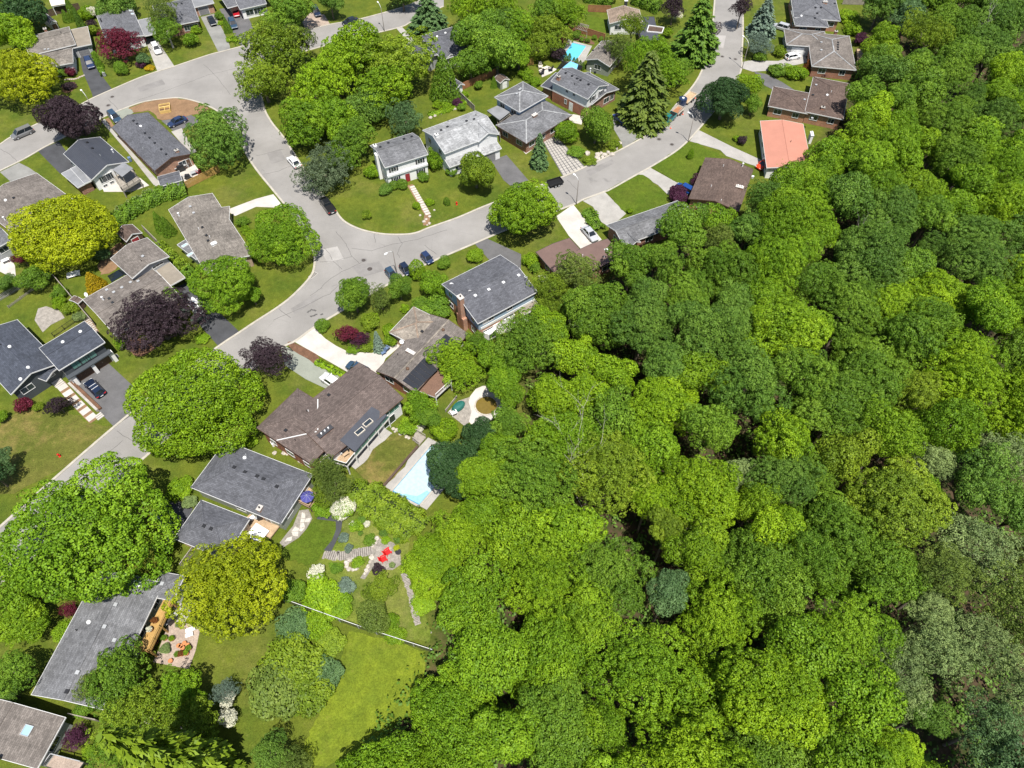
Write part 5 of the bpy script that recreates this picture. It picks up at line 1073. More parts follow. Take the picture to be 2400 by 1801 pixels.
T('loose', 2, 1450, 620, 120, 3.5, 'mid', 'leafy green shrub tree at kerb beyond spruce')
T('feather', 2, 1100, 520, 160, 9.0, 'bright', 'fresh green crown left of giant spruce', hz=1.2)
spruce(2, 1120, 1040, 420, 250, 'spruce', 'giant olive spruce beside brick two storey house', seed=0)
spruce(2, 1560, 500, -40, 200, 'deep', 'tall green fir at roadside near flat roofed court')
T('loose', 2, 1400, 60, 110, 5.0, 'purple', 'dark purple tree behind tall roadside fir')
T('loose', 2, 1710, 280, 85, 3.5, 'purple', 'purple plum at kerb beneath tall fir', hz=1.3)
T('loose', 2, 1990, 60, 100, 6.0, 'purple', 'dark copper tree casting shade across upper road')
spruce(2, 2140, 300, -30, 130, 'blue', 'blue spruce standing above concrete drive')
T('feather', 2, 2130, 400, 120, 2.8, 'blue', 'low blue spruce spreading over the kerb')
T('shrub', 2, 2140, 490, 60, 1.0, 'mid', 'green shrub skirt beneath blue spruce', 'shrub')
T('shrub', 2, 1420, 130, 50, 2.0, 'white', 'white flowering tree beside purple tree', 'shrub')
T('shrub', 2, 1345, 280, 45, 1.6, 'lime', 'lime shrub by flat roofed court wall', 'shrub')
T('maple', 2, 2060, 730, 105, 4.0, 'lime', 'lime yellow round tree behind dark maple')
T('maple', 2, 2080, 900, 85, 3.0, 'mid', 'mid green tree under lime yellow tree')
T('shrub', 2, 1990, 1215, 45, .8, 'purple', 'small purple shrub in round lawn bed', 'shrub')
T('shrub', 2, 1940, 1200, 35, .5, 'fresh', 'pale green perennials beside purple lawn shrub', 'shrub')
T('column', 2, 1545, 1330, 24, 1.3, 'bright', 'young staked tree on lawn in mulch ring', 'shrub', hz=2.0)
T('shrub', 2, 1620, 1570, 75, 1.3, 'plum', 'plum barberry bush at corner of umber house', 'shrub')
T('shrub', 2, 1440, 1650, 70, 1.0, 'plum', 'plum bush beside blue car drive', 'shrub')
T('shrub', 12, 1430, 50, 85, 1.2, 'plum', 'wide plum hedge bush below umber roof', 'shrub')
T('shrub', 2, 1655, 1510, 45, .8, 'fresh', 'fresh green foundation shrub of umber house', 'shrub')
T('round', 2, 465, 1140, 112, 2.4, 'bright', 'bright green globe tree by paved drive')
spruce(2, 232, 1440, 1140, 88, 'teal', 'young spruce on lawn beside paved drive')
T('shrub', 2, 880, 1250, 55, .7, 'moss', 'mossy rockery shrub beside asphalt drive', 'shrub')
T('shrub', 2, 560, 1320, 80, .6, 'mid', 'green ground cover along paved drive', 'shrub', hz=.5)
T('shrub', 2, 680, 1390, 60, .5, 'moss', 'olive ground cover above the kerb rockery', 'shrub', hz=.5)
T('shrub', 3, 230, 630, 100, 1.0, 'lime', 'golden green juniper mound beside curved drive', 'shrub', hz=.7)
T('shrub', 3, 80, 610, 80, 1.0, 'mid', 'green juniper mound at curved drive', 'shrub', hz=.7)
T('shrub', 3, 370, 590, 70, .9, 'rust', 'rust coloured maple bush below taupe hip roof', 'shrub')
T('shrub', 3, 470, 620, 55, .8, 'plum', 'dusky plum bush beside rust maple', 'shrub')
T('round', 3, 165, 435, 32, .8, 'rust', 'bronze ball shrub beside white hatchback', 'shrub')
T('shrub', 3, 100, 450, 70, .8, 'moss', 'olive juniper bank left of white hatchback', 'shrub')
T('shrub', 3, 800, 345, 62, 1.4, 'plum', 'plum maple at corner of taupe hip roof', 'shrub')
T('shrub', 3, 700, 150, 110, .8, 'lime', 'lime garden growth behind slate blue house', 'shrub', hz=.5)
T('shrub', 3, 730, 260, 80, .8, 'fresh', 'fresh shrubs in lit clearing by wood edge', 'shrub')
# left block
T('round', 10, 840, 515, 95, 1.8, 'teal', 'blue green round pine under golden locust')
T('cone', 10, 808, 780, 88, 1.7, 'orange', 'golden yellow conifer bush on back lawn', 'shrub', hz=1.2)
T('maple', 10, 290, 740, 130, 3.2, 'mid', 'round green tree by timber fence')
T('loose', 10, 195, 570, 85, 2.2, 'burgundy', 'burgundy maple beside white terrace')
T('maple', 10, 40, 800, 90, 2.4, 'deep', 'deep green bush tree at terrace edge')
T('cone', 10, 1370, 260, 55, 2.2, 'mid', 'twin clipped cedar tower on back lawn', 'shrub', 'clipped cedar towers', hz=1.9)
T('cone', 10, 1440, 300, 60, 2.0, 'mid', 'twin clipped cedar tower on back lawn', 'shrub', 'clipped cedar towers', hz=1.8)
T('shrub', 10, 1470, 900, 90, 2.4, 'mid', 'green shrub behind purple maple', 'shrub')
T('shrub', 10, 1590, 1030, 50, 1.4, 'blue', 'pale blue spruce bush beside white estate car', 'shrub')
T('shrub', 10, 1690, 1100, 40, 1.2, 'blue', 'small blue spruce bush at purple maple edge', 'shrub')
T('shrub', 10, 1040, 1300, 60, 1.2, 'bright', 'bright shrub below bungalow gable', 'shrub')
T('shrub', 10, 1750, 1270, 60, .5, 'fresh', 'fresh ground cover beside dark drive mouth', 'shrub', hz=.5)
T('shrub', 10, 510, 960, 65, .9, 'lime', 'lime shrub in vegetable garden', 'shrub')
T('shrub', 10, 600, 1010, 70, .8, 'moss', 'tangled green shrubs along garden fence', 'shrub')
T('shrub', 10, 520, 880, 80, .8, 'mid', 'green berry bushes along timber fence', 'shrub')
T('shrub', 10, 690, 1080, 50, .8, 'grey', 'grey green shrub by stepping stones', 'shrub')
T('maple', 11, -40, 880, 90, 3.0, 'bright', 'small bright maple flank on verge')
T('feather', 11, 1075, 915, 112, 3.2, 'olive', 'dull olive hawthorn beside oval tree')
T('maple', 11, 1240, 830, 110, 3.2, 'mid', 'compact green tree in front garden row')
T('column', 11, 1390, 660, 62, 2.6, 'fresh', 'narrow fresh green tree by parked black car', hz=1.5)
T('maple', 11, 1545, 800, 130, 3.2, 'bright', 'spreading bright cherry above front lawn')
T('shrub', 11, 1560, 1000, 130, 1.4, 'mid', 'wide green juniper beside taupe hip roof', 'shrub', hz=.6)
T('shrub', 11, 1420, 960, 80, 1.0, 'mid', 'green juniper between front trees', 'shrub', hz=.6)
T('round', 11, 1890, 548, 78, 1.3, 'fresh', 'flat topped clipped bush on front lawn', 'shrub', hz=.75)
T('round', 11, 1625, 615, 62, 1.1, 'mid', 'round clipped bush near kerb', 'shrub')
T('shrub', 11, 1860, 690, 40, .8, 'mid', 'small green bush by blue house walk', 'shrub')
T('shrub', 11, 1775, 730, 25, .5, 'teal', 'tiny blue green bush on blue house lawn', 'shrub')
T('shrub', 11, 1940, 650, 35, .5, 'moss', 'ornamental grass clump beside dark drive', 'shrub')
T('loose', 11, 800, 1230, 110, 2.0, 'burgundy', 'burgundy lace maple above white curved drive', hz=.9)
T('loose', 11, 900, 1270, 80, 1.6, 'plum', 'plum lace maple next to blue spruce')
spruce(11, 1070, 1370, 1200, 62, 'blue', 'small blue spruce beside white curved drive')
T('shrub', 11, 970, 1120, 85, 1.4, 'moss', 'pale green conifer mound above plum maple', 'shrub')
T('shrub', 11, 1150, 1200, 75, 1.4, 'lime', 'lime golden cypress against taupe hip wall', 'shrub')
T('shrub', 11, 1170, 1285, 60, 1.0, 'fresh', 'fresh green hosta bed by satellite dish', 'shrub')
T('round', 11, 570, 1150, 65, 1.1, 'mid', 'rounded green bush at white drive mouth', 'shrub')
T('shrub', 11, 850, 1360, 60, .5, 'bright', 'bright ground cover along drive curve', 'shrub', hz=.5)
T('shrub', 11, 960, 1340, 60, .5, 'moss', 'mossy ground cover along drive curve', 'shrub', hz=.5)
T('shrub', 11, 1010, 1090, 60, .8, 'fresh', 'fresh fern clump under olive hawthorn', 'shrub')
T('shrub', 11, 1290, 1010, 45, .6, 'lime', 'lime perennials beside bungalow entrance', 'shrub')
T('shrub', 11, 960, 200, 45, .8, 'moss', 'small rock garden shrub on colonial lawn', 'shrub')
T('round', 11, 1385, 120, 40, .6, 'lime', 'golden ball shrub left of slab walk', 'shrub')
T('round', 11, 1497, 88, 40, .6, 'lime', 'golden ball shrub right of slab walk', 'shrub')
T('column', 11, 1648, 80, 26, .9, 'mid', 'young cedar in mulch ring on lawn', 'shrub', hz=1.5)
T('shrub', 12, 150, 590, 75, 1.2, 'fresh', 'golden arching shrub beside copper brown roof', 'shrub')
T('shrub', 12, 200, 660, 55, 1.2, 'mid', 'green shrub in side passage of copper roof', 'shrub')
T('shrub', 12, 265, 750, 40, 1.2, 'white', 'white flowering shrub at blue house corner', 'shrub')
T('shrub', 12, 1020, 165, 28, .7, 'lime', 'lime shrub in red brick planter', 'shrub')
T('shrub', 10, 2100, 260, 55, .7, 'mid', 'round shrub by white turning bay', 'shrub')
T('shrub', 10, 2120, 330, 45, .6, 'fresh', 'pale ball shrub by white turning bay', 'shrub')
T('shrub', 10, 2170, 380, 60, .7, 'fresh', 'fresh foundation shrub at taupe porch', 'shrub')
T('shrub', 10, 2190, 500, 60, .8, 'plum', 'dusky shrub by porch of taupe cross gable', 'shrub')
# lower left
T('maple', 20, 10, 640, 90, 4.0, 'teal', 'blue green tree at dry lawn edge')
T('maple', 20, -60, 780, 140, 4.0, 'dark', 'dark conifer like tree shading dry lawn')
T('loose', 20, 500, 185, 105, 2.2, 'purple', 'dark plum maple beside front steps')
T('shrub', 20, 200, 185, 75, 1.2, 'burgundy', 'burgundy maple bush by brick porch', 'shrub')
T('shrub', 20, 325, 205, 45, .8, 'moss', 'mossy bush between plum maples', 'shrub')
T('shrub', 20, 10, 290, 60, 1.2, 'bright', 'bright bush at lawn corner', 'shrub')
T('shrub', 20, 1570, 900, 110, .8, 'lime', 'chartreuse spirea mass before slate hip roof', 'shrub', hz=.55)
T('shrub', 20, 1640, 1020, 65, .8, 'grey', 'pale variegated shrub by garage walk', 'shrub', hz=.7)
T('shrub', 20, 1500, 960, 70, .7, 'fresh', 'fresh green shrub at bed edge', 'shrub')
T('shrub', 20, 2170, 500, 60, .6, 'lime', 'lime flowering bed at slate house corner', 'shrub', hz=.5)
T('loose', 20, 1440, 1370, 80, 2.6, 'blue', 'blue spruce tip beside slate garage')
T('maple', 30, 160, 150, 220, 4.5, 'bright', 'glossy bright maple left of grey bungalow')
T('maple', 30, 200, 420, 200, 4.0, 'fresh', 'fresh green tree at grey bungalow path')
T('loose', 30, 400, 150, 70, 2.0, 'burgundy', 'small crimson maple under big maple')
T('loose', 30, 600, 290, 75, 1.6, 'burgundy', 'pinkish crimson maple at grey eave')
T('shrub', 30, 540, 470, 90, 1.0, 'fresh', 'fresh hydrangea bank along grey eave', 'shrub', hz=.7)
T('loose', 30, 110, 830, 210, 4.5, 'mid', 'mid green tree behind brown gable')
T('maple', 30, 60, 1000, 130, 3.0, 'deep', 'deep green tree near brown gable peak')
T('loose', 30, 1030, 870, 300, 5.5, 'mid', 'dense green maple over grey roof end')
T('loose', 30, 800, 960, 140, 4.5, 'olive', 'olive maple edge over grey roof')
T('loose', 30, 1560, 1010, 230, 5.0, 'bright', 'bright maple beside pot terrace')
T('feather', 30, 1250, 1250, 330, 5.0, 'moss', 'feathery birch grove centre crown', pale=True)
T('feather', 30, 1600, 1350, 300, 4.8, 'moss', 'feathery birch near white blossom', pale=True)
T('feather', 30, 1000, 1450, 250, 4.5, 'mid', 'feathery birch over brown house terrace', pale=True)
T('feather', 30, 1350, 1580, 260, 4.5, 'moss', 'feathery birch at lower garden', pale=True)
T('feather', 30, 1950, 1000, 110, 3.0, 'blue', 'grey blue spruce by white blossom')
T('shrub', 30, 1960, 1060, 70, 2.6, 'white', 'white flowering dogwood beside blue spruce', 'shrub')
T('shrub', 30, 1960, 1220, 80, 2.2, 'white', 'lower white flowering dogwood boughs', 'shrub')
T('loose', 30, 650, 1390, 110, 2.2, 'plum', 'smoky plum maple by brown gable corner')
T('shrub', 30, 720, 1150, 90, 1.0, 'mid', 'green shrub under grey roof end', 'shrub')
T('shrub', 30, 760, 1530, 60, .5, 'lime', 'lime ground cover beside paving', 'shrub', hz=.5)
spruce(30, 1850, 1760, 1340, 270, 'moss', 'spreading olive spruce at bottom garden')
T('feather', 31, 120, 1560, 200, 4.5, 'deep', 'dark feathery tree beside gold lawn')
T('feather', 31, 320, 1640, 160, 3.5, 'olive', 'olive feathery tree at gold lawn foot')
T('shrub', 31, 300, 720, 260, 1.6, 'moss', 'wide mossy juniper thicket beside gold lawn', 'shrub', hz=.55)
T('shrub', 31, 150, 960, 280, 1.8, 'olive', 'olive juniper thicket near birches', 'shrub', hz=.5)
T('shrub', 31, 420, 1000, 220, 1.4, 'moss', 'mossy thicket along gold lawn edge', 'shrub', hz=.5)
T('shrub', 31, 600, 820, 150, 1.2, 'teal', 'blue green juniper at gold lawn corner', 'shrub', hz=.5)
T('shrub', 31, 330, 430, 160, 1.2, 'teal', 'blue green cotoneaster bank below fence', 'shrub', hz=.5)
T('shrub', 31, 520, 420, 130, 1.0, 'lime', 'lime shrub bank under fence rail', 'shrub', hz=.6)
T('shrub', 31, 640, 560, 130, .8, 'moss', 'tawny grasses beside gold lawn top', 'shrub', hz=.4)
T('shrub', 31, 560, 170, 190, 1.0, 'lime', 'lime goldenrod mass above fence rail', 'shrub', hz=.5)
T('shrub', 31, 720, 280, 120, .8, 'fresh', 'fresh perennials against fence rail', 'shrub', hz=.5)
T('round', 31, 1000, 340, 150, 2.2, 'olive', 'bronze olive pine mound beside garden path', hz=.9)
T('feather', 31, 1080, 110, 150, 2.6, 'moss', 'feathery yellow green pine above garden path', hz=.9)
T('shrub', 31, 1200, 520, 90, .7, 'fresh', 'fresh ferns by fence post', 'shrub', hz=.6)
T('shrub', 31, 1430, 230, 110, .7, 'fresh', 'pale fern bank right of stone steps', 'shrub', hz=.5)
T('shrub', 31, 1180, 380, 70, .8, 'bright', 'bright bush between pine mound and steps', 'shrub')
T('shrub', 31, 780, 90, 80, .6, 'blue', 'silver blue lavender patch near white hydrangea', 'shrub', hz=.5)
T('shrub', 31, 320, 130, 110, 1.6, 'mid', 'green bush at maple edge above fence', 'shrub')
T('shrub', 21, 520, 1640, 80, 1.0, 'white', 'white hydrangea mound near stone path', 'shrub', hz=.8)
T('round', 21, 755, 1065, 102, 1.4, 'white', 'great white hydrangea beside dark path', 'shrub', hz=.8)
T('shrub', 21, 740, 1075, 100, 1.3, 'fresh', 'green leaves within great hydrangea', 'shrub', hz=.75)
T('feather', 21, 600, 740, 130, 5.0, 'olive', 'olive cedar before slate hip corner', hz=1.2)
T('feather', 21, 680, 880, 170, 3.2, 'olive', 'lower olive cedar boughs above hydrangea')
T('feather', 21, 580, 960, 110, 2.2, 'moss', 'mossy cedar skirt beside violet parasol')
T('shrub', 21, 570, 1090, 80, .8, 'bright', 'bright hosta bank above dark path', 'shrub', hz=.6)
T('maple', 21, 1420, 200, 140, 3.4, 'bright', 'bright green tree behind taupe house corner')
T('maple', 21, 1500, 300, 110, 2.8, 'mid', 'mid green bush tree near wooden steps')
T('round', 21, 1620, 400, 125, 2.2, 'lime', 'lime rounded tree beside white curved terrace')
T('shrub', 21, 1310, 370, 90, .8, 'fresh', 'fresh planting on bank below balcony', 'shrub', hz=.5)
T('shrub', 21, 1420, 380, 40, .7, 'white', 'small white hydrangea on garden bank', 'shrub')
T('loose', 11, 1700, 1430, 190, 4.5, 'lime', 'lime feathery tree over solar roof end')
T('loose', 11, 1800, 1570, 170, 3.6, 'fresh', 'fresh feathery tree beside wooden pergola end')
T('maple', 11, 1900, 1320, 110, 3.5, 'mid', 'green tree against white bay house')
T('maple', 11, 2080, 1450, 170, 4.0, 'bright', 'bright green tree below white bay')
for i, (x, y, r, c, l) in enumerate(((870, 1230, 60, 'fresh', 'lime herb clump in stone garden'), (760, 1330, 50, 'blue', 'silver blue herb mat beside dark path'), (980, 1350, 55, 'mid', 'dark green hosta near flagstones'), (1100, 1290, 40, 'deep', 'deep green round perennial by flagstones'), (910, 1180, 40, 'deep', 'dark leaved perennial beside white flowers'),
        (900, 1290, 25, 'deep', 'small dark clump in lime herbs'), (690, 1590, 60, 'mid', 'green phlox mound below stone path'), (880, 1540, 55, 'fresh', 'fresh green catmint by stone ring'), (1120, 1350, 40, 'lime', 'lime coreopsis along flagstone edge'), (1230, 1340, 45, 'deep', 'dark green shrub at hedge foot'),
        (1210, 1420, 30, 'gold', 'golden flower clump by black planter'), (1300, 1560, 50, 'olive', 'dark olive bush right of flagstones'), (1060, 1610, 60, 'purple', 'dark purple smoke bush beside stone path'), (800, 1420, 40, 'blue', 'pale blue catmint patch'), (840, 1210, 30, 'white', 'white daisy clump in stone garden'), (960, 1210, 30, 'white', 'white rose beside dark perennial'))):
    T('shrub', 21, x, y, r, .45, c, l, 'shrub', hz=.7)
# ------------------------------------------------------------------ hedges
def hedge(label, pts, w, h, col, zb=0.0, dens=130, ls=.15, group=None):
    """a clipped or loose hedge along ground points: a leafy skin over a twiggy core"""
    pts = [Vector((p.x, p.y)) for p in pts]; r = np.random.default_rng(len(label)*13+int(abs(pts[0].x)*10)); C, N, Tt = [], [], []
    for i in range(len(pts)-1):
        a, b_ = pts[i], pts[i+1]; L = (b_-a).length; d = (b_-a).normalized(); nn = Vector((-d.y, d.x)); n = int(L*(w+2*h)*dens*.5)
        t = r.uniform(-w*.2, L+w*.2, n); ph = r.uniform(-.15, math.pi+.15, n); lump = 1+.12*np.sin(t*2.1+i)+.10*np.sin(t*4.7+2*i)+.09*np.sin(ph*5+t*3); e = r.uniform(.82, 1.04, n)*lump
        cx = np.sign(np.cos(ph))*np.abs(np.cos(ph))**.6*w/2*e; cz = np.maximum(.03, np.abs(np.sin(ph))**.6*h*e)
        C.append(np.stack([a.x+d.x*t+nn.x*cx, a.y+d.y*t+nn.y*cx, cz], 1))
        N.append(np.stack([nn.x*np.cos(ph), nn.y*np.cos(ph), np.sin(ph)+.3], 1)+r.normal(size=(n, 3))*.5)
        Tt.append(.5+.22*np.sin(t*1.7+ph*2)+r.normal(size=n)*.16)
    C = np.vstack(C); c0 = C.mean(0); c0[2] = 0
    root = empty('hedge', (c0[0], c0[1], zb)); tag(root, label, 'hedge', group)
    o = put('foliage', leaf_mesh('foliage', C-c0, np.vstack(N), np.full(len(C), ls)*r.uniform(.7, 1.3, len(C)), np.concatenate(Tt), rng=r), root); o.color = (*LC[col], 1)
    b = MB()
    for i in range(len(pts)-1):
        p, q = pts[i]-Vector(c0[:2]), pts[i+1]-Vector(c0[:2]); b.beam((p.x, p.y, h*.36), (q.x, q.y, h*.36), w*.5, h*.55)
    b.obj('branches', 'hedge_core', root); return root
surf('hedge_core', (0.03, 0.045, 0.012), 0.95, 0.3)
hedge('tall clipped cedar hedge running behind black metal house', Q(10, 1000,290, 1200,160, 1400,60, 1600,20), 3.0, 2.4, 'mid')
hedge('dry twiggy hedge top beside back lawn', Q(10, 1030,200, 1180,110, 1330,20), 1.6, 1.5, 'grey', ls=.12)
hedge('leafy hedge between two taupe bungalows', Q(10, 1400,500, 1500,600, 1640,700), 2.2, 2.0, 'moss')
hedge('hedge beside asphalt drive under bright maple', Q(10, 1640,720, 1700,830), 2.2, 2.0, 'mid')
hedge('broad golden green cedar hedge between swimming pool and stone garden', Q(21, 850,960, 1020,990, 1250,1130, 1450,1260), 3.6, 2.6, 'moss')
hedge('lower golden cedar hedge above stone garden', Q(21, 960,1060, 1150,1190, 1330,1300), 3.4, 1.8, 'moss')
hedge('clipped hedge on lawn strip between two concrete drives', Q(12, 640,190, 680,210, 700,270, 745,330), 2.6, 1.1, 'mid')
hedge('lime flower strip between white and green drives', Q(11, 530,1475, 750,1585), 1.3, .5, 'lime')
hedge('shrub row left of the swimming pool', Q(2, 150,330, 300,280, 450,210, 540,140), 3.0, 2.6, 'moss')
hedge('hedge behind tan roofed house', Q(2, 860,50, 760,20, 640,10), 3.0, 3.0, 'mid')
hedge('dark hedge at upper boundary of tan roofed house', Q(2, 1060,30, 1160,70, 1260,110), 3.0, 3.0, 'mid')
hedge('planting along narrow drive edge of taupe bungalow', Q(0, 800,440, 850,560, 900,660), 1.2, .9, 'mid')
hedge('rose border behind white colonial', Q(1, 1500,1000, 1650,960, 1830,880), 1.6, .6, 'fresh')

# ------------------------------------------------------------------ the ravine wood
import re
MARKS = []; USED = set()
FT = []      # (x, y, R) crowns already standing
def wood(kind, p, rpx, zc, col, label, hz=None, group=None, seed=None):
    q = g(p, zc); t = (CAM_H-zc)/-ray(*p)[2]; gz = float(ground_z(q.x, q.y)); R = rpx*t; FT.append((q.x, q.y, R)); MARKS.append((q.x, q.y, re.split(r' (?:over|overhanging|above|below|behind|beside|between|right|close|on|by|among|at|in|touching|standing|of|near|left|beyond|amid|from|beneath|with|next) ', label)[0]))
    return plant(kind, Vector((q.x, q.y, gz)), R, zc-gz, col, label, 'tree', group, hz, seed)
K = 600/2212
def wc(kind, rc, x, y, r, zc, col, label, **k): return wood(kind, P(rc, x, y), r*K, zc, col, label, **k)
wc('giant', 21, 1720, 720, 265, 6.0, 'dark', 'dark green maple overhanging the swimming pool', seed=0)
wc('maple', 21, 1930, 440, 150, 5.5, 'dark', 'dark green maple below white curved terrace')
wc('maple', 21, 2190, 70, 150, 5.5, 'bright', 'bright maple at upper side of white curved terrace')
wc('maple', 21, 2190, 350, 160, 6.0, 'mid', 'green maple right of round garden pond')
wc('maple', 11, 2130, 1640, 150, 5.5, 'bright', 'bright maple below white bay house by pond terrace')
wc('maple', 21, 2080, 560, 160, 6.5, 'bright', 'bright maple between pond terrace and swimming pool')
wc('giant', 21, 1960, 800, 250, 7.5, 'fresh', 'fresh green maple standing over swimming pool end')
wc('giant', 21, 1760, 1330, 300, 6.5, 'lime', 'large lime yellow maple beside flagstone sitting area')
wc('giant', 21, 1560, 1600, 260, 5.0, 'lime', 'lime yellow maple right of garden steps')
wc('maple', 21, 1980, 1130, 200, 7.0, 'bright', 'bright maple between lime maple and pool maple')
wc('giant', 12, 130, 1300, 330, 6.5, 'mid', 'broad green maple behind blue two storey house')
wc('maple', 12, 300, 1180, 180, 7.0, 'lime', 'lime topped maple close to white bay house', hz=.8)
wc('maple', 12, 560, 1420, 200, 7.0, 'lime', 'lime maple crest on ravine shoulder')
wc('maple', 12, 850, 1560, 200, 7.0, 'lime', 'lime maple on ravine shoulder below crest')
wc('feather', 12, 560, 680, 200, 7.5, 'olive', 'bronze olive ash over copper brown roof')
wc('feather', 12, 330, 830, 170, 5.5, 'moss', 'mossy ash beside blue house sunroom')
wc('feather', 12, 330, 1020, 140, 4.5, 'moss', 'lower mossy ash near white sunroom')
wc('maple', 12, 1030, 620, 210, 7.5, 'mid', 'green maple behind copper brown house')
wc('maple', 12, 1480, 320, 220, 8.0, 'mid', 'tall green maple over dull grey roof')
wc('maple', 12, 1250, 560, 150, 6.5, 'mid', 'green maple by small brick gable')
wc('maple', 12, 1780, 260, 170, 6.0, 'bright', 'rounded bright maple below umber roof')
wc('maple', 12, 2040, 330, 190, 6.5, 'deep', 'deep green maple behind umber gable')
wc('feather', 12, 1800, 420, 180, 6.0, 'olive', 'thin grey green ash among maples behind umber house')
wc('maple', 3, 520, 1340, 200, 6.0, 'bright', 'bright maple over salmon roof side')
wc('maple', 3, 800, 1180, 190, 6.5, 'fresh', 'yellow tinted maple touching salmon roof corner')
wc('maple', 3, 360, 1590, 180, 5.5, 'bright', 'bright maple between salmon and umber roofs')
wc('maple', 3, 900, 1000, 190, 8.0, 'lime', 'lime tinged maple behind brown chimney house')
wc('maple', 3, 1000, 640, 200, 7.0, 'deep', 'deep green maple behind taupe hip roof')
wc('feather', 3, 1340, 280, 210, 8.5, 'moss', 'leaning mossy elm in wood behind hip roofed houses')
wc('maple', 3, 1000, 360, 160, 5.5, 'fresh', 'fresh green tree at clearing behind slate blue house')
wc('maple', 3, 1220, 130, 170, 7.0, 'teal', 'blue green tree beyond lit clearing')
wc('maple', 3, 980, 40, 170, 7.0, 'deep', 'deep green tree above lit clearing')
wc('giant', 23, 150, 830, 290, 7.5, 'deep', 'great domed blue green maple above dark gap', hz=1.1)
wc('giant', 23, 1060, 1000, 430, 7.0, 'moss', 'wide olive gold maple in ravine bottom', hz=.85)
wc('feather', 23, 1450, 680, 200, 5.0, 'grey', 'pale grey green willow clump in ravine')
wc('feather', 23, 2080, 620, 250, 6.0, 'grey', 'pale grey green willow by ravine edge')
wc('feather', 23, 1800, 1450, 380, 5.5, 'grey', 'large grey olive willow above gold thicket', hz=.8)
wc('giant', 33, 700, 480, 420, 6.5, 'bright', 'large bright green maple beside grey willows', hz=.9)
wc('feather', 33, 1420, 300, 210, 6.0, 'grey', 'silvery willow right of large bright maple')
wc('feather', 33, 1850, 600, 300, 6.0, 'grey', 'silvery willow thicket in lower ravine')
wc('feather', 33, 1130, 880, 300, 6.0, 'grey', 'silver green willow below large bright maple')
wc('maple', 33, 1350, 1200, 200, 3.0, 'deep', 'deep green shaded tree beneath silver willow')
wc('feather', 33, 1950, 1300, 300, 5.0, 'teal', 'dull blue green tree with bare twigs in ravine')
wc('giant', 33, 1050, 1520, 270, 6.5, 'lime', 'lime maple at ravine foot')
wc('maple', 32, 1350, 130, 190, 7.5, 'teal', 'blue green maple patch amid lime maples')
wc('maple', 22, 1350, 1250, 180, 7, 'moss', 'olive maple above blue green patch')
wc('feather', 22, 1950, 800, 190, 5.5, 'grey', 'grey leaved tree at shady ravine gap')
# fill the wood
BLOBS = [(1350, 760, 'mid'), (1500, 650, 'mid'), (1650, 620, 'mid'), (1600, 760, 'deep'), (1750, 700, 'deep'), (1700, 850, 'deep'), (1480, 820, 'deep'), (1900, 600, 'bright'), (2000, 520, 'deep'), (2150, 560, 'mid'), (2300, 620, 'deep'), (2100, 750, 'mid'), (2250, 760, 'lime'), (2350, 850, 'bright'),
         (1950, 760, 'mid'), (1850, 880, 'fresh'), (1950, 950, 'mid'), (2050, 900, 'moss'), (2200, 950, 'bright'), (2350, 950, 'lime'), (2100, 250, 'mid'), (2200, 120, 'mid'), (2350, 150, 'deep'), (2250, 300, 'mid'), (2350, 400, 'bright'), (2150, 400, 'bright'), (2000, 420, 'bright'), (2050, 600, 'deep'),
         (1250, 1000, 'bright'), (1400, 950, 'lime'), (1500, 980, 'bright'), (1300, 1150, 'mid'), (1450, 1120, 'moss'), (1600, 1000, 'mid'), (1650, 1150, 'lime'), (1500, 1280, 'fresh'), (1400, 1250, 'fresh'), (1250, 1300, 'bright'), (1150, 1400, 'bright'), (1050, 1450, 'bright'), (1300, 1420, 'fresh'), (1250, 1550, 'fresh'),
         (1450, 1450, 'fresh'), (1550, 1400, 'mid'), (1650, 1420, 'fresh'), (1750, 1500, 'lime'), (1700, 1650, 'lime'), (1500, 1600, 'bright'), (1350, 1700, 'mid'), (1200, 1700, 'bright'), (1000, 1650, 'bright'), (1050, 1780, 'bright'), (1500, 1750, 'fresh'), (1650, 1780, 'lime'), (1800, 1300, 'fresh'), (1800, 1450, 'fresh'),
         (1900, 1250, 'mid'), (1850, 1600, 'lime'), (1950, 1700, 'fresh'), (2050, 1750, 'bright'), (2250, 1750, 'teal'), (2350, 1650, 'moss'), (2300, 1400, 'grey'), (2200, 1350, 'olive'), (2350, 1250, 'olive'), (2300, 1100, 'deep'), (2350, 1500, 'grey')]
NEAR = {'h19': 'slate blue house', 'h20': 'taupe hip roofed bungalow', 'h21': 'brown chimney bungalow', 'h22': 'salmon roofed bungalow', 'h23': 'umber roofed bungalow', 'h24': 'dull grey bungalow', 'h25': 'copper brown house', 'h26': 'blue two storey house', 'h27': 'solar roofed bungalow', 'h28': 'balcony house', 'h29': 'slate hip roofed bungalow', 'h30': 'grey gabled bungalow'}
CN = {'mid': 'mid green', 'deep': 'deep green', 'bright': 'bright green', 'lime': 'yellow green', 'fresh': 'fresh green', 'teal': 'blue green', 'moss': 'olive green', 'olive': 'bronze green', 'grey': 'grey green', 'gold': 'golden'}
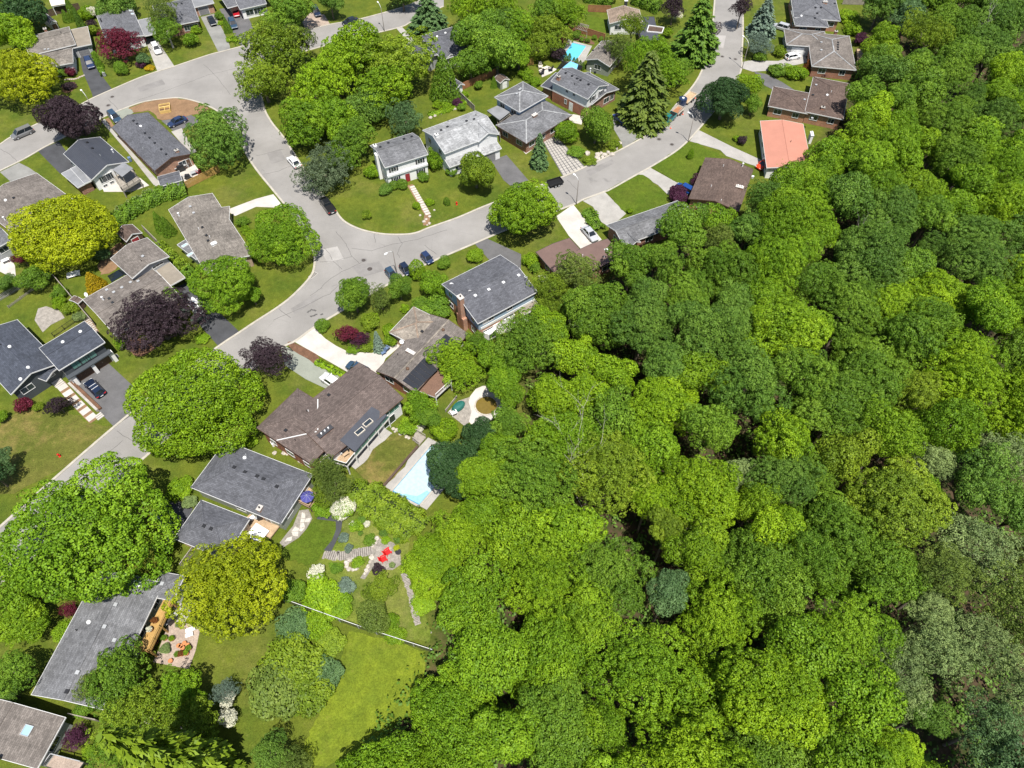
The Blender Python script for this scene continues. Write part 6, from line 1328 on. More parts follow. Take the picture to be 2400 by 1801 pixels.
def fill_wood():
    rr = random.Random(5); n = 0
    region = WOOD; placed = list(FT)
    for R in [6.4]*500+[5.4]*900+[4.4]*1500+[3.4]*1200:
        R *= rr.uniform(.88, 1.12); px_ = (rr.uniform(780, 2440), rr.uniform(-60, 1850)); zc = rr.uniform(4.6, 9.2) if R > 3.4 else rr.uniform(3.5, 6.0)
        q = g(px_, zc); d = float(edge_dist(np.array(q.x), np.array(q.y)))
        if d < R*1.0 or q.y > 240 or abs(q.x) > 165: continue
        if any((q.x-a)**2+(q.y-b_)**2 < (.64*(R+r2))**2 for a, b_, r2 in placed): continue
        col = min(BLOBS, key=lambda b_: (b_[0]-px_[0]+rr.gauss(0, 55))**2+(b_[1]-px_[1]+rr.gauss(0, 55))**2)[2]
        if rr.random() < .1: col = rr.choice(['mid', 'bright', 'fresh', 'deep', 'lime'])
        deepness = 'at the wood edge' if d < 14 else ('within the wood' if d < 40 else 'deep in the ravine wood')
        hk = min(NEAR, key=lambda k: (HOUSES[k][2].x-q.x)**2+(HOUSES[k][2].y-q.y)**2)
        kind = 'feather' if col in ('grey', 'olive') else ('giant' if R > 5.6 else ('maple' if rr.random() < .35 else 'forest'))
        size = 'large' if R > 5.2 else ('medium' if R > 3.6 else 'small')
        gz = float(ground_z(q.x, q.y)); near = sorted(MARKS, key=lambda m: (m[0]-q.x)**2+(m[1]-q.y)**2)[:3]; nd = math.hypot(near[0][0]-q.x, near[0][1]-q.y); head = f'{size} {CN[col]} broadleaf tree'
        cand = ([f'{head} beside {near[0][2]}'] if nd < 13 else [])+[f'{head} {deepness} behind {NEAR[hk]}', f'{head} between {near[0][2]} and {near[1][2]}', f'{head} near {near[1][2]}', f'{head} near {near[2][2]}']
        cand = [c for c in cand if len(c.split()) <= 16]; lab = next((c for c in cand if c not in USED), cand[0]); USED.add(lab)
        plant(kind, Vector((q.x, q.y, gz)), R, zc-gz, col, lab, 'tree', 'trees of the ravine wood', rr.uniform(.9, 1.3)); placed.append((q.x, q.y, R)); n += 1
    return n
NF = fill_wood(); print('forest fill', NF, 'plants', TREES)
# low growth on the floor of the wood, one mass
def undergrowth():
    r = np.random.default_rng(9); n = 2600; X, Y = [], []
    P_ = np.stack([r.uniform(780, 2440, 9000), r.uniform(-60, 1850, 9000)], 1); pts = np.array([tuple(g(p, 0.0))[:2] for p in P_]); d = edge_dist(pts[:, 0], pts[:, 1]); pts = pts[d > 1.0][:n]; n = len(pts)
    m = 16; z = ground_z(pts[:, 0], pts[:, 1])+r.uniform(.2, 2.0, n); rad = r.uniform(.6, 1.5, n); o = r.normal(size=(n, m, 3))*rad[:, None, None]*.6
    C = np.stack([pts[:, 0], pts[:, 1], z], 1)[:, None, :]+o; N = o+np.array([0, 0, 1.2]); t = np.repeat(r.uniform(.3, .7, n), m)
    ob = put('undergrowth', leaf_mesh('undergrowth', C.reshape(-1, 3), N.reshape(-1, 3), np.full(n*m, .24), t, rng=r)); ob.color = (*LC['deep'], 1); tag(ob, 'shaded green undergrowth on the floor of the ravine wood', 'undergrowth', kind='stuff')
undergrowth()
# bare dead trees
def dead_tree(rc, x, y, H, seed, label, lean=(0.3, 0.2), z0=None, sp=1.0):
    r = random.Random(seed); b = MB(); q = G(rc, x, y, 5.0); gz = float(ground_z(q.x, q.y))
    def limb(p, d, L, rad, lev):
        n = 4; pts = [p]; dd = d.copy()
        for i in range(n):
            dd = (dd+Vector((r.uniform(-.22, .22), r.uniform(-.22, .22), r.uniform(-.08, .2)))).normalized(); pts.append(pts[-1]+dd*L/n)
        b.tube(pts, [rad*(1-.18*i) for i in range(n+1)], 5 if lev else 7)
        if lev < 3:
            for k in range(5 if lev == 0 else 4):
                i = r.randint(1, n); a = r.uniform(0, 6.28); nd = (dd+Vector((math.cos(a), math.sin(a), r.uniform(-.1, .6)))*sp*.8).normalized(); limb(pts[i], nd, L*r.uniform(.45, .62), rad*.5, lev+1)
    limb(Vector((0, 0, -.3)), Vector((lean[0], lean[1], 1)).normalized(), H-2.6, .085, 0)
    root = empty('bare_tree', (q.x, q.y, gz)); tag(root, label, 'tree'); b.obj('branches', 'bark_pale', root); return root
dead_tree(22, 660, 1000, 15.5, 3, 'bleached dead tree with forked bare limbs above green canopy', (.1, .3))
dead_tree(3, 1560, 480, 15.5, 6, 'leaning bare dead tree behind hip roofed houses', (.45, .5))
dead_tree(13, 860, 480, 14, 11, 'thin pale dead stem rising through canopy', (.0, .4), sp=.6)
dead_tree(12, 600, 1240, 9, 12, 'stout forked pale trunk behind blue house', (.1, .2), sp=.7)
# ------------------------------------------------------------------ vehicles
def paint(name, col, metal=0.3):
    m = plain(name, col, 0.28, 0.5, metal*0, 0.9); return name
for n_, c_ in (('paint_navy', (.02, .035, .09)), ('paint_white', (.78, .78, .78)), ('paint_black', (.012, .013, .016)), ('paint_silver', (.42, .43, .45)), ('paint_grey', (.16, .16, .16)), ('paint_red', (.35, .01, .02)), ('paint_teal', (.01, .16, .16)), ('paint_slate', (.03, .06, .10)), ('paint_blue', (.01, .05, .22)), ('paint_orange', (.62, .06, .01)), ('paint_midnight', (.012, .02, .045))):
    paint(n_, c_)
CT = {  # L, W, H, rear base, front base, rear top, front top, belt
    'sedan': (4.7, 1.82, 1.45, -1.75, 1.15, -1.05, .35, .93), 'suv': (4.6, 1.88, 1.72, -2.2, 1.15, -1.95, .45, 1.05), 'hatch': (4.2, 1.78, 1.5, -2.0, 1.1, -1.6, .3, .95),
    'wagon': (4.75, 1.84, 1.5, -2.25, 1.15, -1.9, .4, .95), 'van': (5.0, 1.95, 1.8, -2.4, 1.6, -2.2, .75, 1.05), 'pickup': (5.7, 1.95, 1.85, -.75, 1.35, -.55, .65, 1.1), 'micro': (3.1, 1.62, 1.5, -1.4, .85, -1.2, .25, .9)}
def car_parts(t, col):
    L, W, H, xb, xf, tb, tf, belt = CT[t]; hw = W/2; out = {}
    h = L/2; st = [(-h, .45, belt*.74, .78), (-h+.12, .3, belt*.95, .93), (-h+.7, .22, belt, 1.0), (xb+.2, .2, belt, 1.0), (0, .2, belt, 1.0), (xf-.1, .2, belt*.985, 1.0), (h-.55, .22, belt*.86, .97), (h-.14, .28, belt*.74, .88), (h, .4, belt*.58, .72)]
    b = MB(); rings = []
    for x, zl, zh, k in st:
        w = hw*k; i = len(b.v); rings.append(i)
        b.v += [(x, -w*.9, zl), (x, -w, zl+.18), (x, -w, zh-.2), (x, -w*.9, zh-.05), (x, -w*.72, zh), (x, w*.72, zh), (x, w*.9, zh-.05), (x, w, zh-.2), (x, w, zl+.18), (x, w*.9, zl)]
    n = 10
    for a, c in zip(rings, rings[1:]):
        for j in range(n): b.f.append((a+j, a+(j+1) % n, c+(j+1) % n, c+j)[::-1]); b.m.append(0)
    b.f.append(tuple(range(rings[0], rings[0]+n))); b.f.append(tuple(range(rings[-1]+n-1, rings[-1]-1, -1))); b.m += [0, 0]
    out['body'] = b.mesh('body', col, False)
    z0 = belt-.02; bw, tw = hw*.86, hw*.66
    B = [(xb, -bw, z0), (xf, -bw, z0), (xf, bw, z0), (xb, bw, z0)]; Tp = [(tb, -tw, H-.06), (tf, -tw, H-.06), (tf, tw, H-.06), (tb, tw, H-.06)]
    for nm_, i, j in (('side_window', 0, 1), ('windscreen', 1, 2), ('side_window', 2, 3), ('rear_window', 3, 0)):
        q = MB(); q.poly([B[i], B[j], Tp[j], Tp[i]]); q.poly([tuple(np.array(p)*np.array([.97, .97, 1])) for p in (Tp[i], Tp[j], B[j], B[i])]); out.setdefault('glass', []).append((nm_, q.mesh(nm_, 'car_glass')))
    q = MB()
    for i in range(4): q.beam(B[i], Tp[i], .09, .09)
    for s in (-1, 1): q.beam(((xb+xf)/2-.1, s*bw*1.0, z0), ((tb+tf)/2-.05, s*tw, H-.06), .1, .07)
    q.box(tb-.05, tf+.05, -tw-.03, tw+.03, H-.07, H-.015); q.box(tb+.1, tf-.1, -tw+.08, tw-.08, H-.015, H)
    out['roof'] = q.mesh('roof', col)
    wr = .34 if t != 'micro' else .3
    q = MB(); q.v = []; 
    def wheel(mat, r, y0, y1, rr=16):
        m = MB(); i = 0
        for y in (y0, y1):
            for j in range(rr): a = 6.2832*j/rr; m.v.append((r*math.cos(a), y, r*math.sin(a)))
        for j in range(rr): m.f.append((j, (j+1) % rr, rr+(j+1) % rr, rr+j)); m.m.append(0)
        m.f.append(tuple(range(rr-1, -1, -1))); m.f.append(tuple(range(rr, 2*rr))); m.m += [0, 0]; return m
    out['tyre'] = cached(('tyre', wr), lambda: wheel('rubber', wr, -.11, .11).mesh('wheel', 'rubber')); out['rim'] = cached(('rim', wr), lambda: wheel('chrome', wr*.62, -.125, .125).mesh('rim', 'metal_grey'))
    out['wr'] = wr; out['wx'] = (h*.6, -h*.58); out['wy'] = hw-.1
    q = MB(); q.box(-.06, .05, -.2, .2, -.07, .07); out['head'] = cached('headl', lambda: q.mesh('headlight', 'lamp_clear')); out['tail'] = cached('taill', lambda: q.mesh('tail_light', 'lamp_red'))
    q = MB(); q.box(-.06, .06, -.09, .09, 0, .12); out['mirror'] = cached(('mir', col), lambda: q.mesh('mirror', col))
    q = MB(); q.box(-.03, .03, -.26, .26, -.06, .06); out['plate'] = cached('plate', lambda: q.mesh('number_plate', 'metal_white'))
    if t == 'pickup':
        q = MB(); q.box(-h+.12, xb-.12, -hw+.14, hw-.14, belt-.01, belt+.015); out['bed'] = q.mesh('bed_floor', 'rubber')
        q = MB(); q.box(-h+.05, xb-.08, -hw+.03, -hw+.13, belt-.1, belt+.14); q.box(-h+.05, xb-.08, hw-.13, hw-.03, belt-.1, belt+.14); q.box(-h+.03, -h+.12, -hw+.06, hw-.06, belt-.1, belt+.14); out['bedside'] = q.mesh('bed_side', col)
    return out
def car(t, col, label, rc, xf, yf, xr, yr, cat='car', name='parked_car', rails=False):
    A, B = G(rc, xf, yf, .6), G(rc, xr, yr, .6); c = (A+B)/2; d = A-B; p = cached(('car', t, col), lambda: car_parts(t, col))
    root = empty(name, (c.x, c.y, 0.03), math.atan2(d.y, d.x)); tag(root, label, cat); L, W, H, xb, xf_, tb, tf, belt = CT[t]; h = L/2
    put('body', p['body'], root); r = put('roof', p['roof'], root)
    for nm_, me in p['glass']: put(nm_, me, root)
    for x in p['wx']:
        for s in (-1, 1): w = put('wheel', p['tyre'], root, (x, s*p['wy'], p['wr'])); put('rim', p['rim'], w)
    for s in (-1, 1):
        put('headlight', p['head'], root, (h-.1, s*W*.31, belt*.62)); put('tail_light', p['tail'], root, (-h+.06, s*W*.36, belt*.74)); put('mirror', p['mirror'], root, (xf_-.25, s*(W/2+.06), belt))
    put('number_plate', p['plate'], root, (-h-.01, 0, belt*.55))
    if rails:
        b = MB()
        for x in (-.9, -.1): b.beam((x, -W*.34, H+.04), (x, W*.34, H+.04), .06, .05)
        b.obj('roof_rack', 'metal_white', root)
    if 'bed' in p: put('bed_floor', p['bed'], root); put('bed_side', p['bedside'], root)
    return root
car('suv', 'paint_navy', 'dark blue hatchback parked on drive of taupe bungalow', 0, 795,598, 755,505)
car('suv', 'paint_white', 'white car on pale drive beneath burgundy maple', 0, 1376,468, 1332,385)
car('sedan', 'paint_black', 'black sedan on grey drive before brick carport', 0, 1852,225, 1806,140)
car('suv', 'paint_slate', 'dark slate suv on asphalt drive by cedar strip', 0, 2035,258, 1992,165)
car('sedan', 'paint_red', 'red car under carport of slate roofed house', 0, 2048,142, 2022,72)
car('van', 'paint_grey', 'grey minivan parked on the street near purple beech', 0, 105,1190, 280,1115)
car('suv', 'paint_slate', 'dark teal suv on short drive before charcoal bungalow', 0, 1035,1060, 950,972)
car('sedan', 'paint_navy', 'navy sedan beside charcoal bungalow and soil island', 0, 1455,1085, 1605,1020)
car('suv', 'paint_midnight', 'dark suv on brown paver drive under trees', 1, 545,150, 500,62)
car('sedan', 'paint_black', 'black sedan parked along upper street kerb', 1, 745,205, 885,165)
car('sedan', 'paint_white', 'white car parked under the grove beside spruce', 1, 285,1352, 372,1450)
car('suv', 'paint_blue', 'royal blue suv on drive beneath giant spruce', 2, 890,985, 985,1072)
car('suv', 'paint_blue', 'bright blue suv outside umber roofed bungalow', 2, 1425,1600, 1560,1672)
car('hatch', 'paint_white', 'white hatchback before garage of taupe hip roofed bungalow', 3, 275,478, 155,502)
car('suv', 'paint_silver', 'silver suv half under blue spruce', 3, 60,220, 160,250)
car('wagon', 'paint_white', 'white estate car on asphalt drive under bright maple', 10, 1615,905, 1762,1065)
car('wagon', 'paint_midnight', 'midnight wagon with roof rails before twin garages', 20, 745,-35, 890,112, rails=True)
car('pickup', 'paint_black', 'black pickup truck parked at street bend', 11, 562,40, 672,195, 'pickup', 'pickup_truck')
car('micro', 'paint_slate', 'small teal black car parked beside street lamp base', 11, 1195,742, 1145,680)
car('micro', 'paint_midnight', 'small navy car parked between lamp and narrow tree', 11, 1320,702, 1268,640)
car('micro', 'paint_navy', 'small dark blue car beyond narrow fresh tree', 11, 1508,606, 1452,545)
car('suv', 'paint_slate', 'dark blue suv on white curved drive', 11, 795,1488, 965,1572)
car('suv', 'paint_white', 'white suv on green asphalt drive under brown eave', 11, 595,1600, 710,1680)
car('sedan', 'paint_silver', 'silver sedan with dark sunroof on white concrete drive', 12, 728,425, 618,298)
car('sedan', 'paint_midnight', 'dark car in shade beside slate garage wing', 20, 1450,1215, 1370,1140)
car('hatch', 'paint_orange', 'orange red car at end of long concrete drive', 2, 2130,1450, 2225,1395)
car('pickup', 'paint_teal', 'teal pickup truck towing landscaping trailer below giant spruce', 2, 1282,1090, 1405,985, 'pickup', 'pickup_truck')
# trailers
def trailer(label, A, B, w, mat, bedmat, h=.5, cage=0.0, box=None):
    c = (A+B)/2; d = A-B; L = d.length; root = empty('trailer', (c.x, c.y, .03), math.atan2(d.y, d.x)); tag(root, label, 'trailer')
    b = MB(); b.box(-L/2, L/2, -w/2, w/2, .5, .6); b.obj('bed_floor', bedmat, root)
    for y0, y1 in ((-w/2, -w/2+.07), (w/2-.07, w/2)): b = MB(); b.box(-L/2, L/2, y0, y1, .5, .6+h); b.obj('side_board', mat, root)
    b = MB(); b.box(-L/2, -L/2+.06, -w/2+.08, w/2-.08, .5, .6+h); b.obj('tailgate', mat, root)
    b = MB(); b.beam((L/2, 0, .55), (L/2+1.0, 0, .55), .1, .1); b.obj('drawbar', 'metal_black', root)
    if cage:
        b = MB()
        for k in range(7): x = -L/2+L*k/6; b.beam((x, -w/2+.04, .6), (x, -w/2+.04, .6+cage), .05, .05); b.beam((x, w/2-.04, .6), (x, w/2-.04, .6+cage), .05, .05)
        for s in (-1, 1): b.beam((-L/2, s*(w/2-.04), .6+cage), (L/2, s*(w/2-.04), .6+cage), .05, .05); b.beam((-L/2, s*(w/2-.04), .6+cage/2), (L/2, s*(w/2-.04), .6+cage/2), .04, .04)
        b.obj('cage', 'metal_grey', root)
    ty = cached(('tyre', .34), lambda: None); rm = CACHE[('rim', .34)]
    for x in (-.4, .4):
        for s in (-1, 1): wv = put('wheel', CACHE[('tyre', .34)], root, (x, s*(w/2+.1), .34)); put('rim', rm, wv)
    return root
t_ = trailer('caged landscaping trailer hitched behind teal pickup', G(2, 1405,985, .6), G(2, 1462,935, .6), 1.9, 'cloth_cream', 'wood_cedar', .5, 1.1)
t_ = trailer('flatbed trailer with bare timber floor at kerb', G(2, 1490,885, .6), G(2, 1570,810, .6), 2.0, 'cloth_cream', 'wood_deck', .35)
t_ = trailer('dark caged utility trailer parked at paved drive mouth', G(2, 315,1595, .6), G(2, 430,1560, .6), 1.9, 'metal_black', 'rubber', .4)
b = MB(); r_ = empty('water_tank', G(2, 1468,905, 0)); tag(r_, 'dark blue tank with white lid between two trailers', 'tank')
b.prism([(1.0*math.cos(a*math.pi/8), 1.0*math.sin(a*math.pi/8)) for a in range(16)], 0, 1.7); b.obj('body', 'paint_navy', r_); b = MB(); b.lathe([(.3, 1.7), (.3, 1.85), (.05, 1.95)], 12); b.obj('lid', 'metal_white', r_)
def cone_(rc, x, y, i):
    def fn():
        b = MB(); b.box(-.18, .18, -.18, .18, 0, .04); b.lathe([(.14, .04), (.09, .35), (.03, .7)], 10); return b.mesh('traffic_cone', 'hot_orange')
    o = put('traffic_cone', cached('tcone', fn), None, G(2, x, y, .02)); tag(o, 'small orange traffic cone standing on road beside trailers', 'traffic cone', 'traffic cones by the trailers')
    b_ = cached('tband', lambda: (lambda b: (b.lathe([(.105, .28), (.075, .45)], 10), b.mesh('white_band', 'metal_white'))[1])(MB())); put('white_band', b_, o)
for i, (x, y) in enumerate(((1370, 1110), (1475, 990), (1582, 850), (1300, 1115))): cone_(2, x, y, i)

# ------------------------------------------------------------------ street lamps and small street things
def lamp(base, head, label, hp=6.3):
    b0 = g(base); h1 = g(head, hp+.75); root = empty('street_lamp', (b0.x, b0.y, 0)); tag(root, label, 'street lamp', None)
    d = Vector((h1.x-b0.x, h1.y-b0.y)); L = d.length
    if L > 2.4: d = d*(2.4/L)
    b = MB(); b.tube([(0, 0, -.2), (0, 0, .4), (0, 0, hp)], [.13, .1, .065], 10); b.obj('pole', 'metal_pole', root, smooth=True)
    b = MB(); b.tube([(0, 0, hp-.1), (d.x*.3, d.y*.3, hp+.5), (d.x*.65, d.y*.65, hp+.72), (d.x, d.y, hp+.75)], [.05, .045, .04, .04], 8); b.obj('arm', 'metal_white', root, smooth=True)
    b = MB(); b.lathe([(.05, -.12), (.2, -.09), (.22, 0), (.16, .08), (.03, .12)], 12, c=(0, 0, 0)); o = b.obj('lamp_head', 'metal_white', root, (d.x*1.05, d.y*1.05, hp+.75), math.atan2(d.y, d.x), True); o.scale = (1.9, 1, 1)
    b = MB(); b.lathe([(.14, -.16), (.17, -.11)], 10); b.obj('lens', 'lamp_clear', o)
lamp((232.2, 283.4), (190.5, 211.9), 'street lamp beside purple beech and charcoal bungalow')
lamp((1612.7, 332.8), (1615, 264.5), 'street lamp at mouth of long concrete drive', 6.2)
lamp((1739, 161.4), (1742.4, 85.2), 'street lamp by blue spruce on upper road', 6.6)
lamp((1350.7, 479.4), (1346.4, 409.5), 'street lamp between two concrete drives near paved drive', 6.2)
lamp((901, 74), (885.7, 5.5), 'street lamp rising out of lime ash on upper street')
lamp((930, 640), (905, 594.5), 'pale street lamp between small parked cars', 5.6)
def manhole(rc, x, y, label, r=.42):
    q = G(rc, x, y, roadZ+.004); b = MB(); b.lathe([(r+.28, -.02), (r+.28, .004)], 20); o = b.obj('manhole', 'road_patch', None, q); tag(o, label, 'manhole', 'manholes in the road')
    b = MB(); b.lathe([(r, -.01), (r, .014), (r*.9, .02)], 18); c = b.obj('cover', 'iron', o)
    b = MB()
    for k in range(5): b.box(-r*.6, r*.6, -r*.6+k*r*.3-.02, -r*.6+k*r*.3+.02, .02, .026)
    b.obj('ribs', 'iron', c)
manhole(0, 970,838, 'iron manhole cover near dark asphalt drive mouth'); manhole(0, 935,912, 'iron manhole cover across from street lamp and purple beech')
manhole(2, 1270,1205, 'iron manhole cover before drive beneath giant spruce'); manhole(2, 1382,1250, 'iron manhole cover near long concrete drive lamp'); manhole(2, 1817,490, 'iron manhole cover in middle of upper road', .38); manhole(2, 1930,513, 'iron manhole cover by upper road kerb', .38)
manhole(11, 983,667, 'iron manhole cover ringed by patched asphalt', .5); manhole(11, 930,592, 'iron manhole cover above the patched one at junction')
q = G(11, 495,720, .02); b = MB(); b.box(-.5, .5, -.9, .9, -.02, .015); o = b.obj('storm_drain', 'concrete', None, q, -.6); tag(o, 'storm drain grate at road bend kerb', 'drain'); b = MB()
for k in range(6): b.box(-.38, .38, -.75+k*.26, -.62+k*.26, .015, .03)
b.obj('grate', 'iron', o)
def hydrant(rc, x, y, label):
    q = G(rc, x, y); r_ = empty('fire_hydrant', q); tag(r_, label, 'hydrant'); b = MB(); b.lathe([(.2, 0), (.2, .06), (.13, .08), (.12, .6), (.16, .62), (.16, .68), (.1, .8), (.03, .86)], 12); b.obj('barrel', 'plastic_red', r_, smooth=True)
    b = MB(); b.tube([(-.26, 0, .5), (.26, 0, .5)], .07, 8); b.obj('outlet', 'plastic_red', r_)
hydrant(20, 518,628, 'red fire hydrant on dry lawn beside road'); hydrant(11, 1735,112, 'red fire hydrant on lawn of silver roofed house')
def dish(rc, x, y, z, label):
    q = G(rc, x, y, z); r_ = empty('satellite_dish', (q.x, q.y, 0)); tag(r_, label, 'dish'); b = MB(); b.lathe([(.02, 0), (.25, .04), (.4, .14), (.41, .16), (.25, .07), (.02, .03)], 16); o = b.obj('reflector', 'metal_white', r_, (0, 0, z)); o.rotation_euler = (1.0, 0, -.3)
    b = MB(); b.tube([(0, .05, 0), (0, .05, z)], .035, 8); b.obj('mast', 'metal_grey', r_)
dish(11, 1853,865, 6.6, 'white satellite dish on charcoal roof of blue house'); dish(11, 1693,800, 5.6, 'white satellite dish at front corner of blue house'); dish(11, 1262,1293, 3.6, 'white satellite dish at taupe hip valley'); dish(10, 748,885, 3.2, 'white satellite dish behind taupe bungalow')

# ------------------------------------------------------------------ fences
def fence(label, pts, h=1.8, mat='wood_cedar', post=2.4, style='board', cat='fence'):
    c = Vector((pts[0].x, pts[0].y, 0)); root = empty('fence', c); tag(root, label, cat)
    for a, b_ in zip(pts, pts[1:]):
        a = Vector((a.x, a.y, 0)); b_ = Vector((b_.x, b_.y, 0)); L = (b_-a).length; n = max(1, round(L/post)); d = (b_-a)/n; ang = math.atan2(d.y, d.x); seg = d.length
        pm = cached(('fpost', h, mat), lambda: (lambda m: (m.box(-.055, .055, -.055, .055, -.2, h+.08), m.mesh('post', mat if style != 'chain' else 'metal_grey'))[1])(MB()))
        def panel():
            m = MB()
            if style == 'board':
                k = int(seg/.155)
                for i in range(k): x = seg*i/k; m.box(x+.06*(i == 0), x+seg/k-.012, -.012, .012, .05, h-.03+.02*(i % 2))
                m.box(.05, seg-.05, .012, .05, .35, .44); m.box(.05, seg-.05, .012, .05, h-.4, h-.31); m.box(0, seg, -.05, .06, h, h+.04)
            elif style == 'picket':
                k = int(seg/.22)
                for i in range(k): x = seg*i/k; m.box(x, x+.12, -.012, .012, .05, h)
                m.box(0, seg, .012, .05, .3, .38); m.box(0, seg, .012, .05, h-.25, h-.17)
            elif style == 'rail':
                for z in (.15, h): m.box(0, seg, -.02, .02, z-.03, z+.02)
                k = int(seg/.14)
                for i in range(k): m.box(seg*i/k, seg*i/k+.025, -.012, .012, .15, h)
            else:
                for i in range(14): m.box(0, seg, -.004, .004, .05+h*.93*i/14, .058+h*.93*i/14)
                k = int(seg/.15)
                for i in range(k): m.box(seg*i/k, seg*i/k+.008, -.004, .004, .05, h)
            return m.mesh('panel', mat if style != 'chain' else 'metal_black')
        me = cached(('fpan', style, round(seg, 2), h, mat), panel)
        for i in range(n):
            p = a+d*i-c; put('post', pm, root, p, ang); put('panel', me, root, p, ang)
            if style == 'chain': m = MB(); m.tube([(0, 0, h), (seg, 0, h)], .035, 6); put('top_rail', cached(('frail', round(seg, 2), h), lambda: m.mesh('top_rail', 'metal_white')), root, p, ang)
        put('post', pm, root, b_-c, ang)
    return root
fence('golden timber panel fence between patio and back lawn', Q(0, 1618,1632, 1900,1492), 1.8, 'wood_gold')
fence('wire mesh fence with white top rail above gold lawn', Q(31, 250,225, 890,455, 1525,662), 1.5, 'metal_grey', 3.0, 'chain')
fence('cedar board fence behind olive shed', Q(1, 1740,800, 1860,745, 2068,655), 1.8, 'wood_cedar')
fence('weathered fence beside garden of silver roofed house', Q(1, 1738,820, 1890,968), 1.6, 'wood_grey')
fence('dark cedar fence above lawn of tan house', Q(2, 655,105, 850,112), 1.9, 'wood_cedar'); fence('red cedar fence along pool bank', Q(2, 485,270, 650,305, 800,352), 1.8, 'wood_cedar')
fence('tan timber fence beside terrace sofa', Q(2, 100,575, 185,560), 1.8, 'wood_gold')
fence('long weathered fence behind sprawling taupe bungalow', Q(10, 290,575, 470,740, 640,940, 830,1165), 1.7, 'wood_grey'); fence('white grey picket fence on garden terrace', Q(10, -30,960, 215,820), 1.3, 'concrete', 2.4, 'picket')
fence('black metal rail fence beside dark gallery house', Q(10, 470,1255, 650,1130), 1.1, 'metal_black', 2.4, 'rail'); fence('dark board fence behind garden shed', Q(0, 300,190, 520,120, 700,85), 1.8, 'wood_dark')
fence('grey fence behind slate blue house', Q(3, 640,40, 830,45), 1.6, 'wood_grey'); fence('side fence between two taupe bungalows', Q(10, 1255,345, 1380,470), 1.7, 'wood_grey'); fence('grey fence between brown and grey gabled houses', Q(30, 640,1212, 870,1262), 1.6, 'wood_grey')
fence('low timber edging rail near green pond', Q(21, 1640,245, 1735,125), .7, 'wood_grey'); fence('grey fence along garage walk', Q(20, 1585,1590, 1690,1445), 1.5, 'wood_grey'); fence('grey garden fence of vegetable plot', Q(10, 80,1005, 290,850), .6, 'wood_grey', 2.4, 'picket')
fence('brown garden fence beside tree row of bungalow', Q(1, 2075,1020, 2110,1230), 1.7, 'wood_grey')

# ------------------------------------------------------------------ decks, pools, pergolas
def deck(label, pts, z, mat, rails=(), railmat='trim_white', fascia=None, cat='deck', rh=.95, under=True, mid='glass'):
    c = sum((Vector((p.x, p.y, 0)) for p in pts), Vector())/len(pts); root = empty('deck', c); tag(root, label, cat); P2 = [Vector((p.x, p.y, 0))-c for p in pts]
    A, B, C_, D = P2[:4]; n = max(3, int((B-A).length/.16)); m = MB()
    for i in range(n):
        u0, u1 = i/n, (i+.92)/n; q = [A+(B-A)*u0, A+(B-A)*u1, D+(C_-D)*u1, D+(C_-D)*u0]; m.prism([(p.x, p.y) for p in q], z-.05, z)
    m.obj('decking', mat, root)
    m = MB()
    for a, b_ in zip(P2, P2[1:]+P2[:1]): m.beam(a+Vector((0, 0, z-.17)), b_+Vector((0, 0, z-.17)), .06, .24)
    m.obj('frame', fascia or mat, root)
    if under:
        pm = cached(('dpost', round(z, 2), fascia or mat), lambda: (lambda q: (q.box(-.09, .09, -.09, .09, -.2, z-.06), q.mesh('post', fascia or mat))[1])(MB()))
        for a, b_ in zip(P2, P2[1:]+P2[:1]):
            k = max(1, int((b_-a).length/2.8))
            for i in range(k): put('post', pm, root, (a+(b_-a)*(i/k))*.97)
    for e in rails:
        a, b_ = P2[e], P2[(e+1) % len(P2)]; d = b_-a; L = d.length; k = max(1, round(L/1.6)); m = MB()
        for i in range(k+1): p = a+d*(i/k); m.beam(p+Vector((0, 0, z)), p+Vector((0, 0, z+rh)), .08, .08)
        m.beam(a+Vector((0, 0, z+rh)), b_+Vector((0, 0, z+rh)), .1, .06); m.beam(a+Vector((0, 0, z+.12)), b_+Vector((0, 0, z+.12)), .05, .05)
        if mid == 'bars':
            kk = int(L/.16)
            for i in range(kk): p = a+d*((i+.5)/kk); m.beam(p+Vector((0, 0, z+.12)), p+Vector((0, 0, z+rh)), .03, .03)
        r = m.obj('railing', railmat, root)
        if mid not in ('bars', None): m = MB(); m.beam(a+Vector((0, 0, z+.5)), b_+Vector((0, 0, z+.5)), .02, .66); m.obj('panel', mid, r)
    return root
def quadz(rc, *xy, z): return Q(rc, *xy, z=z)
deck('golden timber balcony along grey gabled bungalow', quadz(30, 1190,630, 1290,660, 1492,232, 1412,205, z=2.4), 2.4, 'wood_gold', (1, 0), 'wood_gold', 'wood_gold', mid='bars')
deck('white posted balcony with green glass along wide brown house', quadz(21, 860,628, 1150,295, 1072,232, 782,560, z=2.6), 2.6, 'wood_deck', (0,), 'trim_white', 'trim_white', mid='glass_green')
deck('white railed corner deck beside dark roof panel', quadz(21, 683,680, 788,712, 862,620, 763,549, z=2.62), 2.62, 'wood_deck', (0, 1), 'trim_white', 'trim_white', mid='glass')
deck('brown balcony with white rail below solar roof', quadz(11, 1394,1714, 1555,1776, 1690,1650, 1573,1540, z=2.2), 2.2, 'wood_brown', (1,), 'trim_white', 'trim_white', mid='bars')
deck('small raised corner deck below violet parasol', quadz(21, 360,1020, 470,1075, 540,960, 440,880, z=1.2), 1.2, 'wood_deck', (0, 1), 'wood_deck', 'wood_dark', mid='bars')
deck('cedar deck beside spa of slate bungalow', quadz(21, -130,1190, 120,1330, 230,1190, -20,1100, z=.7), .7, 'wood_deck', (), 'wood_dark', 'wood_deck')
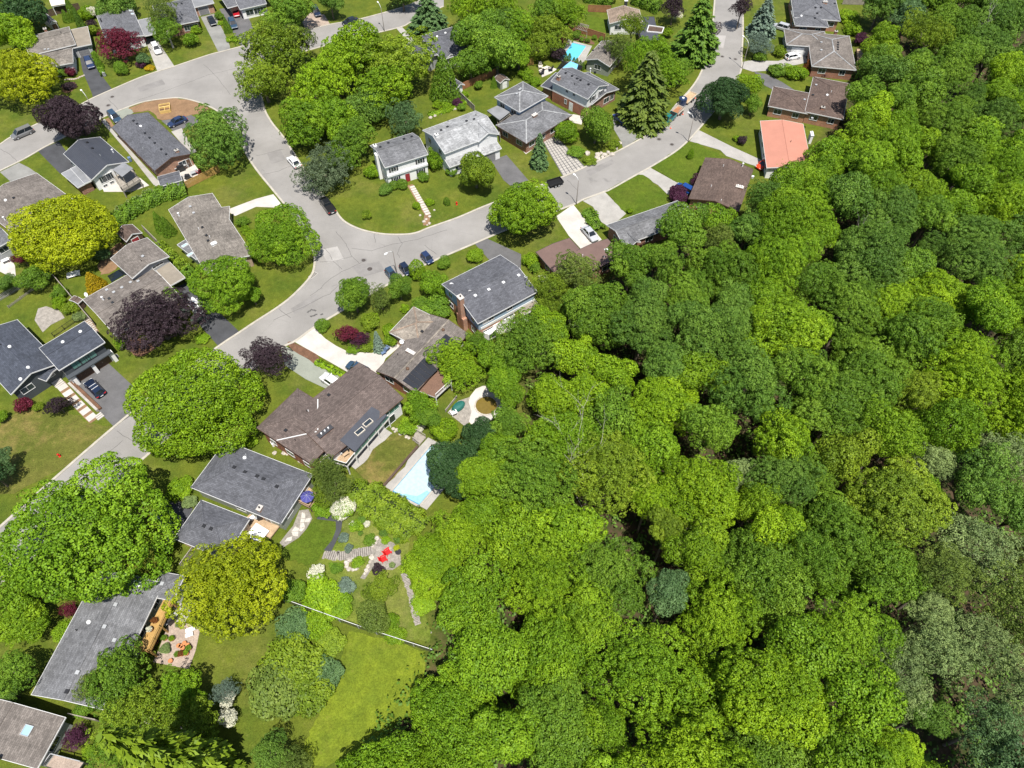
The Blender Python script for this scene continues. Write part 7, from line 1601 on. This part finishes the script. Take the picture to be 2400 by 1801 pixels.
deck('grey raised deck behind black metal house', quadz(0, 985,1530, 1060,1650, 1210,1560, 1130,1440, z=1.9), 1.9, 'wood_grey', (1, 0), 'wood_grey', 'wood_grey', mid='bars')
deck('timber deck in trees above swimming pool garden', quadz(2, 60,370, 185,280, 195,215, 80,240, z=1.5), 1.5, 'wood_deck', (0, 1), 'wood_dark', 'wood_dark', mid='bars')
deck('tan side deck of taupe hip roofed bungalow', quadz(3, 772,540, 825,535, 818,425, 768,422, z=1.0), 1.0, 'wood_deck', (1,), 'wood_dark', 'wood_dark', mid='bars')
deck('wooden garden steps landing beside swimming pool', quadz(21, 1355,480, 1410,525, 1465,460, 1380,410, z=.5), .5, 'wood_grey', (0, 2), 'wood_grey', 'wood_grey', rh=.7, mid=None)
deck('cream porch deck end of brown house terrace', quadz(30, 400,1640, 640,1720, 720,1610, 470,1545, z=1.4), 1.4, 'paver_brown', (2, 3), 'metal_grey', 'trim_dark', mid='bars')
def pool(label, water, rim, wm, tile=True, z=.10):
    c = sum((Vector((p.x, p.y, 0)) for p in water), Vector())/len(water); root = empty('swimming_pool', c); tag(root, label, 'pool')
    W = [Vector((p.x, p.y, 0))-c for p in water]; R = [Vector((p.x, p.y, 0))-c for p in rim]; m = MB(); n = len(W)
    m.prism([(p.x, p.y) for p in R], -.2, z-.04); m.obj('pool_deck', 'concrete_grey' if 'long' in label else 'concrete', root)
    m = MB()
    for i in range(n): m.beam(W[i]+Vector((0, 0, z)), W[(i+1) % n]+Vector((0, 0, z)), .35, .1)
    m.obj('coping', 'slab', root)
    m = MB(); ins = [p*.985 for p in W]; m.prism([(p.x, p.y) for p in ins], z-.06, z-.005); m.obj('water', wm, root)
    m = MB()
    for i in range(n):
        a, b_ = W[i]*.965, W[(i+1) % n]*.965; m.beam(a+Vector((0, 0, z-.0)), b_+Vector((0, 0, z-.0)), .28, .012)
    if tile: m.obj('tile_band', 'pool_tile', root)
    return root
water_mat('pool_pale', (.40, .53, .58)); water_mat('pool_light_blue', (.26, .48, .60)); water_mat('pool_blue', (.12, .50, .72))
pl_ = pool('long pale swimming pool under dark maple behind brown house', Q(21, 1165,935, 1515,525, 1760,655, 1412,1062), Q(21, 1105,885, 1488,465, 1840,650, 1475,1090), 'pool_pale')
pool('bright blue swimming pool with pale stone surround', Q(2, 425,500, 520,370, 648,402, 548,545), Q(2, 395,515, 485,345, 692,400, 590,600), 'pool_blue')
m = MB(); w_ = Q(21, 1215,955, 1300,955, 1390,975, 1480,925, 1500,945, 1413,1048); m.prism([(p.x-pl_.location.x, p.y-pl_.location.y) for p in w_], .06, .103); m.obj('deep_end', 'pool_light_blue', pl_)  # bluer water over the deeper end of the long pool
# round pond in white terrace
terr = patch('terrace', 'concrete_white', .05, Q(21, 1850,110, 1900,45, 1960,20, 2040,20, 2080,60, 2130,200, 2060,300, 1960,350, 1880,372, 1840,330, 1862,240, 1838,160))
patch('patio', 'flagstone', .04, Q(21, 1745,150, 1850,115, 1838,160, 1862,240, 1840,335, 1800,365, 1655,250))
q = G(21, 1990,190, 0); r_ = empty('garden_pond', q); tag(r_, 'round brown garden pond set in white terrace', 'pond'); t = -ray(*P(21, 1990,190))[2]; R_ = 95*K*100/t
b = MB(); b.lathe([(R_, .06), (R_, .10)], 28); b.obj('water', 'pond_water', r_); b = MB()
for k in range(28): a0, a1 = 6.2832*k/28, 6.2832*(k+.9)/28; b.beam((R_*1.03*math.cos(a0), R_*1.03*math.sin(a0), .1), (R_*1.03*math.cos(a1), R_*1.03*math.sin(a1), .1), .25, .12)
b.obj('stone_rim', 'rock', r_)
def pergola(label, pts, z, mat, n=10, roof=None, cloth=None):
    c = sum((Vector((p.x, p.y, 0)) for p in pts), Vector())/4; root = empty('pergola', c); tag(root, label, 'pergola'); A, B, C_, D = [Vector((p.x, p.y, z))-c for p in pts]
    for p in (A, B, C_, D): m = MB(); m.beam(Vector((p.x, p.y, -.1))*.96+Vector((0, 0, 0)), Vector((p.x*.96, p.y*.96, z)), .12, .12); m.obj('post', mat, root)
    m = MB(); m.beam(A, B, .08, .18); m.beam(D, C_, .08, .18); m.obj('beam', mat, root)
    for i in range(n): m = MB(); u = (i+.5)/n; m.beam(A+(B-A)*u+Vector((0, 0, .13)), D+(C_-D)*u+Vector((0, 0, .13)), .06, .12); m.obj('rafter', mat, root)
    if roof: m = MB(); m.prism([(p.x*1.05, p.y*1.05) for p in (A, B, C_, D)], z+.2, z+.26); m.obj('roof', roof, root)
    return root
pergola('weathered pergola with pale roof beside silver roofed house', Q(1, 2000,965, 2105,1045, 2195,975, 2085,925, z=2.5), 2.5, 'wood_grey', 7, 'roof_membrane_pale')
pergola('open grey pergola frame beside split level house', Q(1, 2110,1050, 2165,1095, 2240,1040, 2190,985, z=2.4), 2.4, 'wood_grey', 5)
pergola('black slatted pergola with blue canopy by pool', Q(2, 385,600, 440,530, 610,575, 580,620, z=2.5), 2.5, 'metal_black', 14)
b = MB(); qs = Q(2, 435,590, 505,532, 572,560, 560,600, z=2.75); c = sum(qs, Vector())/4; b.prism([(p.x-c.x, p.y-c.y) for p in qs], 0, .05); o = b.obj('canopy_sheet', 'cloth_sky', None, c); tag(o, 'sky blue canopy sheet stretched over black pergola', 'canopy')
pergola('pale garden pergola above lawn of tan house', Q(2, 545,245, 650,275, 665,225, 590,205, z=2.3), 2.3, 'wood_grey', 7)
pergola('white topped garden gazebo beyond dark fence', Q(0, 450,60, 570,40, 545,-30, 425,-10, z=2.4), 2.4, 'metal_white', 5, 'cloth_cream')
pergola('pale patio roof over grey deck of black metal house', Q(0, 980,1475, 1060,1535, 1150,1465, 1075,1415, z=4.2), 4.2, 'wood_grey', 5, 'roof_membrane_pale')
pergola('dark glazed patio roof behind taupe bungalow', Q(10, 935,735, 975,785, 1090,715, 1035,680, z=2.5), 2.5, 'trim_dark', 6, 'car_glass')
# ------------------------------------------------------------------ roof fittings that need the houses
def on_roof(key, pts):
    return [roof_hit(HOUSES[key][1], P(*p)) for p in pts]
def roof_sheet(key, name, quad, mat, lift=.04, th=.05, strips=1, gap=.06):
    root, wings, c = HOUSES[key]; hits = on_roof(key, quad); w = hits[0][1]; A, B, C_, D = [h[0]-c+Vector((0, 0, lift)) for h in hits]
    for i in range(strips):
        u0, u1 = i/strips, (i+1)/strips-gap/strips*(strips > 1); q = [A+(B-A)*u0, A+(B-A)*u1, D+(C_-D)*u1, D+(C_-D)*u0]; m = MB(); up = Vector((0, 0, th))
        nrm = (q[1]-q[0]).cross(q[2]-q[0]); q = q if nrm.z > 0 else q[::-1]
        m.poly([p+up for p in q]); 
        for k in range(4): m.poly([q[k]-up, q[(k+1) % 4]-up, q[(k+1) % 4]+up, q[k]+up])
        m.obj(name, mat, w.roof_obj)
roof_sheet('h27', 'solar_mat', [(11, 1266,1634), (11, 1457,1434), (11, 1573,1536), (11, 1386,1715)], 'solar_black', .05, .04, 6)
roof_sheet('h27', 'solar_mat', [(11, 1568,1304), (11, 1640,1229), (11, 1751,1309), (11, 1671,1393)], 'solar_black', .05, .04, 4)
root, wings, c = HOUSES['h28']
hA, hB = roof_hit(wings, P(21, 725,490))[0]-c, roof_hit(wings, P(21, 1000,200))[0]-c; hC, hD = G(21, 1132,272, 4.35)-c, G(21, 856,590, 4.35)-c; up_ = Vector((0, 0, .09))
m = MB(); q = [hA, hB, hC, hD]; q = q if (q[1]-q[0]).cross(q[2]-q[0]).z > 0 else q[::-1]; m.poly([p+up_ for p in q]); m.poly([p-up_ for p in q][::-1])
for k in range(4): m.poly([q[k]-up_, q[(k+1) % 4]-up_, q[(k+1) % 4]+up_, q[k]+up_])
m.obj('roof_panel', 'roof_membrane', root)
def panel_z(p):
    n_ = (hB-hA).cross(hD-hA); z = 5.0
    for _ in range(8): pt = g(p, z)-c; z = (hA.z+c.z)-(n_.x*(pt.x-hA.x)+n_.y*(pt.y-hA.y))/n_.z
    return g(p, z)
for (x, y) in ((968, 342), (898, 415)):
    h = panel_z(P(21, x, y)); w = wings[0]; ang = math.atan2(w.u.y, w.u.x); m = MB(); m.box(-.8, .8, -.45, .45, -.1, .2); o = m.obj('skylight', 'stone_pale', w.roof_obj, h-c+Vector((0, 0, .05)), ang); m = MB(); m.box(-.68, .68, -.34, .34, .18, .215); m.obj('pane', 'glass', o)
# white valley flashing on the brown roof, chimney base
for a, b_ in (((535, 135), (535, 400)), ((180, 490), (525, 415))):
    p, w = roof_hit(wings, P(21, *a)); q, _ = roof_hit(wings, P(21, *b_)); m = MB(); m.beam(p-c, q-c, .16, .08, lift=.06); m.obj('flashing', 'trim_white', w.roof_obj)
# red brick chimney stack against the blue house
root, wings, c = HOUSES['h26']; w = wings[0]
m = MB(); p0 = w.pt(-.2, w.W*.42, 0)-c; ang = math.atan2(w.v.y, w.v.x)
m = MB(); m.box(-1.1, 1.1, -.4, .45, -.2, 3.2); m.box(-.55, .55, -.4, .45, 3.2, 8.0); o = m.obj('chimney', 'brick_orange', root, p0, ang)
m = MB(); m.box(-.62, .62, -.47, .52, 8.0, 8.15); m.obj('chimney_cap', 'concrete_white', o); m = MB(); m.lathe([(.14, 8.15), (.14, 8.5), (.1, 8.52)], 8); m.obj('flue_pot', 'metal_black', o)
m = MB(); a0 = w.pt(w.L*.06, .38, 0)-c; a1 = w.pt(w.L*.98, .38, 0)-c; m.beam(a0+Vector((0, 0, 3.15)), a1+Vector((0, 0, 3.15)), .14, .55); m.obj('trim_band', 'trim_white', root)
m = MB(); bp = w.pt(w.L*.17, -.25, 0)-c; m.prism([(-1.3, -.0), (1.3, .0), (.8, .9), (-.8, .9)], .9, 2.6); o = m.obj('bay', 'stucco_white', root, bp, math.atan2(w.u.y, w.u.x)+math.pi); m = MB(); m.box(-.7, .7, .88, .93, 1.3, 2.3); m.obj('pane', 'glass', o)
m = MB(); a0 = w.pt(w.L*.25, .2, 0)-c; a1 = w.pt(w.L*.62, .2, 0)-c; m.beam(a0+Vector((0, 0, 1.25)), a1+Vector((0, 0, 1.25)), .2, 2.3); m.obj('white_lower_wall', 'stucco_white', root)
# band on the white colonial and its outside chimney
root, wings, c = HOUSES['h13']; w = wings[0]
m = MB(); a0 = w.pt(.3, .22, 0)-c; a1 = w.pt(w.L-.3, .22, 0)-c; m.beam(a0+Vector((0, 0, 2.95)), a1+Vector((0, 0, 2.95)), .3, .5); m.obj('jetty', 'siding_white', root)
m = MB(); p0 = w.pt(-.05, w.W*.5, 0)-c; m.box(-.55, .55, -.3, .4, -.2, 6.2); m.obj('chimney_stack', 'stucco_white', root, p0, math.atan2(w.v.y, w.v.x))
# garages and gallery of the dark house: pale piers and a low canopy
root, wings, c = HOUSES['h11']; w = wings[1]
m = MB(); a0 = w.pt(.2, .1, 0)-c; a1 = w.pt(w.L-.1, .1, 0)-c; m.beam(a0+Vector((0, 0, 2.6)), a1+Vector((0, 0, 2.6)), 1.1, .22); m.obj('canopy', 'siding_charcoal', root)
for t in (.12, .545, .97): m = MB(); p = w.pt(w.L*t, .15, 0)-c; m.box(-.3, .3, -.35, .35, -.2, 2.5); m.obj('pier', 'stucco_white', root, p, math.atan2(w.u.y, w.u.x))
# court opening on the flat dark roof
root, wings, c = HOUSES['h18']; w = wings[1]; hq = [roof_hit([w], P(2, x, y))[0]-c for x, y in ((1165, 278), (1295, 290), (1312, 245), (1182, 226))]
m = MB(); m.prism([(p.x, p.y) for p in hq], w.ze+.03, w.ze+.06); o = m.obj('court', 'wood_dark', w.roof_obj); m = MB()
for i in range(4): m.beam(hq[i]+Vector((0, 0, .1)), hq[(i+1) % 4]+Vector((0, 0, .1)), .22, .3)
m.obj('court_edge', 'trim_white', w.roof_obj)

# ------------------------------------------------------------------ garden furniture and small things
def thing1(name, label, cat, q, rz=0.0, group=None): o = empty(name, q, rz); return tag(o, label, cat, group)
def parasol(rc, x, y, z0, label, mat, R=1.45, h=2.4):
    q = G(rc, x, y, z0+h); r = thing1('parasol', label, 'parasol', Vector((q.x, q.y, z0))); m = MB(); m.tube([(0, 0, 0), (0, 0, h+.1)], .03, 8); m.obj('pole', 'metal_white', r); n = 8
    for k in range(n):
        a0, a1 = 6.2832*k/n, 6.2832*(k+1)/n; m = MB(); p0, p1 = (R*math.cos(a0), R*math.sin(a0), h-.55), (R*math.cos(a1), R*math.sin(a1), h-.55); m.poly([(0, 0, h), p0, p1]); m.poly([(0, 0, h-.02), p1, p0]); m.poly([p0, (p0[0], p0[1], h-.7), (p1[0], p1[1], h-.7), p1]); m.obj('panel', mat, r)
    m = MB(); 
    for k in range(n): a = 6.2832*k/n; m.beam((0, 0, h+.012), (R*math.cos(a), R*math.sin(a), h-.54), .02, .02)
    m.obj('rib', 'metal_grey', r); m = MB(); m.lathe([(.3, 0), (.3, .08), (.05, .12)], 12); m.obj('base', 'concrete_grey', r)
parasol(21, 435,960, 1.2, 'violet patio parasol on raised corner deck', 'cloth_violet', 1.05)
def chair(label, q, rz, mat, s=1.0, group=None, name='garden_chair'):
    r = thing1(name, label, 'chair', q, rz, group); m = MB(); m.box(-.32, .32, -.3, .34, .34, .4); m.obj('seat', mat, r)
    m = MB(); m.poly([(-.34, -.3, .36), (.34, -.3, .36), (.3, -.62, 1.05), (-.3, -.62, 1.05)]); m.poly([(-.3, -.66, 1.05), (.3, -.66, 1.05), (.34, -.34, .36), (-.34, -.34, .36)]); m.beam((-.3, -.64, 1.05), (.3, -.64, 1.05), .06, .05); m.obj('backrest', mat, r)
    for sx in (-1, 1):
        m = MB(); m.box(sx*.38-.07, sx*.38+.07, -.35, .42, .58, .62); m.obj('armrest', mat, r)
        for sy in (-1, 1): m = MB(); m.box(sx*.36-.04, sx*.36+.04, sy*.33-.04, sy*.33+.04, 0, .6); m.obj('leg', mat, r)
    r.scale = (s, s, s); return r
chair('red adirondack chair farther from white stone on flagstones', G(21, 1142,1462, .06), -.9, 'plastic_red', 1.15); chair('red adirondack chair beside pale flat stone', G(21, 1108,1522, .06), -1.1, 'plastic_red', 1.15)
def pot(rc, x, y, z0, label, group, mat='terracotta', R=.28, plantcol=None):
    r = thing1('plant_pot', label, 'pot', G(rc, x, y, z0), random.uniform(0, 6), group); m = MB(); m.lathe([(R*.7, 0), (R, .42), (R*1.1, .44), (R*1.1, .5), (R*.9, .5)], 12); m.obj('pot', mat, r, smooth=True)
    m = MB(); m.lathe([(R*.9, .44), (R*.85, .46)], 12); m.obj('soil', 'mulch', r)
    if plantcol: o = put('plant', PR['shrub'][random.randint(0, 4)], r, (0, 0, .6), 0, (R*1.3, R*1.3, R*1.2)); o.color = (*LC[plantcol], 1)
for x, y in ((1550, 610), (1585, 630), (1600, 588), (1570, 615), (1480, 740), (1628, 605)): pot(30, x, y, .06, 'empty terracotta pot on paved terrace', 'terracotta pots on the terrace')
for x, y, c in ((1540, 685, 'mid'), (1575, 680, 'rust'), (1615, 675, 'fresh'), (1550, 430, 'grey'), (1430, 545, 'mid'), (1490, 550, 'fresh'), (1640, 630, 'mid')): pot(30, x, y, .06, 'planted pot with leafy growth on paved terrace', 'planted pots on the terrace', 'terracotta', .34, c)
for x, y in ((1445, 620), (1420, 645), (1448, 650)): pot(30, x, y, .06, 'green tub with pale leaves on terrace', 'green tubs on the terrace', 'plastic_green', .42, 'grey')
for x, y, c, l in ((1345, 575, 'burgundy', 'crimson flowering pot under golden balcony'), (1310, 640, 'burgundy', 'crimson flowering tub at balcony foot')): pot(30, x, y, .06, l, None, 'terracotta', .4, c)
for x, y, c, l in ((1345, 395, 'rust', 'brown wicker pot on golden balcony'), (1305, 470, 'white', 'pale flower pot on golden balcony')): pot(30, x, y, 2.42, l, None, 'wood_cedar', .35, c)
pot(21, 1232, 1462, .06, 'round black planter at flagstone edge', None, 'cloth_black', .42); pot(21, 1182, 1578, .06, 'round planter with pale plants by flagstones', None, 'cloth_black', .38, 'grey')
def bbq(rc, x, y, z0, label, rz=0.5, s=1.0):
    r = thing1('barbecue', label, 'barbecue', G(rc, x, y, z0), rz); m = MB(); m.box(-.6, .6, -.3, .3, .1, .85); m.obj('cabinet', 'metal_black', r); m = MB(); m.prism([(-.45, -.32), (.45, -.32), (.5, 0), (.45, .32), (-.45, .32), (-.5, 0)], .85, 1.15); m.obj('lid', 'cloth_black', r)
    for sx in (-1, 1): m = MB(); m.box(sx*.75-.15, sx*.75+.15, -.26, .26, .8, .85); m.obj('side_shelf', 'metal_grey', r)
    r.scale = (s, s, s)
bbq(0, 1570,1478, .05, 'round black covered table on brick bungalow patio', .6, 1.4); bbq(0, 1630,1548, .05, 'low black barbecue on brick bungalow patio', .2, 1.0); bbq(30, 1495,390, .05, 'steel grey barbecue under golden balcony', .9, 1.2); bbq(21, 775,595, 2.62, 'black barbecue on corner of white balcony', .8, 1.0); bbq(21, 50,1165, .72, 'covered grey barbecue on cedar deck', .4, .9)
def tablex(rc, x, y, z0, label, L, W, mat, rz=0.0, h=.73):
    r = thing1('garden_table', label, 'table', G(rc, x, y, z0), rz); m = MB(); m.box(-L/2, L/2, -W/2, W/2, h-.05, h); m.obj('table_top', mat, r)
    for sx in (-1, 1):
        for sy in (-1, 1): m = MB(); m.box(sx*(L/2-.1)-.04, sx*(L/2-.1)+.04, sy*(W/2-.1)-.04, sy*(W/2-.1)+.04, 0, h-.05); m.obj('leg', mat, r)
tablex(0, 1685,1508, .05, 'grey garden table beside crimson cushions', 1.6, 1.0, 'metal_grey', .6); tablex(21, 780,620, 2.62, 'pale low table on white balcony', 1.0, .7, 'wood_deck', .7)
tablex(30, 1650,470, .05, 'white lounger table on paved terrace', 1.3, .6, 'plastic_white', .4, .4); tablex(30, 1640,515, .05, 'white low bench on paved terrace', 1.0, .55, 'plastic_white', .4, .4)
tablex(10, 640,720, .1, 'white slab table on concrete garden pad', 2.4, 1.5, 'plastic_white', .4, .35); tablex(2, 282,600, .05, 'cream terrace sofa set table', 1.3, .9, 'cloth_cream', .5, .4); tablex(10, 60,610, .05, 'white table on bright terrace', 1.4, .8, 'plastic_white', .7)
for x, y, l in ((255, 645, 'black rattan sofa end at terrace wall'), (330, 615, 'black rattan armchair under terrace planting'), (245, 590, 'cream cushioned lounge chair on terrace')): chair(l, G(2, x, y, .05), random.uniform(0, 6), 'cloth_black' if 'black' in l else 'cloth_cream', 1.2)
chair('crimson cushioned bench chair on brick bungalow patio', G(0, 1722, 1500, .05), .9, 'door_red', 1.2); chair('grey chair on patio beside brick bungalow wall', G(0, 1620, 1448, .05), 2.0, 'metal_grey'); chair('pale blue chair beside white curved drive', G(11, 1130, 1365, .04), 1.0, 'cloth_blue', 1.1); chair('blue garden seat at white drive edge', G(11, 1100, 1400, .04), 2.2, 'cloth_blue', 1.1)
chair('white chair beside teal cover on stone patio', G(21, 1710, 262, .06), .5, 'plastic_white', 1.2)
for i, (x, y) in enumerate(((1660, 1500), (1690, 1540))): pass
m = MB(); m.lathe([(1.1, 0), (1.15, .4), (.9, .75), (.3, .9)], 12); o = m.obj('covered_table', 'plastic_teal', None, G(21, 1750, 205, .05)); o.scale = (1.2, .7, 1); o.rotation_euler = (0, 0, .8); tag(o, 'teal covered garden table on stone patio by pond', 'table')
# spa beside the cedar deck
r = thing1('hot_tub', 'white covered hot tub beside cedar deck', 'hot tub', G(21, 30,1310, 0), math.radians(-30)); m = MB(); m.box(-1.3, 1.3, -1.1, 1.1, 0, .85); m.obj('tub', 'wood_dark', r)
for s in (-1, 1): m = MB(); m.box(s*.66-.63, s*.66+.63, -1.12, 1.12, .85, .95); m.obj('cover', 'plastic_white', r)
# timber compost frame on the soil island
r = thing1('timber_frame', 'yellow timber planter frame with two bays on bare soil', 'planter', G(0, 1432, 952, .06), math.radians(18)); L_, W_ = 2.3, 2.6
m = MB(); m.box(-L_/2, L_/2, -W_/2, W_/2, 0, .55); m.obj('soil', 'mulch', r)
for x0, x1, y0, y1, h in ((-L_/2-.1, L_/2+.1, W_/2, W_/2+.12, .9), (-L_/2-.1, L_/2+.1, -W_/2-.12, -W_/2, .75), (-L_/2-.12, -L_/2, -W_/2, W_/2, .9), (L_/2, L_/2+.12, -W_/2, W_/2, .9), (-L_/2, L_/2, -.15, .15, .95), (-.06, .06, -W_/2, -.15, .8)): m = MB(); m.box(x0, x1, y0, y1, 0, h); m.obj('plank', 'wood_yellow', r)
# planter wall, steps and stones by the front walk of the dark house
pts = Q(20, 605,5, 700,110, 850,240); r = thing1('planter_wall', 'long white block planter beside grey drive', 'planter', Vector((pts[0].x, pts[0].y, 0)))
L0 = Vector((pts[2].x-pts[0].x, pts[2].y-pts[0].y, 0)); n = 7; d = L0/n; ang = math.atan2(d.y, d.x); me = cached('blk', lambda: (lambda m: (m.box(0.02, d.length-.02, -.2, .2, -.1, .55), m.mesh('block', 'slab'))[1])(MB()))
for k in range(n): put('block', me, r, d*k, ang)
m = MB(); nrm = Vector((-d.y, d.x, 0)).normalized(); p0 = -nrm*.0; m.box(0, L0.length, .2, .75, -.1, .45); o = m.obj('soil', 'mulch', r, (0, 0, 0), ang) if True else None
r2 = thing1('garden_steps', 'three pale concrete steps at planter end', 'steps', G(20, 850, 272, 0), ang)
for k in range(3): m = MB(); m.box(k*.32, k*.32+.3, -.6, .6, -.1, .12*(3-k)); m.obj('step', 'concrete_white', r2)
r2 = thing1('entry_steps', 'pale steps from slab walk to dark house porch', 'steps', G(20, 525, 15, 0), ang)
for k in range(4): m = MB(); m.box(-k*.32-.3, -k*.32, -.8, .8, -.1, .15*(k+1)); m.obj('step', 'concrete_white', r2)
# rocks
def rock_mesh(i):
    r = random.Random(i); bm = bmesh.new(); bmesh.ops.create_icosphere(bm, subdivisions=2, radius=1)
    for v in bm.verts: v.co *= r.uniform(.78, 1.15); v.co.z *= .65
    me = bpy.data.meshes.new('rock'); bm.to_mesh(me); bm.free(); me.materials.append(MATS['rock']); return me
RK = [rock_mesh(i) for i in range(3)]
def rocks(label, rc, lst, s, group): 
    for i, (x, y) in enumerate(lst):
        k = s*random.uniform(.7, 1.3); q = G(rc, x, y, 0); o = put('rock', RK[i % 3], None, (q.x, q.y, k*.2), random.uniform(0, 6), k); tag(o, label, 'rock', group)
rocks('pale boulder in kerbside rockery', 2, [(740, 1340), (770, 1330), (800, 1345), (735, 1370), (830, 1320), (650, 1330), (860, 1340), (780, 1360), (900, 1290), (930, 1240)], .55, 'boulders of the kerbside rockery')
rocks('limestone edging rock on bank below balcony', 21, [(1185, 390), (1215, 400), (1240, 410), (1270, 425), (1200, 415), (1290, 440), (1300, 460), (1250, 435), (1230, 400), (1320, 470)], .32, 'edging rocks below the balcony')
rocks('garden ring stone around fire pit', 21, [(830+50*math.cos(a*.7), 1565+45*math.sin(a*.7)) for a in range(9)], .4, 'stones of the fire ring')
rocks('white stone in back border behind colonial', 1, [(1510, 1020), (1545, 1005), (1600, 985), (1700, 950), (1720, 945)], .4, 'stones of the back border')
rocks('pale stone at street end of slab walk', 11, [(1450, 260), (1480, 290), (1500, 275), (1470, 240), (1540, 160), (1420, 205), (1500, 215)], .35, 'stones by the slab walk')
rocks('edging stone along flagstone terrace', 21, [(1000, 1500), (985, 1540), (970, 1580), (955, 1610), (940, 1640), (1045, 1340), (1030, 1370), (1015, 1400)], .35, 'edging stones of the terrace')
rocks('rock beside brown roofed house lawn', 21, [(240, 600), (270, 610), (400, 680), (160, 600), (380, 665)], .35, 'rocks below the brown roof')
# retaining wall of the pool lawn
pts = Q(21, 1105,888, 1400,545); b = MB(); a, c_ = pts; b.beam(Vector((a.x, a.y, .15)), Vector((c_.x, c_.y, .15)), .35, .5); o = b.obj('retaining_wall', 'wood_dark', None); tag(o, 'dark low retaining wall between lawn and pool deck', 'wall')
# bins
def bin_(rc, x, y, label, mat, group=None):
    r = thing1('wheelie_bin', label, 'bin', G(rc, x, y, 0), random.uniform(0, 6), group); m = MB(); m.prism([(-.28, -.33), (.28, -.33), (.28, .33), (-.28, .33)], .08, .95); m.obj('body', mat, r); m = MB(); m.box(-.31, .31, -.37, .37, .95, 1.03); m.obj('lid', mat, r)
    for s in (-1, 1): m = MB(); m.tube([(s*.24, .36, .1), (s*.3, .36, .1)], .1, 8); m.obj('wheel', 'rubber', r)
bin_(0, 905, 660, 'grey bin by kerb of dark asphalt drive', 'metal_grey'); bin_(10, 2205, 1400, 'dark bin by drive', 'plastic_teal') if False else None
bin_(0, 1130, 1395, 'blue bin between black metal house and path', 'cloth_blue'); bin_(2, 155, 1275, 'orange pot like bin beside brick garage', 'terracotta'); bin_(3, 805, 555, 'white bin beside tan side deck', 'plastic_white'); bin_(20, 2195, 1180, 'white bin at cedar deck edge', 'plastic_white')
# air conditioner
r = thing1('air_conditioner', 'white air conditioner beside brown roofed house', 'air conditioner', G(21, 160, 520, 0), .6); m = MB(); m.box(-.45, .45, -.45, .45, 0, .8); m.obj('case', 'metal_white', r); m = MB(); m.lathe([(.36, .8), (.36, .83), (.1, .85)], 14); m.obj('fan_grille', 'metal_black', r)
r = thing1('ball', 'red ball', 'ball', (0, 0, 0)) if False else None
